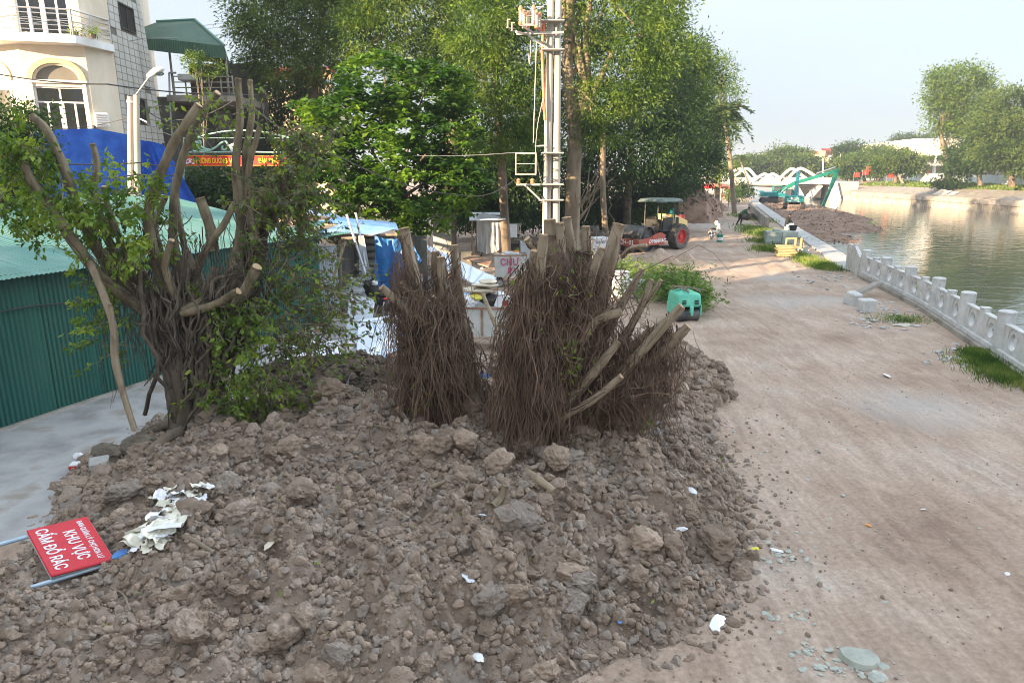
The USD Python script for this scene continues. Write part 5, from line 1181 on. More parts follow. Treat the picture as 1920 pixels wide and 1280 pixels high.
arm((Q(968, 64), Q(1057, 61)), w=.075); arm((Q(968, 60, -.9), Q(985, 64, 0)), w=.06); arm((Q(990, 66), Q(1027, 92)), w=.07); arm((Q(1022, 93), Q(1056, 93)), w=.05); arm((Q(1020, 41), Q(1052, 41)), w=.03)
arm((Q(974, 47, -.5), Q(1002, 47, -.5)), w=.06); arm((Q(980, 50, -.4), Q(1000, 62)), w=.05)
arm((Q(968, 346), Q(1055, 346)), w=.07); arm((Q(984, 347), Q(1012, 374)), w=.06); arm((Q(1010, 375), Q(1053, 375)), w=.05); arm((Q(1018, 288), Q(1032, 287)), w=.05); arm((Q(1003, 274), Q(1025, 273)), w=.045)
prof = [(0.01, 0), (.045, 0)] + [q for k in range(7) for q in ((.05, .05 + k * .05), (.075, .065 + k * .05), (.05, .08 + k * .05))] + [(.03, .44), (.01, .44)]
for x, y, dy in ((976, 44, -.5), (982, 51, -.2), (990, 54, 0), (1000, 43, -.5), (1006, 52, -.2), (1012, 56, 0)):
    c = Q(x, y, dy)
    ins = obj('insulator', MB().lathe(prof, c, 14), 'porcelain', tp, smooth=40)
    obj('cap', MB().lathe([(.01, .40), (.078, .40), (.078, .47), (.03, .56), (.01, .56)], c, 12), 'glazed_brown', ins, smooth=40)
    obj('foot', MB().lathe([(.01, -.05), (.07, -.05), (.07, .06), (.01, .06)], c, 12), 'glazed_brown', ins, smooth=40)
for x, y in ((952, 52), (960, 58)):
    obj('fuse_tube', MB().cyl(Q(x, y, -.6), Q(x, y - 15, -.6), .028, n=8).beam(Q(x - 2, y, -.6), Q(x + 14, y + 2, -.4), .03).beam(Q(x - 1, y - 15, -.6), Q(x + 5, y - 15, -.6), .03), 'steel_pale', tp)
for pl in ([(1005, 28), (1012, 18), (1020, 10), (1028, 11), (1031, 20)], [(976, 25), (984, 22), (1000, 21)], [(983, 30), (1000, 30), (1006, 28)]):
    obj('jumper', MB().tube(curve([Q(x, y, -.4) for x, y in pl], 6), .014, 6), 'wire_grey', tp, smooth=True)
for k in range(3): obj('string_disc', MB().lathe([(.01, 0), (.05, .01), (.05, .04), (.01, .05)], Q(1009 + k * 4, 15, -.4), 10), 'white_paint', tp)
for pl, rr in (([(1006, 80), (1003, 170), (1000, 268)], .016), ([(995, 76), (993, 120), (990, 100)], .010), ([(1018, 185), (1006, 250), (1004, 330)], .010), ([(1004, 280), (1010, 320), (1016, 345)], .010)):
    obj('down_lead', MB().tube(curve([Q(x, y, -.05) for x, y in pl], 6), rr, 6), 'steel_pale', tp, smooth=True)
for y in (40, 94, 287, 346, 375): obj('clamp', MB().box(Q(1036, y, .05), (.82, .42, .05), None, .02), 'steel_pale', tp)
# open box frame on its two little insulators
fb = MB(); c0, c1 = Q(967, 327, -.55), Q(1005, 287, -.55); dep = .42
x0, x1, z0, z1 = c0[0], c1[0], c0[2], c1[2]; y0_, y1_ = c0[1], c0[1] + dep
for z in (z0, (z0 + z1) / 2, z1):
    w_ = .045 if z != (z0 + z1) / 2 else .025
    for a, b in (((x0, y0_), (x1, y0_)), ((x1, y0_), (x1, y1_)), ((x1, y1_), (x0, y1_)), ((x0, y1_), (x0, y0_))): fb.beam([*a, z], [*b, z], w_)
for x, y in ((x0, y0_), (x1, y0_), (x1, y1_), (x0, y1_)): fb.beam([x, y, z0], [x, y, z1], .04)
obj('box_frame', fb, 'steel_pale', tp)
for x in (972, 998): obj('box_insulator', MB().lathe([(.01, 0), (.05, 0), (.085, .05), (.05, .09), (.085, .14), (.05, .18), (.01, .2)], Q(x, 345, -.35), 12), 'glazed_brown', tp, smooth=40)

# ================================================================ market clutter in the middle ground
def board(name, label, cat, quad, th, m, parts=()):
    t = thing(name, label, cat, np.asarray(quad).mean(0) * [1, 1, 0])
    obj('panel', MB().slab(quad, th), m, t)
    return t
Ys = 21.6
sk = thing('shack', 'patched market shack with blue and rusty sheet roof and pale corrugated wall', 'shack', foot(640, Ys))
def rsheet(q, m, k=4, pitch=.09):
    """Roof sheet from pixel corners (front left, front right, back right, back left) with depth offsets."""
    c = [P(x, y, Ys + dy) for x, y, dy in q]
    X = np.array([[(c[0] * (1 - u) + c[1] * u) * (1 - v) + (c[3] * (1 - u) + c[2] * u) * v for v in np.linspace(0, 1, 5)] for u in np.linspace(0, 1, 60)])
    W = np.linalg.norm(c[1] - c[0]); ph = (np.linspace(0, 1, 60) * W / pitch) % 1
    X[..., 2] += (.012 * np.abs(ph * 2 - 1))[:, None] + .05 * (meshkit.fbm(X * 1.5, 2, k) - .5)
    obj('roof_sheet', MB().grid(X), m, sk)
rsheet([(590, 415, 0.2), (748, 432, 0.2), (742, 418, 2.4), (640, 408, 2.4)], 'sheet_blue', 1)
rsheet([(612, 433, -.5), (700, 441, -.5), (745, 428, .3), (640, 418, .3)], 'sheet_blue', 5)
rsheet([(540, 416, 0), (640, 421, 0.2), (655, 413, 2.2), (545, 399, 2.2)], 'sheet_rust', 2)
rsheet([(545, 402, 2.3), (650, 413, 2.4), (610, 392, 4.4), (560, 384, 4.4)], 'sheet_blue', 3)
rsheet([(553, 438, -.6), (603, 424, -.6), (612, 416, .2), (555, 412, .2)], 'green_roof', 4)
rsheet([(592, 449, -.7), (654, 437, -.9), (652, 435, -.4), (600, 437, -.2)], 'green_roof', 6)
rsheet([(588, 437, -.5), (628, 437, -.5), (625, 429, 0), (590, 431, 0)], 'sheet_blue', 7)
for k in range(2):
    a, b = P(590 + 24 * k, 600, Ys - .4), P(614 + 23 * k, 600, Ys - .4); a[2] = b[2] = 0
    obj('wall_sheet', MB().grid(corr(a + [0, .012 * k, 0], b - a + [.04, 0, 0], [0, 0, 2.35], .07, .012)), 'sheet_white', sk)
obj('dark_room', MB().box((P(690, 600, Ys)[0], Ys + 2.2, 1.2), (3.4, .1, 2.4)), 'dark_wall', sk)
obj('side_wall', MB().box((P(640, 600, Ys)[0], Ys + 1.1, 1.15), (.08, 2.0, 2.3)), 'dark_wall', sk)
for k in range(7): obj('louvre_slat', MB().box(P(694, 452 + k * 13, Ys + 1.6), (.9, .04, .13)), 'concrete_old', sk)
mb = MB(); [mb.beam(a, b, .06) for a, b in ((foot(640, Ys - .3), P(640, 437, Ys - .3)), (foot(742, Ys), P(742, 436, Ys)), (P(590, 441, Ys - .4), P(745, 440, Ys - .2)))]
obj('frame', mb, 'bark_pale', sk)
for lab, a, b, m, rr in (('left one of two pale pipes poking up through the shack roof', (650, 402, -.8), (686, 515, -1.3), 'galv', .035), ('right one of two pale pipes poking up through the shack roof', (667, 399, -.6), (686, 500, -1.1), 'galv', .035),
                         ('grey bamboo pole leaning on the pale corrugated wall of the shack', (649, 448, -.8), (624, 525, -1.2), 'bark_pale', .045), ('short bamboo lying across under the shack eaves', (640, 448, -.9), (668, 446, -.8), 'bark_pale', .05)):
    solo('leaning_pole', MB().tube([P(a[0], a[1], Ys + a[2]), P(b[0], b[1], Ys + b[2])], rr, 8), m, lab, 'pole', smooth=30)
t = thing('hanging_sheet', 'narrow printed plastic sheet hanging between the shack and the black motorbike', 'plastic sheet', foot(685, Ys - 1))
obj('sheet', MB().grid(cloth([(672, 442), (682, 441)], [(674, 528), (697, 524)], Ys - 1.0, 14, 16, .06, 4)), 'plastic_film', t, smooth=True)
t = thing('teal_tarpaulin', 'blue tarpaulin hung as a curtain under the shack roof, behind the middle stump', 'tarpaulin', foot(750, Ys - .4))
obj('cloth', MB().grid(cloth([(702, 441), (722, 448), (745, 447), (760, 441), (775, 460), (790, 486)], [(703, 530), (725, 546), (742, 552), (752, 540), (770, 500), (791, 490)], Ys - .4, 50, 24, .22, 14)), 'tarp_teal', t, smooth=True)
t = thing('plastic_bag_bundle', 'grey plastic bags bundled against the dark doorway of the shack', 'bags', foot(665, Ys - 1.4))
for k, (x, y, s) in enumerate(((662, 545, .34), (672, 556, .28), (655, 570, .30), (668, 530, .25))):
    v, f = rock(60 + k, 3, .3); obj('bag', (v * s + P(x, y, Ys - 1.4), f), 'plastic_film', t, smooth=True)

# --- motorbike builder (local: forward +y, base at 0)
def wheel(mb_t, mb_r, c, R, w, n=22):
    Rm = np.stack([[0, 1, 0], [0, 0, 1], [1, 0, 0]], 1).astype(float)
    mb_t.lathe([(R * .72, -w / 2), (R * .93, -w / 2), (R, -w / 4), (R, w / 4), (R * .93, w / 2), (R * .72, w / 2), (R * .72, -w / 2)], c, n, Rm)
    mb_r.lathe([(R * .74, -w * .3), (R * .68, -w * .1), (.04, -w * .25), (.0, -w * .25)], c, n, Rm); mb_r.lathe([(0, w * .25), (.04, w * .25), (R * .68, w * .1), (R * .74, w * .3)], c, n, Rm)
def motorbike(label, base, rz, body, cargo=None):
    t = thing('motorbike', label, 'motorbike', base, rz=rz)
    for y in (-.60, .62):
        a, b = MB(), MB(); wheel(a, b, (0, y, .28), .28, .10)
        q = obj('wheel', a, 'tyre', t, smooth=40); obj('rim', b, 'galv', q, smooth=40)
    H = lambda pts: hullsph(pts)
    obj('body', m3.Manifold.compose([H([(0, -.5, .55, .13), (0, .05, .52, .12), (0, -.75, .62, .07)]), H([(0, .05, .42, .12), (0, .3, .45, .10)]), H([(0, .32, .45, .11), (0, .42, .82, .12), (-.1, .36, .6, .08), (.1, .36, .6, .08)])]), body, t, smooth=40)
    obj('seat', H([(0, -.72, .74, .06), (0, -.05, .70, .09), (.06, -.4, .74, .06), (-.06, -.4, .74, .06)]), 'black', t, smooth=40)
    obj('handlebar', MB().tube(curve([(-.34, .28, 1.0), (-.15, .36, .98), (.15, .36, .98), (.34, .28, 1.0)], 5), .018, 6).tube([(0, .62, .28), (0, .40, .92)], .03, 6), 'black', t, smooth=True)
    obj('headlight', H([(0, .48, .94, .09), (0, .40, .96, .10)]), 'white_paint', t, smooth=40)
    obj('tail_light', MB().box((0, -.80, .66), (.16, .05, .07), None, .02), 'bag_red', t)
    pl = obj('number_plate', MB().box((0, -.84, .50), (.19, .012, .14)), 'white_print', t)
    obj('mudguard', MB().tube(curve([(0, -.60, .58), (0, -.80, .52), (0, -.90, .36)], 4), .09, 6), 'black', t, smooth=True)
    mb = MB()
    for s in (-1, 1): mb.tube([(s * .3, .3, 1.0), (s * .36, .3, 1.18)], .008, 5).box((s * .37, .3, 1.2), (.12, .02, .08), None, .01)
    obj('mirrors', mb, 'black', t)
    obj('stand', MB().tube([(-.05, -.1, .35), (-.22, -.15, .0)], .015, 5), 'galv', t); obj('exhaust', MB().tube([(.12, -.4, .3), (.14, -.9, .34)], .035, 8), 'galv', t)
    return t
motorbike('black motorbike with white number plate seen from behind, below the teal tarpaulin', G(712, 592, .25), .45, 'black')
motorbike('dusty motorbike with white helmet parked at the wrapped stall under the trees', G(898, 478, 0), .25, 'concrete')
mo = motorbike('grey scooter parked by the green bucket on the dirt road', G(1341, 448), -.75, 'sack')
solo('helmet', hullsph([(*(G(1341, 448) + [.1, .3, 1.13]), .13), (*(G(1341, 448) + [.1, .3, 1.08]), .135)]) - m3.Manifold.cube((.2, .2, .1), True).translate(tuple(G(1341, 448) + [.1, .5, 1.08])), 'white_paint', 'white helmet hung on the handlebar of the grey scooter', 'helmet', smooth=40)
bk = G(1349, 454)
t = thing('bucket', 'green paint bucket with white label beside the grey scooter', 'bucket', bk)
obj('tub', MB().lathe([(0.01, 0), (.19, 0), (.22, .46), (.24, .46), (.24, .50), (.21, .5), (.18, .03), (.01, .03)], bk, 18), 'bucket_green', t, smooth=40)
obj('label', MB().lathe([(.206, .14), (.222, .34)], bk, 18), 'white_print', t, smooth=True)

# --- white sheet boards and pipes
for nm, lab, cat, q, th, m in (
    ('white_board', 'large white panel lying tilted below the black motorbike', 'panel', [G(668, 690, .1), G(745, 655, .1), G(752, 588, .75), G(672, 600, .75)], .05, 'sheet_white'),
    ('white_board', 'grey green cabinet front standing behind the leafy branches', 'cabinet', [P(610, 650, 18.6), P(668, 650, 18.6), P(668, 588, 18.9), P(610, 586, 18.9)], .4, 'concrete'),
    ('roof_panel', 'long white roofing panel thrown across the rubbish behind the middle stump', 'panel', [P(842, 508, 23.0), P(898, 536, 22.4), P(931, 521, 25), P(790, 454, 25)], .05, 'sheet_white'),
    ('white_board', 'tall pale boards standing under the almond tree, right of the shack', 'panel', [P(812, 486, 28), P(846, 486, 28), P(846, 402, 28.1), P(812, 402, 28.1)], .06, 'concrete'),
    ('white_board', 'pale blue sheet leaning on the grey cabinet front', 'panel', [P(646, 655, 18.2), P(690, 650, 18.0), P(702, 560, 18.6), P(655, 552, 18.8)], .04, 'sheet_white'),
    ('white_board', 'low white slab lying behind the leafy twigs in front of the shed', 'panel', [P(530, 690, 15.6), P(642, 688, 15.4), P(636, 640, 17.2), P(540, 636, 17.4)], .08, 'foam'),
    ('white_board', 'blue sheet scrap propped between the middle stump and the heaped cart', 'panel', [P(868, 600, 18.8), P(888, 596, 18.8), P(880, 545, 19.4), P(862, 550, 19.4)], .03, 'sheet_blue'),
    ('white_board', 'rusty sheet lying flat behind the black motorbike', 'panel', [P(690, 560, 22), P(770, 560, 22), P(780, 535, 24), P(700, 535, 24)], .04, 'sheet_rust'),
    ('steel_sheet', 'crumpled dark sheet lying on the ground in the shade right of the white panel', 'metal sheet', [P(868, 484, 29.5), P(916, 500, 28.5), P(924, 486, 29.5), P(890, 478, 31)], .04, 'sheet_rust')):
    board(nm, lab, cat, q, th, m)
for k in range(1, 6):
    q = [P(842, 508, 23.0), P(898, 536, 22.4), P(931, 521, 25), P(790, 454, 25)]
    s = k / 6; obj('rib', MB().beam(q[0] + (q[1] - q[0]) * s + [0, 0, .02], q[3] + (q[2] - q[3]) * s + [0, 0, .02], .03, .03), 'sheet_white', '/World/roof_panel')
solo('blue_pipe', MB().tube(curve([P(696, 607, 17.6), P(706, 622, 17.2), P(717, 655, 16.6), P(731, 700, 15.6)], 8), .035, 10), 'sheet_blue', 'pale blue bent pipe leaning down in front of the white panel', 'pipe', smooth=True)
# --- corrugated scraps, sacks behind the crest
Yc = 12.8
t = thing('corrugated_scrap', 'curled cream corrugated sheet standing on end behind the heap crest', 'metal sheet', P(640, 780, Yc))
c = [P(608, 806, Yc), P(648, 800, Yc), P(668, 762, Yc + .1), P(634, 735, Yc + .1)]
X = np.array([[(c[0] * (1 - u) + c[1] * u) * (1 - v) + (c[3] * (1 - u) + c[2] * u) * v + [0, -.10 * math.sin(u * 3.1) + .018 * math.sin(u * 40), 0] for v in np.linspace(0, 1, 6)] for u in np.linspace(0, 1, 60)])
obj('sheet', MB().grid(X), 'sheet_cream', t, smooth=True)
c = [P(636, 742, Yc + .05), P(657, 756, Yc + .1), P(662, 720, Yc + .3), P(660, 698, Yc + .3)]
obj('curl', MB().grid(np.array([[(c[0] * (1 - u) + c[1] * u) * (1 - v) + (c[3] * (1 - u) + c[2] * u) * v + [0, .10 * math.sin(u * 3.1), 0] for v in np.linspace(0, 1, 5)] for u in np.linspace(0, 1, 12)])), 'galv', t, smooth=True)
t = thing('corrugated_scrap', 'narrow grey galvanised strip upright left of the curled cream sheet', 'metal sheet', P(616, 770, Yc))
c = [P(608, 800, Yc + .1), P(622, 800, Yc + .1), P(626, 740, Yc + .2), P(606, 728, Yc + .2)]
obj('sheet', MB().grid(np.array([[(c[0] * (1 - u) + c[1] * u) * (1 - v) + (c[3] * (1 - u) + c[2] * u) * v + [0, .05 * math.sin(u * 3.1) + .012 * math.sin(u * 20), 0] for v in np.linspace(0, 1, 5)] for u in np.linspace(0, 1, 26)])), 'galv', t, smooth=True)
def blob_sack(name, label, cat, c, s, m, seed):
    v, f = rock(seed, 4, .28); v = v * np.asarray(s)
    v = v + nz(v) * (.10 * min(s) * (meshkit.fbm(v * 9 / min(s) * .3, 4, seed) - .5))[:, None] * 2
    return solo(name, (v + np.asarray(c), f), m, label, cat, smooth=True)
blob_sack('sack', 'white woven sack slumped at the foot of the middle stump, left part', 'sack', P(690, 768, 12.3), (.24, .2, .17), 'sack', 3)
blob_sack('sack', 'long white sack lying behind the crest beneath the middle stump', 'sack', P(722, 790, 12.0), (.42, .25, .15), 'sack', 4)
blob_sack('sack', 'clear plastic sack propped on the dark soil beside the blue pipe', 'sack', P(698, 748, 12.9), (.28, .2, .2), 'plastic_film', 6)
blob_sack('sack', 'torn grey plastic draped near the foot of the blue pipe', 'sack', P(722, 712, 14.5), (.25, .2, .32), 'plastic_film', 8)
# --- dark soil piles behind the leafy banyan and right of the stumps
def pile(name, label, fn, x0, x1, y0, y1, step, m, seed, n_cl, sc, clm, base=0.0, parts_=0):
    gx, gy = np.meshgrid(np.arange(x0, x1, step), np.arange(y0, y1, step), indexing='ij')
    h = fn(gx, gy); q = np.stack([gx, gy, gx * 0], -1)
    h = h * (.75 + .5 * meshkit.fbm(q * (1.2 / sc) * .12, 3, seed)) + np.where(h > .02, sc * 1.1 * np.clip(1 - worley(gx, gy, sc * 3, seed), -.2, 1) + sc * .9 * (meshkit.fbm(q / sc * .7, 3, seed + 1) - .5), 0)
    h = np.where(fn(gx, gy) < .015, -.12, h) + base
    t = thing(name, label, 'soil heap', ((x0 + x1) / 2, (y0 + y1) / 2, base))
    obj('soil', MB().grid(np.stack([gx, gy, h], -1)), m, t, smooth=True)
    r = np.random.default_rng(seed)
    tree_ = cKDTree(np.stack([gx.ravel(), gy.ravel()], 1))
    p = r.uniform([x0, y0], [x1, y1], (n_cl * 4, 2)); hh = fn(p[:, 0], p[:, 1]); p = p[hh > .05][:n_cl]
    _, j = tree_.query(p); z = h.ravel()[j]
    s = sc * (.25 + .75 * r.random(len(p)) ** 2.5)
    for k in np.argsort(-s)[:parts_]:
        v, f = CL[k % 7]; obj('clod', ((v * s[k] * 1.25) @ rotz(r.uniform(0, 6)).T + [*p[k], z[k] + s[k] * .3], f), clm[k % len(clm)], t, smooth=True)
    instancer('loose_clods', t, CLs, [clm[k % len(clm)] for k in range(8)], np.stack([p[:, 0], p[:, 1], z + s * .3], 1), s[:, None] * r.uniform(.75, 1.25, (len(p), 3)), r.normal(size=(len(p), 4)), r.integers(0, 8, len(p)))
    return t
bump_ = lambda cx, cy, rx, ry, h: (lambda x, y: h * np.clip(1 - ((x - cx) / rx) ** 2 - ((y - cy) / ry) ** 2, 0, 1) ** .8)
f1, f2 = bump_(-3.6, 14.0, 2.3, 1.2, .55), bump_(-2.3, 13.6, 1.3, 1.0, .5)
pile('soil_pile', 'dark moist soil clods piled behind the leafy banyan and cream sheet', lambda x, y: np.maximum(f1(x, y), f2(x, y)), -6.2, -.6, 12.5, 15.6, .05, 'dark_soil', 81, 500, .14, ['dark_soil'], parts_=70)
f3, f4_, f5 = bump_(3.3, 14.6, 1.5, 2.2, .65), bump_(1.4, 15.4, 2.0, 1.8, .6), bump_(2.6, 12.2, 1.3, 1.4, .45)
pile('soil_pile', 'brown clod pile beside the road right of the biggest stump', lambda x, y: np.maximum(np.maximum(f3(x, y), f4_(x, y)), f5(x, y)), -.8, 5.0, 10.4, 17.6, .05, 'soil', 82, 3200, .12, ['clod', 'clod', 'clod_tan'], parts_=120)
f6, f7 = bump_(17.2, 69, 3.0, 5, 3.3), bump_(20.4, 77, 2.6, 5, 2.5)
pile('soil_pile', 'big brown heap of excavated earth beside the road roller canopy', lambda x, y: np.maximum(f6(x, y), f7(x, y)), 13, 24, 62, 84, .16, 'red_soil', 83, 400, .25, ['red_soil', 'dark_soil'])
f8 = bump_(24.2, 87, 2.6, 4, 1.5)
pile('soil_pile', 'smaller reddish heap on the lane beyond the big brown heap', lambda x, y: f8(x, y), 21, 27.2, 82, 92, .2, 'red_soil', 84, 150, .2, ['red_soil'])

# --- rubbish carts
def cart(label, c, rz, L, W, H, m='bin_white', wheels=True):
    t = thing('rubbish_cart', label, 'rubbish cart', c, rz=rz)
    b, th = .45, .03
    def wall(p0, p1): obj('side', MB().slab([p0, p1, [p1[0] * 1.08, p1[1] * 1.08, b + H], [p0[0] * 1.08, p0[1] * 1.08, b + H]], th), m, t)
    q = [[-L / 2, -W / 2, b], [L / 2, -W / 2, b], [L / 2, W / 2, b], [-L / 2, W / 2, b]]
    for i in range(4): wall(q[i], q[(i + 1) % 4])
    obj('floor', MB().box((0, 0, b), (L, W, .04)), m, t)
    mb = MB(); e = [[x * 1.08, y * 1.08, b + H] for x, y, _ in q]
    for i in range(4): mb.beam(e[i], e[(i + 1) % 4], .05)
    mb.beam([0, -W * .54, b + H], [0, -W * .5, b], .06)
    obj('rim', mb, 'sheet_rust', t)
    for x in (-L * .35, L * .35):
        for y in (-W * .45, W * .45):
            a, bb = MB(), MB(); wheel(a, bb, (0, 0, 0), .17, .06, 14)
            va, fa = a.get(); vb, fb_ = bb.get(); Rz = rotz(math.pi / 2)
            w = obj('wheel', (va @ Rz.T + [x, y, .17], fa), 'tyre', t, smooth=40); obj('hub', (vb @ Rz.T + [x, y, .17], fb_), 'galv', w, smooth=40)
    mb = MB()
    for x in (-L * .35, L * .35): mb.beam([x, -W * .45, .17], [x, W * .45, .17], .04).beam([x, 0, .17], [x, 0, b], .05)
    obj('chassis', mb, 'steel_dark', t); mb = MB()
    mb.tube(curve([(L / 2, -W * .4, b + .3), (L * .75, -W * .4, b + .55), (L * .75, W * .4, b + .55), (L / 2, W * .4, b + .3)], 4), .02, 6)
    obj('push_bar', mb, 'steel_dark', t)
    return t
cA = G(908, 652); cA_rz = -.06
cart('white rubbish cart heaped with cloth and bags between the two stumps', cA, cA_rz, 1.75, .95, .72)
cB = G(956, 536)
cb_ = cart('white rubbish cart with pink sprayed letters in the clearing behind', cB, .05, 1.2, .8, .85)
lettering('CHƯ', .26, Rf, [-.42, -.47, .92], 'graffiti', cb_, squeeze=.95); lettering('P', .24, Rf, [-.12, -.46, .58], 'graffiti', cb_)
cart('dented white cart left of the cloth heap, behind the middle stump', G(800, 560), .1, 1.5, .9, .7)
cart('leaning pale blue cart under the teal tarpaulin edge', G(752, 585), .0, 1.3, .8, .75, 'sheet_white')
def at_cart(dx, dy, z): return cA + rotz(cA_rz) @ [dx, dy, z]
zt = .45 + .72
t = thing('folded_blanket', 'folded beige quilt lying on top of the heaped rubbish cart', 'quilt', at_cart(0, 0, zt))
for k, (dx, z, s) in enumerate(((-.15, .38, (.44, .34, .11)), (.02, .50, (.36, .30, .10)), (.12, .60, (.26, .24, .08)))):
    v, f = rock(30 + k, 4, .18); obj('fold', (v * s + at_cart(dx, .05, zt + z), f), 'cloth_beige', t, smooth=True)
blob_sack('rubbish_bag', 'white rubbish bag with green print in the heaped cart', 'bag', at_cart(-.45, -.1, zt + .08), (.36, .30, .26), 'paper', 21)
blob_sack('rubbish_bag', 'yellow green bag squeezed beside the white bag in the heaped cart', 'bag', at_cart(-.2, -.15, zt + .22), (.20, .18, .12), 'bag_yellow', 22)
blob_sack('rubbish_bag', 'black rubbish bag in the middle of the heaped cart', 'bag', at_cart(.22, .05, zt + .12), (.30, .26, .22), 'black', 23)
blob_sack('rubbish_bag', 'orange scrap at the left rim of the heaped cart', 'bag', at_cart(-.8, -.2, zt + .12), (.12, .1, .07), 'bag_orange', 24)
t = thing('carton', 'white carton with red print standing tilted in the heaped cart', 'box', at_cart(.55, -.25, zt))
Rk = rotaxis([0, 1, 0], .35)
obj('box', MB().box(at_cart(.55, -.25, zt + .12), (.42, .10, .36), Rk, .01), 'white_print', t)
obj('print', MB().add(*(lambda v, f: ((v * [.08, .004, .08]) @ Rk.T + at_cart(.58, -.306, zt + .10), f))(*arr(trimesh.creation.icosphere(1)))), 'bag_red', t)
blob_sack('rubbish_bag', 'pale sack standing right of the heaped cart', 'sack', at_cart(1.25, .2, .5), (.34, .3, .52), 'sack', 25)
blob_sack('rubbish_bag', 'big white sack beside the cart with pink letters', 'sack', cB + [1.15, -.3, .75], (.5, .4, .75), 'sack', 26)
t = thing('styrofoam_lid', 'white foam lid with an orange bag on the cart with pink letters', 'foam lid', cB + [.1, 0, 1.3])
obj('lid', MB().box(cB + [.05, 0, 1.36], (.62, .45, .09), None, .02), 'foam', t); v, f = rock(44, 2, .3); obj('orange_bag', (v * [.14, .12, .09] + cB + [.25, -.1, 1.42], f), 'bag_orange', t, smooth=True)
solo('dead_branch', limb_mesh([P(905, 472 + 80, 16.2), P(930, 610, 15.6), P(955, 660, 15.0)], [.05, .055, .06], 3), 'bark_pale', 'grey dead branch leaning across the heaped cart', 'branch', smooth=True)
rr_ = np.random.default_rng(91)
mb = MB()
for k in range(60):
    p = P(rr_.uniform(870, 990), rr_.uniform(650, 700), rr_.uniform(14.3, 16.2)); d = rr_.normal(size=3) * [1, .6, .5]
    mb.tube(curve([p, p + d * .25 + [0, 0, .15], p + d * .6], 4), .008, 5)
solo('brushwood', mb, 'twig', 'tangle of dry twigs at the foot of the heaped cart', 'brushwood', kind='stuff')
for k in range(9):
    p = P([880, 905, 930, 955, 975, 990, 860, 945, 985][k], [690, 705, 690, 700, 690, 640, 660, 660, 600][k], 14.9)
    blob_sack('rubbish_bag', ['crumpled clear bag', 'small blue bag', 'grey rag bundle', 'crumpled white bag', 'brown rag bundle', 'faded sack', 'torn film', 'dark rag', 'pale plastic scrap'][k] + ' in the rubbish ' + ['left of the brushwood', 'under the brushwood', 'before the heaped cart', 'right of the brushwood', 'near the root curtain', 'beside the biggest stump', 'near the middle stump', 'at the cart wheels', 'above the root curtain'][k], 'rubbish', p, (.14 + .02 * (k % 3), .13, .09), ['plastic_film', 'bag_blue', 'cloth_beige', 'paper', 'sack_brown', 'sack', 'plastic_film', 'black', 'paper'][k], 120 + k)

# --- wrapped stall and goods under the trees
t = thing('wrapped_stall', 'market stall wrapped in clear plastic film under the dark trees', 'stall', G(920, 470))
obj('film', MB().grid(cloth([(893, 408), (905, 398), (930, 405), (945, 415)], [(895, 470), (910, 476), (930, 474), (945, 460)], 34, 30, 20, .3, 17)), 'plastic_film', t, smooth=True)
mb = MB(); [mb.beam(a, b, .07) for a, b in ((foot(895, 34.3), P(895, 400, 34.3)), (foot(940, 34.3), P(940, 405, 34.3)), (P(893, 402, 34.3), P(942, 405, 34.3)), (foot(886, 35), P(886, 405, 35)))]
obj('frame', mb, 'bark_pale', t)
obj('roof', MB().slab([P(880, 412, 33.6), P(948, 410, 33.6), P(948, 398, 36.5), P(880, 398, 36.5)], .05), 'sheet_white', t)
goods = [('plastic crate of goods', 965, 452, 34, (.75, .5, .4), 'sack'), ('black box', 960, 440, 36, (.8, .5, .9), 'black'), ('pale crate stack', 988, 446, 36, (.7, .5, 1.0), 'sheet_white'), ('low white tray', 962, 462, 32, (.9, .5, .12), 'paper'), ('green crate', 868, 474, 31, (.6, .5, .35), 'bucket_green'), ('grey bin', 875, 462, 33, (.5, .5, .8), 'dark_wall'), ('blue drum box', 1165, 405, 56, (1.0, .6, .8), 'bag_blue'), ('white chest', 950, 425, 40, (1.2, .6, .7), 'foam'), ('pinkish bale', 958, 418, 42, (1.2, .7, .6), 'cloth_beige')]
for lab, px, py, Y, s, m in goods:
    p = P(px, py, Y); p[2] = max(0, min(p[2], .9)) if lab in ('white chest', 'pinkish bale') else 0
    t = thing('goods_box', lab + ' among the goods left under the trees, ' + {'plastic crate of goods': 'right of the wrapped stall', 'black box': 'behind the crate', 'pale crate stack': 'beside the twin pole', 'low white tray': 'on the ground before the crate', 'green crate': 'left of the dusty motorbike', 'grey bin': 'behind the dusty motorbike', 'blue drum box': 'behind the front drum', 'white chest': 'at the back', 'pinkish bale': 'farthest at the back'}[lab], 'box', p)
    obj('box', MB().box(p + [0, 0, s[2] / 2], s, None, .02), m, t); obj('lid', MB().box(p + [0, 0, s[2] + .02], (s[0] * 1.04, s[1] * 1.04, .05), None, .01), m, t)

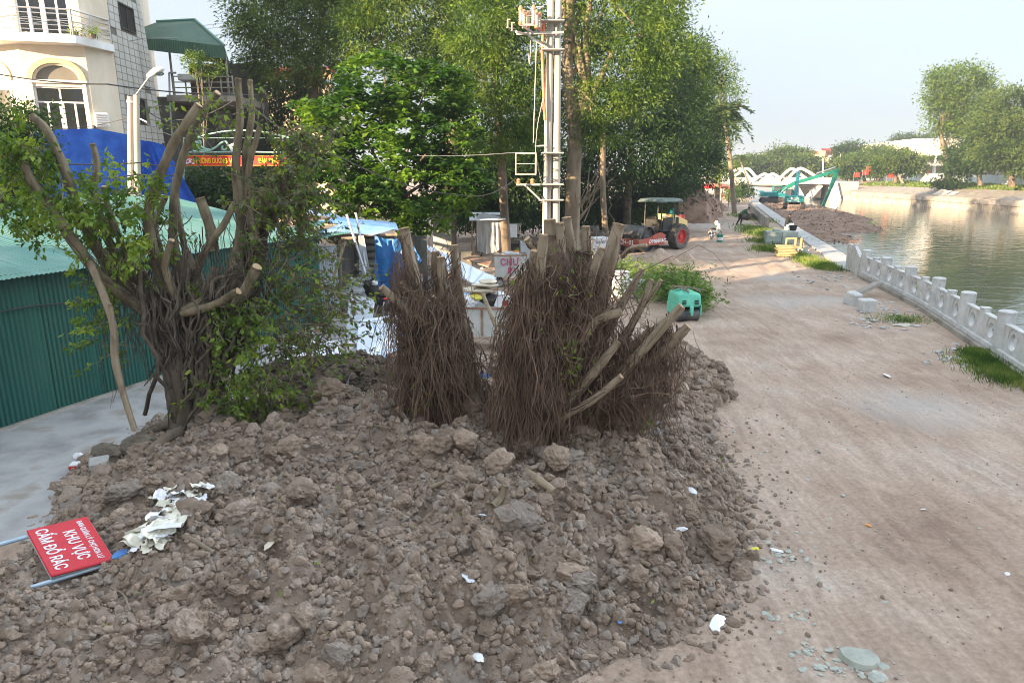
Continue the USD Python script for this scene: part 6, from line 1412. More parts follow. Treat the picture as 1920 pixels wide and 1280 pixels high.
# ================================================================ machines
def rbox(mb, c, s, b=.06, R=None): return mb.box(c, s, R, b)
rg = np.array([9.57, 42.9, 0]); ra = math.atan2(.75, -.66)
ro = thing('road_roller', 'old red and yellow road roller with steel front drum, big rear tyres and cloth canopy', 'road roller', rg, rz=ra)
RX = np.stack([[0, 1, 0], [0, 0, 1], [1, 0, 0]], 1).astype(float)
dc = (0, 3.1, .76)
dm = obj('drum', MB().lathe([(.70, -1.05), (.76, -1.05), (.76, 1.05), (.70, 1.05), (.70, .85), (.25, .85), (.25, .6)], dc, 48, RX).lathe([(.25, -.6), (.25, -.85), (.70, -.85), (.70, -1.05)], dc, 48, RX), 'drum_steel', ro, smooth=35)
for s in (-1, 1): obj('drum_hub', MB().lathe([(0, s * .8), (.34, s * .8), (.34, s * .92), (.12, s * 1.02), (0, s * 1.02)], dc, 20, RX), 'steel_dark', dm, smooth=40)
fr = []
for s in (-1, 1):
    fr.append(obj('side_frame', m3.Manifold.extrude(m3.CrossSection([np.array([(1.7, .95), (1.75, .42), (4.15, .42), (4.25, .80), (3.7, .82), (3.1, .88), (2.5, 1.05), (2.1, 1.12)])]), .12).transform(np.array([[0, 0, 1, s * 1.2 - .06], [1, 0, 0, 0], [0, 1, 0, 0]])), 'rust_red', ro))
ff = obj('front_frame', MB().box((0, 4.16, .60), (2.5, .14, .42), None, .03), 'rust_red', ro)
obj('scraper', MB().box((0, 4.02, 1.0), (2.0, .06, .10), None, .02).box((-.7, 4.10, .92), (.06, .1, .3)).box((.7, 4.10, .92), (.06, .1, .3)), 'steel_dark', ro)
obj('headlamp', MB().box((-.75, 4.2, .94), (.22, .12, .16), None, .03), 'black', ro)
Rff = np.stack([[-1, 0, 0], [0, 0, 1], [0, 1, 0]], 1).astype(float)
lettering('CH-01', .24, Rff, (.1, 4.235, .50), 'white_paint', ff, squeeze=.9); lettering('D 7', .22, Rff, (1.1, 4.235, .50), 'white_paint', ff, squeeze=.9)
Rsf = np.stack([[0, -1, 0], [0, 0, 1], [-1, 0, 0]], 1).astype(float)
lettering('DYNAPAC', .20, Rsf @ np.array([[1, .25, 0], [0, 1, 0], [0, 0, 1]]), (-1.265, 3.3, .55), 'white_print', fr[0], squeeze=1.2)
obj('rear_chassis', MB().box((0, .9, .75), (1.0, 2.0, .5), None, .05).box((0, -.2, .8), (1.1, 1.8, .55), None, .05), 'black', ro)
for s in (-1, 1):
    a, b = MB(), MB(); c = np.array([s * .95, 0, .75]); R_, w = .75, .56
    a.lathe([(R_ * .6, -w / 2), (R_ * .8, -w * .54), (R_ * .95, -w * .5), (R_, -w * .3), (R_, w * .3), (R_ * .95, w * .5), (R_ * .8, w * .54), (R_ * .6, w / 2), (R_ * .6, -w / 2)], c, 36, RX)
    for k in range(22):
        an = k * 2 * math.pi / 22
        for h, o in ((-1, 0), (1, math.pi / 22)):
            n_ = np.array([0, math.cos(an + o), math.sin(an + o)])
            a.beam(c + n_ * (R_ + .005) + [0, 0, 0], c + np.array([h * w * .5, 0, 0]) + nz(n_ + .16 * np.array([0, -n_[2], n_[1]])) * R_ * .985, .07, .05, up=n_)
    ty = obj('tyre', a, 'tyre', ro, smooth=35)
    b.lathe([(R_ * .61, s * w * .5), (R_ * .55, s * w * .48), (R_ * .5, s * w * .2), (R_ * .2, s * w * .2), (R_ * .18, s * w * .4), (0, s * w * .4)], c, 28, RX)
    obj('rim', b, 'wheel_red', ty, smooth=35)
hood = m3.Manifold.extrude(m3.CrossSection([np.array([(.15, 1.35), (.15, 2.05), (-.1, 2.05), (-1.45, 1.62), (-1.45, 1.35)])]), 1.1).transform(np.array([[0, 0, 1, -.55], [1, 0, 0, 0], [0, 1, 0, 0]]))
hood = hood - m3.Manifold.cube((.3, .38, .42), True).translate((-.55, -.35, 1.66))
obj('hood', hood, 'machine_yellow', ro)
obj('hood_vent', MB().box((-.50, -.35, 1.66), (.02, .36, .40)), 'black', ro)
obj('rear_box', MB().box((0, -1.35, 1.05), (1.0, .5, .95), None, .05).box((0, -1.0, 1.15), (1.0, .4, .4), None, .04), 'machine_yellow', ro)
obj('rear_bumper', MB().box((0, -1.55, .72), (1.3, .25, .75), None, .04), 'rust_red', ro)
obj('platform', MB().box((0, .75, 1.12), (1.5, 1.2, .12), None, .03).box((-.62, .72, 1.5), (.1, 1.0, .8), None, .03).box((.62, .72, 1.5), (.1, 1.0, .8), None, .03).box((0, 1.28, 1.45), (1.2, .1, .7), None, .03), 'black', ro)
obj('seat', hullsph([(0, .25, 1.55, .16), (0, .55, 1.5, .14), (.2, .4, 1.5, .1), (-.2, .4, 1.5, .1)]) + hullsph([(0, .15, 1.6, .12), (0, .05, 2.0, .10), (.2, .08, 1.9, .08), (-.2, .08, 1.9, .08)]), 'canopy_cloth', ro, smooth=40)
obj('steering_wheel', MB().tube([(.2 * math.cos(q), 1.05 + .17 * math.sin(q), 1.95 - .1 * math.sin(q)) for q in np.linspace(0, 6.283, 20)], .016, 6).cyl((0, 1.05, 1.95), (0, 1.2, 1.5), .025), 'black', ro)
for x in (-.62, .62):
    for y in (.05, 1.35): obj('canopy_post', MB().cyl((x, y, 1.1), (x, y, 2.92), .035, n=8), 'steel_dark', ro)
gxx, gyy = np.meshgrid(np.linspace(-.95, .95, 26), np.linspace(-.35, 1.75, 28), indexing='ij')
edge = np.maximum(np.abs(gxx) / .95, np.abs(gyy - .7) / 1.05)
zz = 3.04 - .02 * gxx ** 2 - .16 * sstep(.82, 1.0, edge) + .05 * (meshkit.fbm(np.stack([gxx * 3, gyy * 3, gxx * 0], -1), 3, 4) - .5)
obj('canopy', MB().grid(np.stack([gxx, gyy, zz], -1)).grid(np.stack([gxx[::-1], gyy[::-1], (zz - .05)[::-1]], -1)), 'canopy_cloth', ro, smooth=True)
for k in range(3): obj('hose', MB().tube(curve([(-.9, 2.0, 1.0), (-.85 - .05 * k, 2.3, 1.35 + .06 * k), (-.8, 2.75 + .1 * k, 1.1)], 6), .022, 6), 'sack_brown', ro, smooth=True)
t = thing('jerry_can', 'teal plastic can standing behind the roller seat under the canopy', 'can', rg + rotz(ra) @ [-.4, -.05, 2.05]); obj('can', MB().box(rg + rotz(ra) @ [-.4, -.02, 2.22], (.3, .25, .32), rotz(ra), .06), 'teal_paint', t); obj('cap', MB().cyl(rg + rotz(ra) @ [-.4, -.02, 2.37], rg + rotz(ra) @ [-.4, -.02, 2.43], .05), 'teal_paint', t)
t = thing('red_lid_can', 'white can with a red lid on the rear of the road roller', 'can', rg + rotz(ra) @ [-.2, -1.35, 1.53]); obj('can', MB().cyl(rg + rotz(ra) @ [-.2, -1.3, 1.53], rg + rotz(ra) @ [-.2, -1.3, 1.72], .16, n=16), 'white_paint', t, smooth=40); obj('lid', MB().cyl(rg + rotz(ra) @ [-.2, -1.3, 1.72], rg + rotz(ra) @ [-.2, -1.3, 1.95], .2, .17, n=16), 'bag_red', t, smooth=40)
# white painted box with numbers next to the drum, and stacked old tyres behind it
p = P(1122, 473, 36.5)
t = thing('painted_box', 'white painted metal box with black digits in front of the roller drum', 'metal box', p * [1, 1, 0])
Rb = rotz(.35)
q = obj('box', MB().box(p * [1, 1, 0] + [0, 0, .62], (.95, .75, 1.2), Rb, .03), 'white_paint', t)
for txt, x in (('103-45', -.40), ('24', .22)): lettering(txt, .13, Rb @ Rf, p * [1, 1, 0] + Rb @ [x, -.385, .92], 'black', q, squeeze=.8)
obj('seam', MB().box(p * [1, 1, 0] + Rb @ [0, -.378, .66] , (.95, .01, .02), Rb), 'steel_dark', q)
for k, (px, py, Y) in enumerate(((1118, 430, 41.5), (1130, 428, 42.5), (1108, 420, 43.5))):
    c = P(px, py, Y)
    a, b = MB(), MB(); wheel(a, b, (0, 0, 0), .52, .34, 24)
    v, f = a.get(); Rz = rotaxis([0, 1, 0], math.pi / 2)
    solo('old_tyre', (v @ Rz.T + c * [1, 1, 0] + [0, 0, [.9, .55, 1.1][k]], f), 'tyre', 'old tyre stacked behind the white numbered box, ' + ['front one', 'right one', 'rear one'][k], 'tyre', smooth=40)

# ---- little mint pedestrian roller
mp = G(1281, 598); mr = .12
t = thing('trench_roller', 'small mint green walk behind roller parked on the road edge by the weeds', 'roller', mp, rz=mr)
for y in (-.28, .32): obj('drum', MB().lathe([(0, -.34), (.20, -.34), (.20, .34), (0, .34)], (0, y, .20), 28, RX), 'drum_steel', t, smooth=35)
obj('body', hullsph([(sx * .27, sy, z, r_) for sx in (-1, 1) for sy, z, r_ in ((-.42, .56, .10), (-.36, .80, .10), (.48, .56, .10), (.42, .78, .10))]), 'mint', t, smooth=40)
obj('side_plate', MB().box((-.385, 0, .36), (.04, .9, .34), None, .01), 'mint', t); obj('side_plate', MB().box((.385, 0, .36), (.04, .9, .34), None, .01), 'mint', t)
obj('top_deck', hullsph([(sx * .17, sy, .88, .06) for sx in (-1, 1) for sy in (-.2, .3)]), 'mint', t, smooth=40)
for sx in (-.2, .2):
    for k in range(3): obj('grille_slot', MB().box((sx, -.525, .58 + k * .05), (.13, .02, .028)), 'black', t)
obj('handle', MB().tube(curve([(.02, -.5, .50), (.02, -.62, .46), (.02, -.66, .24)], 5), .04, 8).box((.02, -.6, .42), (.10, .12, .22), None, .03), 'mint', t, smooth=40)
mb = MB(); r_ = np.random.default_rng(8)
for k in range(9): q = mp + [r_.uniform(-.2, .2), r_.uniform(-.1, .2), .97]; d = np.array([r_.normal(), r_.normal(), .15]) * .3; mb.tube(curve([q - d, q + [0, 0, .05], q + d], 4), .018, 5)
solo('driftwood', mb, 'twig', 'bits of bark and sticks lying on the mint green roller', 'sticks', kind='stuff')

# ---- excavators on the spoil bank in the river
def excavator(label, base, rz, boom, m, m2):
    t = thing('excavator', label, 'excavator', base, rz=rz)
    for s in (-1, 1):
        tr_ = obj('track', m3.Manifold.extrude(m3.CrossSection([np.array([(-2.1, .45), (-1.8, .08), (1.8, .08), (2.1, .45), (1.8, .86), (-1.8, .86)])]), .55).transform(np.array([[0, 0, 1, s * 1.2 - .275], [1, 0, 0, 0], [0, 1, 0, 0]])), 'steel_dark', t)
        for y in np.linspace(-1.6, 1.6, 6): obj('track_wheel', MB().cyl((s * 1.48, y, .42), (s * 1.52, y, .42), .26, n=14), 'steel_dark', tr_)
        mb = MB()
        for y in np.linspace(-1.8, 1.8, 16): mb.box((s * 1.2, y, .885), (.6, .10, .05)).box((s * 1.2, y, .055), (.6, .10, .05))
        obj('track_shoes', mb, 'steel_dark', tr_, kind='stuff')
    obj('turntable', MB().cyl((0, 0, .7), (0, 0, 1.05), .8, n=24), 'steel_dark', t)
    obj('engine_deck', MB().box((0, -.9, 1.45), (2.7, 2.0, .8), None, .10).box((.75, .9, 1.35), (1.1, 1.8, .6), None, .06), m, t)
    cw = obj('counterweight', hullsph([(sx * 1.15, -2.0 - (.12 if abs(sx) < 1 else 0), z, .22) for sx in (-1, -.4, .4, 1) for z in (1.25, 1.85)]), m, t, smooth=40)
    obj('stripe', MB().box((0, -2.36, 1.22), (1.5, .02, .06)), 'white_print', cw)
    lettering('KOBELCO', .26, np.stack([[1, 0, 0], [0, 0, 1], [0, -1, 0]], 1).astype(float), (-.62, -2.345, 1.45), 'white_print', cw, width=1.25)
    cab = obj('cab', MB().box((-.85, .75, 1.5), (.95, 1.7, .9), None, .05).box((-.85, .75, 2.78), (.95, 1.5, .10), None, .04).box((-1.3, .05, 2.35), (.07, .1, .9)).box((-.4, .05, 2.35), (.07, .1, .9)).box((-1.3, 1.45, 2.35), (.07, .1, .9)).box((-.4, 1.45, 2.35), (.07, .1, .9)), m, t)
    obj('cab_glass', MB().box((-.85, .75, 2.35), (.84, 1.36, .80)), 'window_glass', cab)
    (y0, z0), (y1, z1), (y2, z2), (y3, z3), (y4, z4) = boom
    obj('boom', MB().beam((.1, y0, z0), (.1, y1, z1), .5, .6).beam((.1, y1, z1), (.1, y2, z2), .45, .55), m2, t)
    obj('stick', MB().beam((.1, y2, z2), (.1, y3, z3), .4, .6).beam((.1, y3, z3), (.1, y4, z4), .36, .45), m2, t)
    obj('boom_pin', MB().cyl((-.25, y2, z2), (.45, y2, z2), .28, n=14), m2, t)
    mb = MB(); mb.cyl((-.25, y0 + .3, z0 - .1), (-.25, (y0 + y1) / 2, (z0 + z1) / 2 + .1), .11, .07).cyl((.45, y0 + .3, z0 - .1), (.45, (y0 + y1) / 2, (z0 + z1) / 2 + .1), .11, .07).cyl((.1, (y1 + y2) / 2, (z1 + z2) / 2 + .5), (.1, y2 - .3, z2 + .55), .10)
    obj('hydraulics', mb, 'stainless', t)
    obj('bucket', m3.Manifold.extrude(m3.CrossSection([np.array([(0, 0), (.5, .1), (.7, -.4), (.45, -.9), (-.1, -.95), (.1, -.5)])]), 1.1).transform(np.array([[0, 0, 1, -.45], [1, 0, 0, y4], [0, 1, 0, z4]])), 'steel_dark', t)
    return t
pe2 = P(1488, 392, 104.0); pe1 = P(1449, 381, 117.0)
excavator('nearer turquoise excavator seen from behind, counterweight toward the road', pe2, -.40, [(.6, 1.6), (2.0, 4.6), (4.6, 5.2), (6.5, 2.5), (6.8, 1.2)], 'teal_paint', 'teal_paint')
excavator('farther turquoise excavator in side view reaching right with a long green boom', pe1, -math.pi / 2 - .12, [(.6, 1.7), (3.2, 3.3), (9.7, 5.3), (9.0, 2.6), (7.9, -.9)], 'teal_paint', 'teal_green')
hb = [bump_(42.5, 101, 9.5, 12, 1.75), bump_(37, 88, 8.5, 16, 1.35), bump_(31, 74, 4.5, 14, .95), bump_(45, 115, 10, 12, 1.95), bump_(39, 106, 6, 10, 1.6)]
pile('spoil_bank', 'low bank of grey brown dredged spoil in the river carrying the excavators', lambda x, y: np.where(x > K(y) - .3, np.max([h(x, y) for h in hb], 0), 0), 24, 56, 60, 128, .3, 'red_soil', 85, 1500, .16, ['red_soil', 'red_soil', 'clod'], base=-2.35)
solo('driftwood', MB().tube(curve([P(1563, 404, 97), P(1567, 395, 97), P(1571, 388, 97)], 5), 0.10, 7), 'bark_dark', 'dark snag standing up at the tip of the spoil bank', 'driftwood', smooth=True)

# ================================================================ river balustrade
def Lx(y): return K(y) - .48
ba = thing('river_balustrade', 'pale concrete balustrade with round holes along the river edge of the road', 'balustrade', (Lx(20), 20, 0))
ys = [30.15 - k * 1.37 for k in range(0, 16)]
pts_ = [np.array([Lx(y), y, 0.0]) for y in ys]
for k, (a, b) in enumerate(zip(pts_[:-1], pts_[1:])):
    d = nz(b - a); n_ = np.array([-d[1], d[0], 0]); L = np.linalg.norm(b - a); R_ = np.stack([d, n_, [0, 0, 1]], 1); mid_ = (a + b) / 2
    obj('footing', MB().box(mid_ + [0, 0, .03], (L - .004, .52, .24), R_, .015), 'concrete_old', ba)
    obj('plinth', MB().box(mid_ + [0, 0, .22], (L - .004, .30, .14), R_, .015), 'concrete_pale', ba)
    w = L - .30
    pan = m3.Manifold.cube((w, .13, .60), True)
    pan = pan - m3.Manifold.cylinder(.4, .20, .20, 32, True).rotate((90, 0, 0)).translate((0, 0, -.02)) - m3.Manifold.cylinder(.04, .275, .275, 40, True).rotate((90, 0, 0)).translate((0, -.065, .06)) - m3.Manifold.cylinder(.04, .275, .275, 40, True).rotate((90, 0, 0)).translate((0, .065, .06))
    pan = pan.transform(np.hstack([R_, (mid_ + [0, 0, .60])[:, None]]))
    obj('panel', pan, 'concrete_pale', ba, smooth=30)
    obj('coping', MB().box(mid_ + [0, 0, .915], (w, .15, .05), R_, .012), 'concrete_pale', ba)
    big = k % 2 == 0
    s = .36 if big else .24; h = 1.16 if big else 1.02
    ps = obj('post', m3.Manifold.extrude(m3.CrossSection([np.array([(-.5, -.2), (-.2, -.5), (.2, -.5), (.5, -.2), (.5, .2), (.2, .5), (-.2, .5), (-.5, .2)]) * s]), h - .16).transform(np.hstack([R_, (a + [0, 0, .16])[:, None]])), 'concrete_pale', ba)
    if big:
        obj('cap', MB().lathe([(0, 0), (.195, 0), (.20, .045), (.15, .075), (.06, .085), (0, .085)], a + [0, 0, h], 16), 'concrete_pale', ps, smooth=30)
    else: obj('cap', MB().box(a + [0, 0, h + .015], (.24, .24, .04), R_, .015), 'concrete_pale', ps)
ep = pts_[0]
q0 = ep + [.02, .35, .0]; q1 = np.array([Lx(31.6), 31.75, 0])
t = thing('broken_wall_panel', 'solid concrete end panel leaning at the broken far end of the balustrade', 'wall panel', q0)
obj('panel', MB().slab([q0 + [0, 0, -.1], q1 + [0, 0, .12], q1 + [.05, .1, 1.25], q0 + [.02, 0, .85]], .14), 'concrete_pale', t)
obj('end_post', MB().beam(q1 + [0, .1, 0], q1 + [.03, .15, 1.3], .2), 'concrete_pale', t); obj('end_post', MB().beam(q0 + [-.03, -.1, -.1], q0 + [-.02, -.1, .98], .14), 'concrete_pale', t)
q2 = q1 + [.08, .75, .05]
obj('panel', MB().slab([q1 + [.03, .25, .05], q2, q2 + [.0, .05, 1.22], q1 + [.03, .27, 1.25]], .16), 'concrete_pale', t)
# quay kerb beyond the balustrade: pale slabs, one by one
yk = 32.2; k = 0
while yk < 112:
    Ls = 2.2 if yk < 60 else 5.0
    a, b = np.array([K(yk), yk]), np.array([K(yk + Ls), yk + Ls])
    d = nz(b - a); n_ = np.array([-d[1], d[0]])
    q = [[*(a + d * .015 - n_ * .03), .11], [*(b - n_ * .03), .11 + .006 * (k % 3)], [*(b + n_ * 1.1), .105], [*(a + d * .015 + n_ * 1.1), .105 + .006 * (k % 2)]]
    if k == 0: qk = thing('quay_kerb', 'pale concrete kerb slabs along the river beyond the balustrade', 'kerb', (K(40), 40, 0))
    obj('kerb_slab', MB().slab(q, .4), 'concrete', qk)
    yk += Ls; k += 1
yw = np.linspace(0, 170, 60)
obj('quay_wall', MB().grid(np.array([[[K(y) + .05 + .18 * s, y, -.04 - 2.6 * s] for s in (0, .5, 1)] for y in yw])), 'concrete_old', kind='structure')
for k in range(3):
    y0, y1 = ((58, 62), (63, 74), (75, 88))[k]
    a, b = np.array([K(y0) - 2.6, y0, 0]), np.array([K(y1) - 2.6, y1, 0])
    t = thing('rubble_wall', ['short grey block wall behind the bending worker', 'grey rendered wall by the river path past the worker', 'far rendered wall stub toward the bridge'][k], 'wall', (a + b) / 2)
    obj('wall', MB().beam(a + [0, 0, .45], b + [0, 0, .45], .25, .9), 'concrete_old', t)

# ---- things left along the road edge
def brickstack(label, c, rz, nx, ny, nzz, s, m):
    t = thing('block_stack', label, 'blocks', c, rz=rz); r_ = np.random.default_rng(4)
    for i in range(nx):
        for j in range(ny):
            for k in range(nzz): obj('block', MB().box(np.array([(i - (nx - 1) / 2) * s[0], (j - (ny - 1) / 2) * s[1], (k + .5) * s[2] + .08]) + r_.normal(0, .006, 3) * [1, 1, 0], np.array(s) * .97, rotz(r_.normal(0, .01)), .008), m, t)
    obj('pallet', MB().box((0, 0, .04), (nx * s[0], ny * s[1], .08)), 'plank', t)
brickstack('grey green paving blocks stacked in two bays beside the river kerb', G(1462, 459), -.2, 2, 2, 5, (.95, .6, .16), 'grey_block')
solo('sack', hullsph([(*(G(1456, 459) + [-.2, .1, .98]), .14), (*(G(1456, 459) + [.1, .1, .96]), .12)]), 'sack', 'white sack on top of the grey green block stack', 'sack', smooth=40)
t = thing('basket', 'dark bucket on the right end of the grey green block stack', 'bucket', G(1484, 458)); obj('tub', MB().lathe([(0.01, .9), (.2, .9), (.26, 1.22), (.23, 1.22), (.18, .94), (.01, .94)], G(1484, 458), 14), 'black', t, smooth=40)
c = G(1472, 480)
t = thing('plank_stack', 'yellow formwork boards stacked on the road edge below the wooden frame', 'planks', c, rz=-.15); r_ = np.random.default_rng(6)
for k in range(7): obj('plank', MB().box((r_.normal(0, .06), 0, .06 + k * .085), (.95 + r_.normal(0, .06), .7, .06), rotz(r_.normal(0, .06)), .005), 'plank', t)
t = thing('wooden_frame', 'orange brown wooden stool frame standing over the yellow boards', 'stool', G(1486, 474), rz=-.1)
for x in (-.42, .1, .42):
    obj('leg', MB().beam((x, 0, 0), (x, 0, .85), .09), 'plank', t)
obj('rail', MB().beam((-.45, 0, .83), (.14, 0, .83), .10), 'plank', t); obj('rail', MB().beam((.1, 0, .35), (.6, .1, .35), .12, .06), 'plank', t); obj('rail', MB().beam((.42, 0, .8), (.65, .1, .3), .07), 'plank', t)
for k, (px, py, s) in enumerate(((1495, 478, (1.2, .7, .10)), (1482, 470, (.7, .5, .3)), (1506, 472, (.5, .45, .32)), (1440, 452, (1.0, .5, .07)))):
    c = G(px, py); solo('stone_slab', MB().box(c + [0, 0, s[2] / 2], s, rotz(.3 * k - .3), .02), 'grey_block' if k != 2 else 'concrete', ['flat grey green slab on the ground right of the yellow boards', 'blue grey bundle behind the yellow boards', 'pale stone lump at the kerb beside the wooden frame', 'thin slab in the grass left of the block stack'][k], 'slab')
# broken white concrete blocks and beam
for lab, px, py, s, a, tl in (('left white broken concrete block, tilted, in front of the balustrade', 1598, 571, (.42, .40, .46), .5, .3), ('right white broken concrete block, square, in front of the balustrade', 1624, 583, (.50, .42, .42), .15, .05)):
    c = G(px, py); solo('concrete_block', MB().box(c + [0, 0, s[2] * .46], s, rotz(a) @ rotaxis([1, 0, 0], tl), .03), 'concrete_pale', lab, 'concrete block')
solo('concrete_beam', MB().beam(G(1606, 563) + [0, 0, .25], G(1642, 552) + [0, 0, .42], .22, .14), 'concrete_old', 'broken beam end bridging the white blocks and the balustrade footing', 'concrete beam')
for lab, px, py, a in (('flat broken tile lying on the road below the balustrade, larger', 1690, 611, .3), ('brown stone chips heaped at the edge of the near grass', 1785, 665, .8)):
    v, f = rock(70 + px, 2, .4, .3); c = G(px, py); solo('stone_chip', (v * [.34, .18, .12] @ rotz(a).T + c + [0, 0, .03], f), 'sack' if px < 1700 else 'clod_tan', lab, 'stone')
mb = MB(); r_ = np.random.default_rng(17)
for k in range(260):
    px, py = ((r_.normal(1660, 35), r_.normal(590, 12)), (r_.normal(1560, 40), r_.normal(520, 10)), (r_.normal(1800, 30), r_.normal(668, 8)))[k % 3]
    v, f = CLs[k % 6]; s = r_.uniform(.02, .09); mb.add(v * s * [1.3, 1, .6] @ rotz(r_.uniform(0, 6)).T + G(px, py) + [0, 0, s * .25], f)
path = obj('rubble', mb, 'concrete', smooth=True, kind='stuff'); meta(path, 'scattered pale rubble along the foot of the balustrade', 'rubble')

# ---- white foam boxes by the weeds
for k, (px, py) in enumerate(((1161, 551), (1190, 549))):
    c = G(px, py + 8); t = thing('foam_box', ['left stack of white foam boxes at the edge of the weeds', 'right stack of white foam boxes at the edge of the weeds'][k], 'foam boxes', c, rz=.15 + .2 * k)
    for j in range(2 + (k == 0)):
        b_ = obj('box', MB().box((.02 * j, 0, .16 + j * .34), (.52, .40, .26), None, .02), 'foam', t); obj('lid', MB().box((.02 * j, 0, .31 + j * .34), (.55, .43, .05), None, .015), 'foam', b_); obj('grip', MB().box((.02 * j, -.203, .2 + j * .34), (.09, .01, .05)), 'black', b_)

# ================================================================ grass and weeds
def blades(name, label, fn, n, L, W, m, seed, lean=.5):
    r = np.random.default_rng(seed); p = fn(r, n); z = ground_z(p[:, 0], p[:, 1])
    c = np.stack([p[:, 0], p[:, 1], z - .01], 1)
    D = np.stack([r.normal(0, lean, len(p)), r.normal(0, lean, len(p)), np.ones(len(p))], 1)
    path = obj(name, leaves(c, L, W, r, D=D * 3, droop=0, up=0, jit=.3), m, kind='stuff'); return meta(path, label, 'grass')
def patch(cs):
    def fn(r, n):
        k = r.integers(0, len(cs), n); c = np.array(cs)[k]; return c[:, :2] + r.normal(size=(n, 2)) * c[:, 2:4]
    return fn
def gp(px, py, sx, sy): g = G(px, py); return (g[0], g[1], sx, sy)
blades('grass', 'bright green grass growing at the foot of the near end of the balustrade', patch([gp(1890, 694, .45, .5), gp(1862, 680, .4, .35), gp(1915, 715, .4, .45), gp(1930, 700, .4, .5), gp(1840, 668, .2, .2)]), 9000, .20, .018, 'grass', 1)
blades('grass', 'thin grass tuft among rubble by the broken concrete beam', patch([gp(1685, 597, .5, .25), gp(1700, 604, .4, .2)]), 700, .14, .016, 'grass', 2)
blades('grass', 'sunlit grass strip between the road and the quay kerb', patch([gp(1535, 497, .35, .9), gp(1522, 492, .3, .8), gp(1545, 503, .3, .5), gp(1505, 482, .25, .8)]), 5200, .24, .03, 'grass', 3)
blades('grass', 'grass patch by the grey green block stack at the kerb', patch([gp(1430, 438, .6, 2.4), gp(1440, 444, .6, 1.8), gp(1425, 432, .5, 2), gp(1442, 456, .5, .8), gp(1405, 410, .5, 3), gp(1445, 470, .5, .6)]), 6000, .34, .05, 'grass', 4)
def weedf(r, n):
    return patch([(4.6, 27.2, .7, 1.2), (5.6, 26.4, .7, 1.2), (6.4, 25.2, .5, 1.2), (5.9, 24.0, .45, .9), (4.9, 25.2, .6, 1.0), (6.1, 22.8, .3, .5), (4.2, 28.6, .6, .8)])(r, n)
r = np.random.default_rng(5); p = weedf(r, 900); st = np.stack([p[:, 0], p[:, 1], p[:, 0] * 0], 1)
pts, rr = twigs(r, st, r.normal(0, .16, (900, 3)) + [0, 0, 1], r.uniform(.5, 1.15, 900), .008 * np.ones(900), sag=0)
c0, dd = along(r, pts[:, 1:], 14000)
D = nz(r.normal(size=(14000, 3)) * [1, 1, .3]) + [0, 0, .5]
path = obj('weeds', leaves(c0, .17, .045, r, D=D * 2.5, droop=.35, up=.8, jit=.4), 'weed', kind='stuff'); meta(path, 'tall bright green weeds growing between the stumps and the small roller', 'weeds')

# ================================================================ people
def person(label, joints, cloth_, legs, base, head, hold=None, shoes='black'):
    t = thing('person', label, 'person', base)
    J = {k: np.asarray(v, float) + base for k, v in joints.items()}
    def body(bones):
        m_ = m3.Manifold.compose([]);
        for a, ra_, b, rb_ in bones: m_ = m_ + hullsph([(*J[a], ra_), (*J[b], rb_)])
        return m_
    bones = [('pel', .145, 'chest', .155), ('chest', .155, 'neck', .06), ('neck', .055, 'head', .06)]
    for s in 'LR': bones += [('chest', .09, 'sh' + s, .06), ('sh' + s, .055, 'el' + s, .042), ('el' + s, .042, 'wr' + s, .030), ('wr' + s, .032, 'ha' + s, .03), ('pel', .11, 'hip' + s, .10), ('hip' + s, .092, 'kn' + s, .062), ('kn' + s, .062, 'an' + s, .042), ('an' + s, .045, 'to' + s, .035)]
    bd = body(bones) + m3.Manifold.sphere(.105, 16).scale((.86, 1, 1.18)).translate(tuple(J['head'] + head))
    for s in 'LR':
        for k in range(4): o = np.array([.012 * (k - 1.5), 0, 0]); bd = bd + hullsph([(*(J['ha' + s] + o), .009), (*(J['ha' + s] + o + nz(J['ha' + s] - J['wr' + s]) * (.075 + .008 * (k in (1, 2)))), .007)])
        bd = bd + hullsph([(*J['ha' + s], .012), (*(J['ha' + s] + [.04, 0, .02]), .009)])
    v, f = arr(bd); q = trimesh.Trimesh(v, f); 
    obj('body', q, 'skin', t, smooth=50)
    sh = m3.Manifold.compose([])
    for a, ra_, b, rb_ in [('pel', .165, 'chest', .175), ('chest', .172, 'neck', .078)] + [x for s in 'LR' for x in (('chest', .11, 'sh' + s, .078), ('sh' + s, .073, 'el' + s, .058), ('el' + s, .058, 'wr' + s, .046))]: sh = sh + hullsph([(*J[a], ra_), (*J[b], rb_)])
    obj('shirt', sh, cloth_, t, smooth=50)
    tr_ = m3.Manifold.compose([])
    for s in 'LR':
        for a, ra_, b, rb_ in (('pel', .158, 'hip' + s, .115), ('hip' + s, .11, 'kn' + s, .08), ('kn' + s, .08, 'an' + s, .062)): tr_ = tr_ + hullsph([(*J[a], ra_), (*J[b], rb_)])
        obj('shoe', hullsph([(*(J['an' + s] - [0, 0, .03]), .055), (*J['to' + s], .042)]), shoes, t, smooth=50)
    obj('trousers', tr_, legs, t, smooth=50)
    obj('hair', m3.Manifold.sphere(.118, 16).scale((.88, 1, 1)).translate(tuple(J['head'] + head + [0, .0, .045])), 'hair', t, smooth=50)
    return t
pb = G(1390, 422)
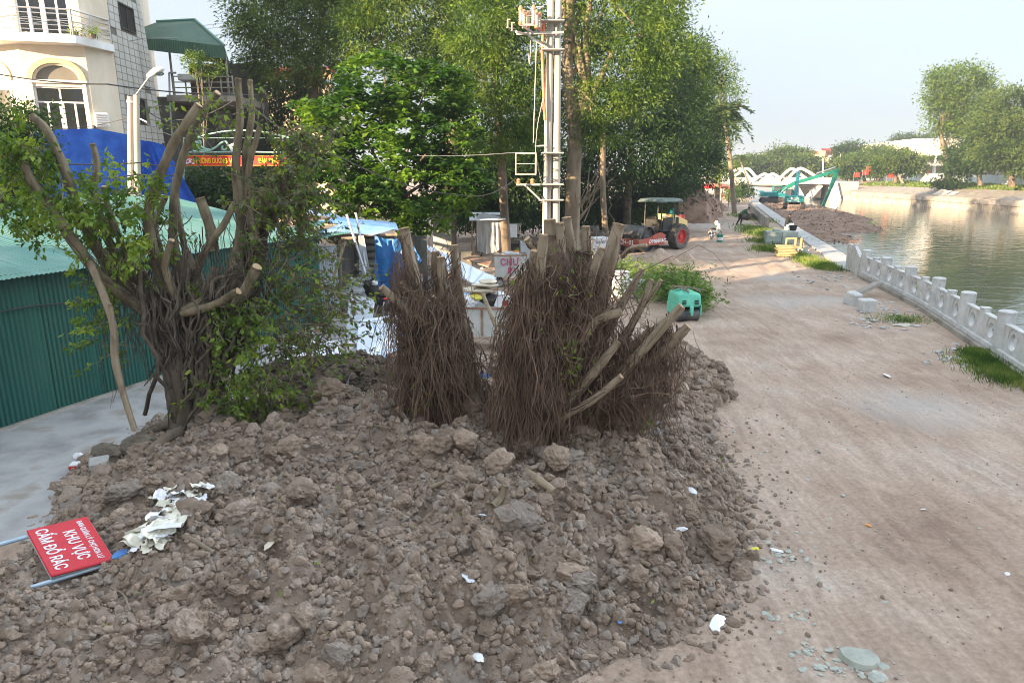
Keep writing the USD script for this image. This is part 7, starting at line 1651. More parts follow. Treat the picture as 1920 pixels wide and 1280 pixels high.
person('person in green shirt and dark trousers bending over on the river path', dict(pel=(-.15, 0, .92), chest=(.22, 0, 1.22), neck=(.40, 0, 1.36), head=(.50, 0, 1.42), shL=(.26, -.2, 1.26), shR=(.26, .2, 1.26), elL=(.42, -.24, 1.0), elR=(.45, .24, 1.02), wrL=(.62, -.16, .84), wrR=(.62, .16, .86), haL=(.70, -.14, .80), haR=(.70, .14, .82),
    hipL=(-.16, -.1, .86), hipR=(-.14, .1, .86), knL=(-.05, -.13, .47), knR=(-.2, .13, .47), anL=(-.12, -.14, .09), anR=(-.38, .14, .09), toL=(.06, -.15, .04), toR=(-.2, .15, .04)), 'cloth_green', 'cloth_black', pb, np.array([.08, 0, .02]))
solo('shovel', MB().tube([pb + [.72, 0, .8], pb + [1.25, 0, .15]], .018, 6).tube([pb + [.35, 0, 1.25], pb + [.72, 0, .8]], .018, 6).add(*arr(hullsph([(*(pb + [1.28, -.1, .14]), .02), (*(pb + [1.28, .1, .14]), .02), (*(pb + [1.5, 0, .03]), .02)]))), 'twig', 'long handled shovel held by the bending person in green', 'shovel')
v, f = rock(90, 3, .25, .9); pw = G(1404, 412)
solo('spoil_mound', (v * [.75, .6, .55] + pw + [0, 0, .25], f), 'dark_soil', 'small round mound of earth in front of the bending person', 'soil mound', smooth=True)
ps_ = G(1474, 431, .12)
person('person in black top sitting on the river kerb beyond the block stack', dict(pel=(0, 0, .38), chest=(.08, .02, .82), neck=(.13, .03, 1.02), head=(.16, .03, 1.08), shL=(.08, -.2, .92), shR=(.10, .2, .92), elL=(.26, -.27, .66), elR=(.28, .26, .66), wrL=(.42, -.14, .52), wrR=(.42, .14, .52), haL=(.48, -.10, .50), haR=(.48, .10, .50),
    hipL=(.04, -.1, .34), hipR=(.04, .1, .34), knL=(.42, -.16, .50), knR=(.42, .16, .50), anL=(.46, -.16, .09), anR=(.5, .16, .09), toL=(.64, -.17, .05), toR=(.68, .17, .05)), 'cloth_black', 'cloth_pale', ps_, np.array([.03, 0, .04]))
solo('stool', MB().cyl(ps_, ps_ + [0, 0, .25], .16, .14, 14), 'concrete', 'low seat under the person in black on the kerb', 'stool')

# ================================================================ stalls and awnings far down the road
def awning(label, px0, px1, py, Y, m, drop=8, dep=3):
    a, b = P(px0, py, Y), P(px1, py, Y); t = thing('market_awning', label, 'awning', (a + b) / 2 * [1, 1, 0])
    h = drop * Y / FPX
    obj('roof', MB().grid(np.array([[a + (b - a) * s + [0, dep * v, h * (v - .0) * .6 + .06 * math.sin(s * 15) * v] for v in np.linspace(0, 1, 4)] for s in np.linspace(0, 1, 14)])), m, t, smooth=True)
    obj('valance', MB().grid(np.array([[a + (b - a) * s + [0, -.02, -h * .45 * v] for v in (0, 1)] for s in np.linspace(0, 1, 14)])), m, t, smooth=True)
    for q in (a, b, a + [0, dep, 0], b + [0, dep, 0]): obj('post', MB().cyl(q * [1, 1, 0], q, .05, n=6), 'steel_dark', t)
    return t
awning('navy blue awning over the stalls behind the big brown heap', 1274, 1306, 350, 92, 'navy'); awning('pink red awning with pale patches behind the big brown heap', 1306, 1340, 350, 90, 'bag_red'); awning('orange awning at the right end of the far stalls', 1340, 1368, 350, 93, 'orange_pipe')
awning('dark awning in the shade left of the two grey palm trunks', 1180, 1245, 352, 80, 'dark_wall')
gl = [(1262, 352, .9, 2.2, 'paper', 'white sheeted goods left of the heap top'), (1246, 352, .8, 1.8, 'bag_blue', 'blue and white bags by the palm trunks'), (1275, 356, 1.2, 1.5, 'foam', 'white bundle under the navy awning'), (1300, 362, 1.6, 1.6, 'bag_blue', 'blue goods under the pink awning'), (1316, 366, 1.2, 1.5, 'plastic_film', 'pale wrapped goods under the pink awning'), (1330, 362, 1.4, 1.4, 'black', 'dark goods under the orange awning'), (1290, 360, 1.0, 1.6, 'sack', 'sacks under the navy awning'), (1344, 362, 1.1, 1.2, 'dark_wall', 'dark cart at the orange awning'), (1354, 365, 1.0, .8, 'bag_red', 'red crates at the road end'), (1361, 368, 1.3, .6, 'plank', 'yellow crates at the road end'), (1376, 374, 1.3, .6, 'foam', 'white sack at the river path end'), (1378, 362, 1.1, 1.9, 'paper', 'white shirt hung up at the river path end'), (1200, 378, 1.2, 1.2, 'dark_wall', 'dark goods behind the roller canopy'), (1150, 372, 1.2, 1.5, 'black', 'black goods deep in the shade of the tall row')]
for px, py, w, h, m, lab in gl:
    Y = 94 if px > 1250 else 70; c = P(px, py, Y); c[2] = 0
    if px >= 1354: c = G(px, py + 6)
    t = thing('stall_goods', lab, 'goods', c); r_ = np.random.default_rng(px)
    v, f = rock(px % 50, 3, .25, 1); obj('bundle', (v * [w * .5, .5, h * .5] + c + [0, 0, h * .48], f), m, t, smooth=True)
    obj('crate', MB().box(c + [w * .5, .2, h * .25], (w * .6, .6, h * .5), rotz(r_.normal(0, .2)), .02), 'sack' if m != 'sack' else 'galv', t)
solo('lamp_post', MB().tube([foot(1334, 105), P(1334, 270, 105)], [.16, .11], 10), 'pole_concrete', 'slim concrete utility pole seen left of the big palm', 'utility pole', smooth=30)
solo('meter_box', MB().box(P(1329, 332, 104.5), (.9, .5, 2.2), None, .05), 'pole_concrete', 'grey meter box on the slim pole left of the big palm', 'meter box')
t = thing('bamboo_shrub', 'green bushes on the river bank left of the white bridge', 'bush', foot(1385, 112)); cm, _ = crown_mesh(blobs_px([(1380, 352, 16, 10, 0, 2), (1395, 358, 14, 9, 0, 2), (1375, 364, 12, 8, -6, 2)], 112), 120, 24, .5, .4, .16, np.random.default_rng(3)); obj('crown', cm, 'leaf_far', t)

# ================================================================ far bank
yf = np.arange(70, 172, .2)
fbk = thing('river_wall', 'far river wall of sheet piling under a concrete beam and sloping slabs', 'river wall', (FB(110), 110, -1))
X = np.array([[[FB(y) - .12 + .11 * np.clip(np.sin(y / .62 * 2 * np.pi) * 2, -1, 1), y, z] for z in (-2.6, -.45)] for y in np.arange(70, 170, .1)])
obj('sheet_piling', MB().grid(X), 'concrete_old', fbk)
for k in range(12):
    y0, y1 = 66 + k * 8.7, 66 + k * 8.7 + 8.66
    a, b = np.array([FB(y0) - .1, y0, -.05]), np.array([FB(y1) - .1, y1, -.05])
    obj('cap_beam', MB().beam(a + [0, 0, -.06 + .02 * (k % 2)], b + [0, 0, -.06 + .02 * (k % 2)], .7, .85), 'concrete_old', fbk)
    obj('slope_slab', MB().slab([a + [.4, .03, .30], a + [8.3, .03, 1.50], b + [8.3, -.03, 1.50], b + [.4, -.03, .30]][::-1], .15), 'concrete' if k in (2, 3) else 'concrete_old', fbk)
for k, px in enumerate((1620, 1652, 1701, 1893)):
    y = np.interp(px, [1620, 1652, 1701, 1893], [166, 157, 146, 113]); x = FB(y) + 8.7
    solo('bollard', MB().cyl([x, y, 1.35], [x, y, 2.2], .22, n=10).cyl([x, y, 2.2], [x, y, 2.3], .27, n=10), 'black', ['black mooring post on the far slope, leftmost of four', 'black mooring post on the far slope, second from left', 'black mooring post on the far slope, third from left', 'black mooring post on the far slope, under the big right trees'][k], 'post')
for k, (y, tl) in enumerate(((133, .5), (131, .55), (128.5, .6))):
    c = np.array([FB(y) + 1.2, y, .35]); d = nz([1.9, .2, 1.0]) * 3.2
    solo('loose_slab', MB().beam(c - d * .35, c + d * (.75 - .1 * k), 1.3, .16), 'concrete', ['leftmost of three loose slabs tipped over the far slope', 'middle one of three loose slabs tipped over the far slope', 'rightmost of three loose slabs tipped over the far slope'][k], 'slab')
# site fence of white sheets
fn_ = thing('site_fence', 'white sheet fence along the top of the far bank', 'fence', (FB(150) + 20, 150, 2.4))
yy = 100.0; k = 0
while yy < 215:
    w = 2.6
    x0, x1 = FB(yy) + 17 + .04 * (yy - 150), FB(yy + w) + 17 + .04 * (yy + w - 150)
    h = 2.0 + (.0 if yy < 150 else .3)
    obj('fence_sheet', MB().slab([[x0, yy + .02, 2.0], [x1, yy + w - .02, 2.0], [x1, yy + w - .02, 2.2 + h], [x0, yy + .02, 2.2 + h]], .06), 'fence_white', fn_)
    yy += w; k += 1
r = np.random.default_rng(33)
n = 26000
y = r.uniform(78, 190, n); x = FB(y) + 8.6 + r.random(n) ** 1.1 * 9.5
z = 1.3 + (x - FB(y) - 9) / 13 * 1.2
bulge = .9 * np.clip(meshkit.noise(np.stack([x * .3, y * .2, x * 0], -1), 6) - .35, 0, 1)
c = np.stack([x, y, z - .1 + bulge * r.random(n)], 1)
path = obj('grass', leaves(c, .75, .22, r, D=np.array([-.2, -.2, 1.0]) * np.ones((n, 3)), droop=0, up=.8, jit=.7), 'grass', kind='stuff'); meta(path, 'rank grass and creepers on the far bank above the sloping slabs', 'grass')
FT = [
    ('big_tree', 'tallest tree on the far bank with a tall open crown against the sky', 1779, 140, [(1779, 338), (1777, 300), (1765, 255), (1770, 210)], [.7, .6, .42, .25], [(1800, 150, 45, 26, 0, 4), (1765, 175, 28, 26, 0, 3), (1825, 175, 30, 28, 0, 3.5), (1795, 195, 40, 30, 0, 4), (1770, 225, 24, 26, 0, 3), (1815, 225, 40, 26, 0, 4), (1790, 255, 36, 22, 0, 3), (1760, 150, 16, 16, 0, 2), (1845, 165, 14, 18, 0, 2)], 760, 30, .9, .55, .22, 'leaf_tall'),
    ('big_tree', 'broad dark green tree at the right edge of the far bank', 1897, 120, [(1897, 352), (1896, 320), (1893, 270), (1900, 220)], [.5, .45, .35, .2], [(1895, 190, 36, 24, 0, 4), (1870, 225, 34, 28, 0, 4), (1920, 215, 40, 40, 0, 4.5), (1885, 265, 46, 28, -1, 4), (1930, 270, 46, 36, -1, 4.5), (1862, 290, 34, 16, -2, 3.5), (1910, 302, 46, 16, -2, 4), (1950, 308, 46, 20, -2, 4), (1845, 250, 16, 18, 0, 2.5)], 1150, 30, .9, .50, .22, 'leaf_far'),
    ('big_tree', 'darker tree between the tallest tree and the right edge tree', 1838, 132, [(1838, 345), (1836, 320), (1832, 290)], [.4, .35, .2], [(1830, 290, 30, 24, 0, 3.5), (1815, 308, 22, 14, -1, 3), (1845, 308, 26, 14, -1, 3), (1832, 265, 20, 16, 0, 3), (1800, 290, 20, 20, 1, 3)], 480, 28, .8, .50, .22, 'leaf_dark'),
    ('round_tree', 'rounded tree with leaning trunk in front of the white showroom', 1679, 165, [(1679, 334), (1680, 322), (1682, 305)], [.5, .42, .3], [(1680, 298, 30, 16, 0, 4), (1660, 308, 20, 12, 0, 3), (1700, 306, 24, 14, 0, 3.5), (1716, 316, 12, 10, 0, 2.5), (1652, 318, 10, 9, 0, 2), (1680, 312, 30, 10, 0, 3)], 520, 28, .8, .55, .24, 'leaf_far'),
    ('bank_tree', 'flat topped tree behind the red roofed villa, first of the middle group', 1600, 225, [(1600, 330), (1600, 300)], [.5, .3], [(1595, 283, 22, 11, 0, 4), (1580, 293, 16, 9, 0, 4), (1615, 290, 18, 10, 0, 4)], 260, 26, 1.1, .8, .35, 'leaf_dark'),
    ('bank_tree', 'tall rounded tree left of the white showroom', 1648, 215, [(1648, 330), (1650, 300)], [.5, .3], [(1650, 290, 22, 16, 0, 5), (1665, 282, 14, 14, 0, 4), (1632, 300, 18, 14, 0, 4), (1640, 315, 24, 14, 0, 4)], 330, 26, 1.1, .8, .35, 'leaf_far'),
    ('bank_tree', 'yellowish green tree in the middle of the far bank by the red flags', 1620, 195, [(1622, 333), (1620, 312)], [.4, .25], [(1620, 303, 20, 11, 0, 4), (1608, 314, 16, 11, 0, 4), (1634, 312, 14, 10, 0, 3)], 280, 26, 1.0, .7, .3, 'leaf_far'),
    ('bank_tree', 'green tree over the right end of the white fence behind the bridge', 1592, 190, [(1592, 333), (1592, 315)], [.4, .25], [(1590, 310, 18, 14, 0, 4), (1578, 322, 12, 9, 0, 3), (1600, 322, 14, 10, 0, 3)], 260, 26, 1.0, .7, .3, 'leaf_far'),
    ('bank_tree', 'tree over the right hand arches of the bridge', 1500, 225, [(1500, 335), (1500, 312)], [.5, .3], [(1500, 308, 26, 16, 0, 5), (1520, 312, 20, 14, 0, 4), (1530, 322, 20, 10, 0, 4), (1485, 316, 18, 14, 0, 4), (1545, 320, 14, 10, 0, 3)], 380, 26, 1.1, .85, .36, 'leaf_far'),
    ('bank_tree', 'highest rounded tree behind the middle of the bridge', 1462, 240, [(1462, 335), (1462, 308)], [.5, .3], [(1470, 293, 26, 14, 0, 5), (1455, 304, 22, 16, 0, 5), (1490, 298, 20, 14, 0, 5), (1445, 315, 18, 12, 0, 4), (1505, 293, 10, 8, 0, 4)], 420, 26, 1.2, .9, .38, 'leaf_far'),
    ('bank_tree', 'rounded tree over the left hand arches of the bridge', 1415, 230, [(1415, 335), (1415, 312)], [.5, .3], [(1415, 306, 22, 14, 0, 5), (1395, 314, 18, 13, 0, 4), (1432, 312, 16, 14, 0, 4), (1400, 325, 24, 8, 0, 4), (1380, 322, 14, 12, 0, 4)], 400, 26, 1.1, .9, .38, 'leaf_far'),
    ('bank_tree', 'grey green tree top peeping over the white showroom roof, left one', 1703, 290, [(1703, 330), (1703, 270)], [.4, .3], [(1703, 262, 18, 7, 0, 5), (1690, 264, 8, 5, 0, 3)], 130, 24, 1.3, .9, .4, 'leaf_dark'),
    ('bank_tree', 'small tree top peeping over the white showroom roof, right one', 1735, 290, [(1735, 330), (1735, 270)], [.4, .3], [(1735, 264, 12, 5, 0, 5)], 70, 24, 1.2, .9, .4, 'leaf_dark'),
    ('bank_tree', 'low bush at the foot of the tallest tree on the far bank', 1775, 136, [(1770, 350), (1770, 342)], [.2, .15], [(1768, 342, 18, 6, 0, 2), (1795, 344, 14, 5, 0, 2), (1792, 318, 16, 12, 1, 3)], 170, 26, .8, .5, .2, 'leaf_dark')]
for j, (nm, lab, px, Y, tp, rd, bl, nc, per, cl, L, W, lm) in enumerate(FT):
    b = P(tp[0][0], tp[0][1], Y); b[2] = 2.3
    tree(nm, lab, b, [b] + [P(x, y, Y) for x, y in tp[1:]], rd if len(rd) == len(tp) else rd, blobs_px(bl, Y), nc, per, cl, L, W, lm, 'bark_dark', 300 + j, nlimb=10, droop=.2, uneven=.45)
solo('bare_trunk', MB().tube([P(1782, 342, 138), P(1780, 310, 138), P(1781, 285, 138)], [.22, .2, .16], 8), 'pole_concrete', 'slim pale palm stem standing before the trunk of the tallest far tree', 'tree trunk', smooth=True)
solo('sloping_tree', MB().tube([P(1694, 345, 162), P(1688, 335, 163), P(1686, 328, 164)], [.3, .28, .25], 8), 'bark_sunny', 'leaning trunk at the fence below the rounded showroom tree', 'tree', smooth=True)
# ---- white showroom
Yh = 196.0
h = lambda px, py, dy=0: P(px, py, Yh + dy)
sr = thing('showroom', 'big curved white showroom building with dark glazing and a black logo sign', 'building', h(1760, 340) * [1, 1, 0])
pl = [(1672, 14), (1698, 5), (1726, 0), (1765, 0), (1920, 16), (2000, 26)]
base2 = [h(px, 340, dy)[:2] for px, dy in pl]; base2 += [base2[-1] + [0, 40], base2[0] + [6, 40]]
zt_, zm, zg = h(1726, 262)[2], h(1726, 283)[2], h(1726, 294)[2]
def ring(off): 
    c = np.mean(base2, 0); return [tuple(np.array(b) + nz(np.array(b) - c) * off) for b in base2]
obj('upper_wall', prism(ring(0), zm, zt_), 'far_wall', sr); obj('band', prism(ring(-.35), zg, zm), 'far_wall', sr); obj('ground_floor', prism(ring(-2.2), 0, zg), 'bridge_grey', sr)
obj('parapet', prism(ring(.25), zt_, zt_ + .35), 'white_paint', sr)
for k in range(9):
    px = 1690 + k * 24; dy = np.interp(px, [1672, 1726, 1765, 1920], [14, 0, 0, 16]) + 1.2
    f_ = obj('shop_window', MB().box(h(px, 322, dy) , (2.9, .3, 3.6), None, .02), 'white_paint', sr); obj('pane', MB().box(h(px, 322, dy) - [0, .12, 0], (2.7, .2, 3.4)), 'dark_inside', f_)
r = np.random.default_rng(3); c = np.array([h(px, 295, np.interp(px, [1672, 1726, 1765, 1920], [14, 0, 0, 16]) - .3) for px in r.uniform(1712, 1775, 700)]) + r.normal(0, .25, (700, 3))
obj('planter_greenery', leaves(c, .7, .25, r), 'leaf_far', sr, kind='stuff')
sg = obj('logo_sign', MB().box(h(1704, 305, -1), (4.2, .5, 2.4), rotz(.12), .05), 'navy', sr)
ov = MB(); oc = h(1710.5, 305.5, -1.55); q = np.linspace(0, 2 * np.pi, 29)
ov.grid(np.array([[oc + [a * math.cos(u), -.05, a * .72 * math.sin(u)] for a in (.95, .78)] for u in q]))
ov.beam(oc + [-.8, -.05, .05], oc + [0, -.05, .2 - .25], .06, .14).beam(oc + [.8, -.05, .05], oc + [0, -.05, -.05], .06, .14).beam(oc + [-.8, -.05, .08], oc + [-.35, -.05, .32], .06, .14).beam(oc + [.8, -.05, .08], oc + [.35, -.05, .32], .06, .14).beam(oc + [-.35, -.05, .32], oc + [0, -.05, .05], .06, .14).beam(oc + [.35, -.05, .32], oc + [0, -.05, .05], .06, .14)
obj('logo', ov, 'white_print', sg)
for px in (1699, 1706): obj('sign_post', MB().cyl(h(px, 345, -1) * [1, 1, 0] + [0, 0, 1], h(px, 311, -1), .15, n=8), 'galv', sr)
cars = []
def car(label, c, rz, m):
    t = thing('parked_car', label, 'car', c, rz=rz)
    obj('body', hullsph([(sx * .75, y, z, .16) for sx in (-1, 1) for y, z in ((-2.0, .6), (-2.05, .85), (2.0, .55), (1.95, .8))]), m, t, smooth=40)
    obj('cabin', hullsph([(sx * w, y, z, .1) for sx in (-1, 1) for y, z, w in ((-1.5, .95, .72), (1.0, .95, .72), (-1.1, 1.4, .58), (.3, 1.4, .58))]), 'black', t, smooth=40)
    for sx in (-.78, .78):
        for y in (-1.3, 1.3):
            a, b = MB(), MB(); wheel(a, b, (sx, y, .33), .33, .2, 16); w = obj('wheel', a, 'tyre', t, smooth=40); obj('rim', b, 'galv', w, smooth=40)
for lab, px, m in (('black car parked before the showroom', 1697, 'black'), ('silver car parked before the showroom', 1723, 'galv')):
    c = P(px, 330, 182); c[2] = 2.7; car(lab, c, 1.45, m)
# ---- red roofed villa
Yv = 262.0; h = lambda px, py, dy=0: P(px, py, Yv + dy)
vl = thing('villa', 'yellow villa with red hip roof above the trees beyond the bridge', 'villa', h(1548, 330) * [1, 1, 0])
def vbox(px0, px1, py, d0, d1, m, nm='wall'):
    a, b = h(px0, py, d0), h(px1, py, d0); return obj(nm, MB().box(((a[0] + b[0]) / 2, Yv + (d0 + d1) / 2, a[2] / 2), (b[0] - a[0], d1 - d0, a[2])), m, vl)
vbox(1514, 1562, 288, 2, 14, 'cream_wall'); vbox(1556, 1580, 290, 0, 14, 'far_wall'); vbox(1538, 1548, 283, 1.2, 6, 'cream_wall')
def hip(px0, px1, py, pyr, d0, d1):
    a, b = h(px0 - 1, py, d0 - .6), h(px1 + 1, py, d0 - .6); c_, d_ = b + [0, d1 - d0 + 1.2, 0], a + [0, d1 - d0 + 1.2, 0]
    zr = h(px0, pyr, d0)[2]; y_ = Yv + (d0 + d1) / 2; l = (d1 - d0) * .4; e, f = np.array([a[0] + l, y_, zr]), np.array([b[0] - l, y_, zr])
    obj('roof', MB().quad([a, b, f, e]).add([b, c_, f], [[0, 1, 2]]).quad([c_, d_, e, f]).add([d_, a, e], [[0, 1, 2]]), 'roof_red', vl)
hip(1514, 1562, 288, 281, 2, 14); hip(1554, 1582, 290, 277, 0, 14)
for px, py in ((1532, 296), (1552, 292), (1564, 294), (1572, 300), (1558, 303), (1570, 291)):
    f_ = obj('window', MB().box(h(px, py, -.15 if px > 1555 else 1.85), (1.3, .3, 1.7)), 'white_paint', vl); obj('pane', MB().box(h(px, py, -.35 if px > 1555 else 1.65), (1.05, .2, 1.4)), 'dark_inside', f_)
for k, (px, y0, Y) in enumerate(((1543, 297, 200), (1576, 289, 205), (1752, 262, 168))):
    b = P(px, 335, Y); solo('light_pole', MB().tube([b * [1, 1, 0] + [0, 0, 2.5], P(px + (0 if k < 2 else 5), y0, Y)], [.22, .14], 8), 'white_paint' if k != 1 else 'pole_concrete', ['white street pole above the right end of the bridge', 'thick pale pole between the villa and the fence', 'tall thin white pole in front of the showroom'][k], 'pole', smooth=30)
for k, (px, py) in enumerate(((1607, 327), (1630, 316), (1623, 323), (1669, 329), (1736, 325))):
    p = P(px, py, 178); t = thing('red_flag', ['red round sign over the fence, leftmost', 'red lantern in the trees, uppermost', 'red flag left of the lantern', 'red stall panel under the rounded tree', 'red and blue flags by the showroom'][k], 'flag', p)
    obj('flag', MB().grid(np.array([[p + [.75 * u, .06 * math.sin(u * 9), .9 * v] for v in (-.7, .5)] for u in np.linspace(-1, 1, 8)])), 'red_cloth', t); obj('pole', MB().cyl(p + [-.78, 0, -2.4], p + [-.78, 0, .6], .04, n=6), 'galv', t)

# ================================================================ white bridge
Yg = 168.0; g = lambda px, py, dy=0: P(px, py, Yg + dy)
zD = g(1450, 341)[2]; xA, xB = g(1335, 341)[0], g(1566, 341)[0]
br = thing('river_bridge', 'white bridge with waving ribbon arches spanning the river', 'bridge', ((xA + xB) / 2, Yg, 0))
obj('deck', MB().box(((xA + xB) / 2, Yg + 5, zD - .30), (xB - xA, 10.5, .60), None, .08), 'bridge_white', br)
us = np.linspace(0, 1, 25)
X = np.array([[[xA + 8 + (xB - xA - 12) * u, Yg + yy_, zD - .61 - .75 * math.sin(math.pi * u) ** .8 * (1 if 0 < e < 3 else .6)] for e, yy_ in enumerate((.6, 1.6, 8.4, 9.4))] for u in us])
obj('girder', MB().grid(X), 'bridge_white', br, smooth=True)
def ribbon(pl, dy):
    c = curve([g(x, y, dy) for x, y in pl], 7); return MB().tube(c, .36, 8)
for dy, S in ((-.2, [[(1347, 341), (1366, 328), (1382, 318.5), (1392, 318.5), (1405, 333), (1413, 341)], [(1413, 341), (1424, 331), (1434, 327), (1444, 331), (1455, 338), (1462, 341)], [(1460, 338), (1472, 325), (1482, 317.5), (1490, 318.5), (1505, 330), (1520, 341)]]),
              (9.6, [[(1362, 340), (1382, 327), (1396, 317.5), (1405, 318), (1416, 330), (1428, 341)], [(1426, 340), (1438, 332), (1448, 326.5), (1457, 330), (1468, 338), (1474, 341)], [(1474, 339), (1488, 324), (1498, 316.5), (1508, 318), (1525, 328), (1545, 340)]])):
    for pl_ in S: obj('arch_ribbon', ribbon(pl_, dy), 'bridge_white', br, smooth=True)
nb = 36
for s in range(nb):
    x0 = xA + (xB - xA) * s / nb; x1 = xA + (xB - xA) * (s + 1) / nb
    for yy_ in (Yg + .1, Yg + 9.9):
        q_ = obj('rail_panel', MB().box(((x0 + x1) / 2, yy_, zD + .45), (x1 - x0 - .1, .06, .75)), 'rail_mesh', br); obj('handrail', MB().box(((x0 + x1) / 2, yy_, zD + .95), (x1 - x0, .12, .10)), 'bridge_white', q_); obj('post', MB().box((x0, yy_, zD + .5), (.10, .12, 1.0)), 'bridge_white', q_)
zb = -2.4; pb0 = g(1509, 371)
for px0, px1, dy in ((1505, 1489, 1), (1513, 1538, 1), (1509, 1524, 7), (1507, 1500, 7)):
    a = g(px0, 368, dy); a[2] = -1.6; b = g(px1, 348, dy); b[2] = zD - .7
    obj('pier_leg', MB().beam(a, b, 1.0, 1.2), 'bridge_white', br)
obj('pier_foot', MB().box([pb0[0], Yg + 4, -1.7], (3.6, 9, 1.6), None, .3), 'bridge_grey', br)
aR = g(1556, 350); obj('abutment', MB().box([xB + 2.5, Yg + 5, .4], (6, 11, 4.4), None, .05).box([xB - 4, Yg + 6.5, .2], (5.0, 6, 3.2), None, .05), 'bridge_grey', br)
obj('abutment', MB().box([xA + 3, Yg + 5, .4], (9, 11, 3.6), None, .05), 'bridge_grey', br)
obj('wing_wall', m3.Manifold.extrude(m3.CrossSection([np.array([(0, -2), (2.6, -2), (1.0, zD), (.2, zD)])]), .6).transform(np.array([[1, 0, 0, xB - 1.2], [0, 0, 1, Yg - 1.4], [0, 1, 0, 0]])), 'bridge_white', br)

# ================================================================ small things on and around the heap
def on(px, py):
    """The point of the heap or ground seen at this pixel."""
    v = ray(px, py); best = None
    for z in np.arange(1.6, -.05, -.02):
        q = _C + v * (z - CAM_H) / v[2]
        h_ = float(heap_at(q[0], q[1])[0]) if q[1] < 14 and q[0] < 4.3 else 0.0
        if h_ >= z or z <= 0.0: return np.array([q[0], q[1], max(h_, 0.0)])
    return q
# red warning sign lying on the edge of the heap
c4 = SIGN
c4 = np.array(SIGN); cc = c4.mean(0)
ax_, ay_ = ((c4[2] - c4[1]) + (c4[3] - c4[0])) / 2, ((c4[1] - c4[0]) + (c4[2] - c4[3])) / 2
W_, H_ = np.linalg.norm(ax_), np.linalg.norm(ay_); nn = nz(np.cross(ax_, ay_)); nn = nn if nn[2] > 0 else -nn
Rs = np.stack([ax_ / W_, ay_ / H_, nn], 1)
sgn = thing('warning_sign', 'red board with white Vietnamese lettering lying on the left edge of the heap', 'sign', cc)
bd = obj('board', MB().box(cc, (W_, H_, .03), Rs, .012), 'sign_red', sgn)
obj('edge_trim', MB().box(cc - nn * .022, (W_ + .012, H_ + .012, .014), Rs), 'galv', sgn)
def stext(txt, h0, x0, x1, y):
    lettering(txt, h0, Rs, cc + Rs @ [x0 * W_, y * H_, .017], 'white_print', bd, width=(x1 - x0) * W_, depth=.003)
stext('BAN QUẢN LÝ CHỢ HOA LƯ', .085 * H_, -.42, .42, .29); stext('KHU VỰC', .19 * H_, -.27, .35, .005); stext('CẤM ĐỔ RÁC', .19 * H_, -.43, .43, -.38)
for s in (-1, 1):
    a = cc + Rs @ [s * W_ * .485, H_ * .3, -.045]; b = cc + Rs @ [s * W_ * .485, -H_ * .5 - 1.5, -.05]
    obj('post', MB().cyl(a, b - [0, 0, .1], .026, n=10), 'blue_tube', sgn, smooth=30)
# torn cream paper strewn in a strip
r = np.random.default_rng(14)
pt = [(262, 1030), (285, 1022), (268, 1018), (300, 1005), (318, 990), (310, 975), (322, 965), (330, 950), (345, 945), (360, 938), (374, 930), (340, 962), (328, 985), (300, 1015), (352, 952), (312, 1000), (304, 950), (322, 940), (277, 1034), (368, 945)]
mats_ = ['cream_paper', 'paper', 'cream_paper']
for k in range(46):
    px, py = pt[k % len(pt)]; px += r.normal(0, 9); py += r.normal(0, 7)
    p = on(px, py); s = r.uniform(.07, .16)
    u, v = np.meshgrid(np.linspace(-1, 1, 6), np.linspace(-1, 1, 6), indexing='ij')
    X = np.stack([u * s * (1 + .3 * r.normal()), v * s * .7, .035 * (meshkit.noise(np.stack([u * 2.1, v * 2.1, u * 0 + k], -1), k) - .5) * 2], -1)
    X = X + r.normal(0, .006, X.shape); Rq = rotz(r.uniform(0, 6)) @ rotaxis([1, 0, 0], r.normal(0, .35))
    if k == 0: tp_ = thing('torn_paper', 'strip of torn cream paper sheets strewn down the heap right of the red board', 'waste paper', p)
    obj('sheet', MB().grid(X @ Rq.T + p + [0, 0, .07 + .03 * r.random()]), mats_[k % 3], tp_, smooth=40)
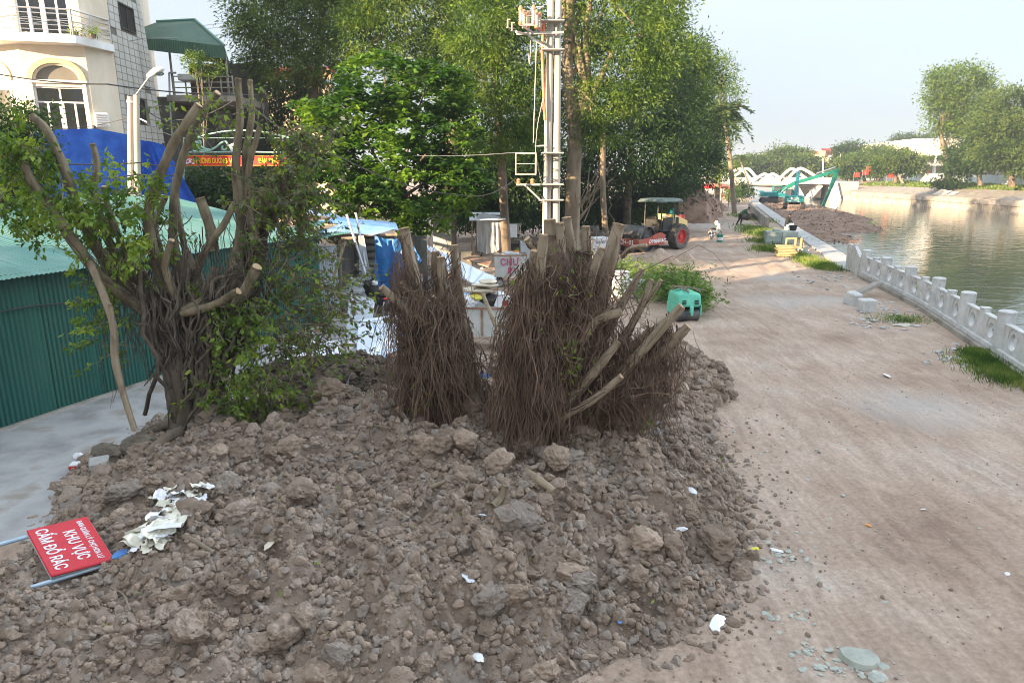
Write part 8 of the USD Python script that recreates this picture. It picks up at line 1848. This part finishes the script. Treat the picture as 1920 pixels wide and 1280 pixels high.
# litter
def crumple(label, px, py, s, m='paper', seed=0, flat=.45, nm='litter'):
    p = on(px, py); v, f = rock(seed + 200, 3, .45, flat); v = v + nz(v) * (.25 * (meshkit.fbm(v * 3, 3, seed) - .5))[:, None]
    Rq = rotz(seed * 1.7) @ rotaxis([1, 0, 0], .5 * math.sin(seed))
    solo(nm, (v * np.array(s) @ Rq.T + p + [0, 0, s[2] * flat * .7 + .03], f), m, label, 'litter', smooth=30)
for k, (px, py, s, m, lab) in enumerate((
    (1065, 1080, (.075, .11, .06), 'foam', 'white folded foam piece on the lower right of the heap'), (1275, 1002, (.085, .10, .06), 'paper', 'white plastic scrap on the heap above the two big boulders'), (1296, 928, (.10, .055, .05), 'paper', 'small white cup lying where the heap meets the road'),
    (1229, 800, (.09, .09, .07), 'plastic_film', 'clear plastic bag under the root bundle, upper one'), (1230, 818, (.10, .08, .07), 'plastic_film', 'clear plastic bag under the root bundle, lower one'), (878, 1096, (.05, .085, .05), 'sheet_white', 'pale grey flake in the middle of the heap face'),
    (894, 1242, (.08, .055, .045), 'paper', 'white scrap near the bottom edge of the heap'), (1346, 1172, (.16, .09, .02), 'paper', 'flat white torn paper on the road at the right foot of the heap'), (1455, 1036, (.08, .06, .025), 'paper', 'white crumpled tissue on the road right of the boulders'),
    (1663, 706, (.12, .09, .012), 'paper', 'small white paper on the middle of the road'), (905, 975, (.05, .07, .04), 'sheet_white', 'thin pale shard on the heap below the root ball'), (508, 1030, (.13, .06, .03), 'cloth_beige', 'beige card scrap on the left part of the heap'),
    (1730, 958, (.035, .02, .01), 'paper', 'tiny white scrap on the right side of the road'), (1888, 1080, (.03, .03, .012), 'paper', 'tiny white scrap at the right edge of the road'), (1416, 1035, (.06, .05, .04), 'bag_yellow', 'ochre wrapper in the soil at the right foot of the heap'), (1627, 988, (.04, .03, .015), 'bag_orange', 'small orange scrap on the road'),
    (230, 1045, (.09, .06, .05), 'bag_blue', 'blue plastic wrapper at the right corner of the red board'), (152, 866, (.12, .10, .16), 'paper', 'white plastic bag on the lane beside the brown sack'), (1162, 1176, (.03, .03, .02), 'bag_blue', 'blue bottle cap in the crumbs at the foot of the heap'), (1318, 747, (.09, .05, .05), 'paper', 'white bottle on the brown clod pile beside the road'))):
    crumple(lab, px, py, s, m, k + 1)
p = G(152, 880, .08); t = thing('carton', 'red and white carton on the lane beside the white plastic bag', 'carton', p); obj('box', MB().box(p + [0, 0, .06], (.26, .14, .12), rotz(.2), .008), 'white_print', t); obj('red_band', MB().box(p + [0, 0, .06], (.264, .144, .07), rotz(.2)), 'bag_red', t)
p = on(188, 878); solo('broken_paver', MB().box(p + [0, 0, .06], (.26, .22, .12), rotz(.5) @ rotaxis([1, 0, 0], .2), .02), 'concrete', 'broken grey paving block at the left rim of the heap', 'paving block')
blob_sack('jute_sack', 'dark brown ragged sack slumped on the lane at the left rim of the heap', 'sack', G(202, 862, .2), (.30, .26, .34), 'sack_brown', 41)
blob_sack('jute_sack', 'second brown sack half buried by the roots left of the banyan', 'sack', on(262, 848) + [0, 0, .1], (.26, .22, .22), 'sack_brown', 42)
for k, (pp, r0, m, lab) in enumerate((([(335, 800), (290, 815), (235, 855), (215, 872)], .085, 'bark_dark', 'long root running left from the banyan foot onto the lane'), ([(345, 815), (310, 835), (275, 862)], .075, 'bark_dark', 'shorter root below the long one at the banyan foot'), ([(985, 893), (1010, 910), (1038, 930)], .055, 'bark_pale', 'sawn root end sticking out below the broadest stump'),
    ([(925, 960), (940, 940), (948, 928)], .05, 'bark', 'root stub lying in the soil below the middle of the heap crest'), ([(330, 1008), (365, 1025), (402, 1044)], .032, 'twig', 'grey wooden stick below the torn paper on the heap'), ([(1055, 1045), (1090, 1065), (1118, 1082)], .016, 'twig', 'thin stick on the heap left of the two big boulders'),
    ([(1275, 700), (1282, 740), (1300, 768)], .09, 'bark_pale', 'pale root arching to the ground right of the broadest stump'), ([(0, 1085), (40, 1060), (80, 1030)], .012, 'twig', 'thin straw across the soil under the red board'), ([(210, 1112), (232, 1120), (245, 1150)], .012, 'twig', 'bent dry twig on the heap below the red board'), ([(620, 803), (700, 806), (762, 815)], .012, 'twig', 'thin pale vine lying along the heap crest'),
    ([(1112, 905), (1140, 912), (1165, 916)], .02, 'twig', 'short root piece on the shaded right shoulder of the heap'), ([(805, 925), (830, 912), (860, 905)], .03, 'bark_pale', 'pale root fragment poking from the heap left of the root ball'))):
    q = [on(x, y) + [0, 0, r0 * .8 + .02] for x, y in pp]
    solo('root_piece', limb_mesh(q, [r0, r0 * .9, r0 * .8], k, 9, 6, .12), m, lab, 'root' if r0 > .04 else 'stick', smooth=True)
# boulders one can point at
for k, (px, py, s, m, lab) in enumerate(((1207, 1028, .205, 'clod_tan', 'rounded tan boulder at the right foot of the heap, left one of a pair'), (1256, 1046, .20, 'clod', 'knobbly brown boulder at the right foot of the heap, right one of a pair'), (572, 1165, .17, 'clod', 'large rounded clod low on the left centre of the heap'), (728, 1010, .12, 'clod_tan', 'tan clod in the upper left centre of the heap'),
    (545, 850, .24, 'clod_tan', 'pale flat sided lump on the crest right of the banyan'), (455, 860, .26, 'clod', 'broad lump on the crest beside the banyan trunk'), (870, 845, .20, 'clod_tan', 'pinkish root ball lump under the middle stump'), (935, 880, .22, 'clod_tan', 'big pinkish lump between the middle and broadest stumps'), (1045, 880, .20, 'clod_tan', 'tan lump under the right edge of the broadest stump'),
    (950, 985, .17, 'clod_grey', 'grey flat lump below the root ball'), (1075, 1130, .15, 'clod_grey', 'grey crumbly lump low on the right of the heap'), (915, 1190, .11, 'clod', 'rounded clod near the bottom centre of the heap'), (630, 1240, .17, 'clod_grey', 'blue grey lump at the bottom left centre of the heap'), (955, 1135, .11, 'clod', 'squarish clod right of the heap centre'), (1195, 1090, .13, 'clod', 'brown clod below the pair of boulders'))):
    p = on(px, py); v, f = rock(300 + k, 4, .42, .8); v = v + nz(v) * (.10 * (meshkit.fbm(v * 5, 3, k) - .5))[:, None] * 2
    solo('boulder', (v * s @ rotz(k).T + p + [0, 0, s * .35], f), m, lab, 'clod', smooth=True)
# grey green stone slab and chips on the road
p = G(1612, 1238); a = np.linspace(0, 6.283, 13)[:-1]; rr_ = np.random.default_rng(2).uniform(.8, 1.12, 12)
v = np.vstack([np.stack([.205 * rr_ * np.cos(a), .13 * rr_ * np.sin(a), a * 0 - .01], 1), np.stack([.19 * rr_ * np.cos(a), .115 * rr_ * np.sin(a), .055 + .012 * np.sin(a)], 1), [[0, 0, .06]]])
f = [[i, (i + 1) % 12, 12 + (i + 1) % 12] for i in range(12)] + [[i, 12 + (i + 1) % 12, 12 + i] for i in range(12)] + [[12 + i, 12 + (i + 1) % 12, 24] for i in range(12)]
solo('stone_slab', (v @ rotz(-.25).T + p, np.array(f)), 'green_stone', 'flat pale green grey stone slab on the road at the bottom right', 'stone')
for k, (px, py, s) in enumerate(((1645, 1272, .09), (1655, 1252, .07))): solo('stone_slab', (rock(410 + k, 2, .35, .35)[0] * s + G(px, py) + [0, 0, .01], rock(410 + k, 2)[1]), 'green_stone', ['broken piece below the flat green grey slab', 'small piece at the right tip of the flat green grey slab'][k], 'stone')
mb = MB(); r = np.random.default_rng(19)
for k in range(240):
    cx, cy, sx, sy = ((1620, 1262, 45, 12), (1475, 1060, 38, 14), (1480, 1160, 30, 12), (1510, 1225, 30, 10), (1470, 1040, 30, 20), (1560, 1250, 30, 14), (1430, 900, 60, 60), (1600, 1000, 160, 120))[k % 8]
    q = G(r.normal(cx, sx), r.normal(cy, sy)); v, f = CLs[k % 6]; s = .008 + .03 * r.random() ** 2.5
    mb.add(v * s * [1.3, 1, .45] @ rotz(r.uniform(0, 6)).T + q + [0, 0, s * .15 + float(ground_z(q[:1], q[1:2])[0])], f)
path = obj('stone_chips', mb, 'green_stone', kind='stuff'); meta(path, 'greenish stone chips crushed into the road surface', 'stone chips')
r = np.random.default_rng(23); n = 900
q = on_heap(n, r, -.1); z = heap_at(q[:, 0], q[:, 1])
path = obj('fallen_leaves', leaves(np.stack([q[:, 0], q[:, 1], z + .03], 1)[:220], .06, .03, r, up=2, droop=0), 'leaf_banyan', kind='stuff'); meta(path, 'few green and yellow leaves fallen on the heap', 'leaves')
pts, rr = twigs(r, np.stack([q[:, 0], q[:, 1], z + .04], 1)[220:420], r.normal(size=(200, 3)) * [1, 1, .15], r.uniform(.08, .4, 200), .004 * np.ones(200), wob=.08)
path = obj('twig_litter', MB().add(*tubes(pts, rr, 4)), 'twig', kind='stuff', smooth=True); meta(path, 'thin roots and twigs scattered over the heap', 'twigs')

# odds and ends strewn over the market ground between the stumps and the shacks
r = np.random.default_rng(77)
for nm, m, n_, lab in (('rubbish_scraps', 'paper', 90, 'white scraps and bags strewn over the market ground behind the stumps'), ('board_scraps', 'sheet_rust', 60, 'brown boards and rusty scraps strewn over the market ground behind the stumps'), ('blue_scraps', 'bag_blue', 26, 'blue plastic scraps strewn over the market ground behind the stumps')):
    mb = MB()
    for k in range(n_):
        c = G(r.uniform(780, 1010), r.uniform(490, 640)) if k % 3 else G(r.uniform(560, 760), r.uniform(560, 680))
        if m == 'sheet_rust': mb.box(c + [0, 0, .06 + .1 * r.random()], (r.uniform(.3, 1.1), r.uniform(.06, .3), .03), rotz(r.uniform(0, 6)) @ rotaxis([1, 0, 0], r.normal(0, .3)))
        else:
            v, f = CLs[k % 8]; mb.add(v * r.uniform(.08, .24, 3) * [1, 1, .7] + c + [0, 0, .08], f)
    path = obj(nm, mb, m, smooth=40, kind='stuff'); meta(path, lab, 'rubbish')

# evening haze in the air over the river
top = 29.0
obj('haze', MB().box((470, 980, (top - 4.8) / 2), (2460, 2640, top + 4.8)), 'haze', kind='stuff')
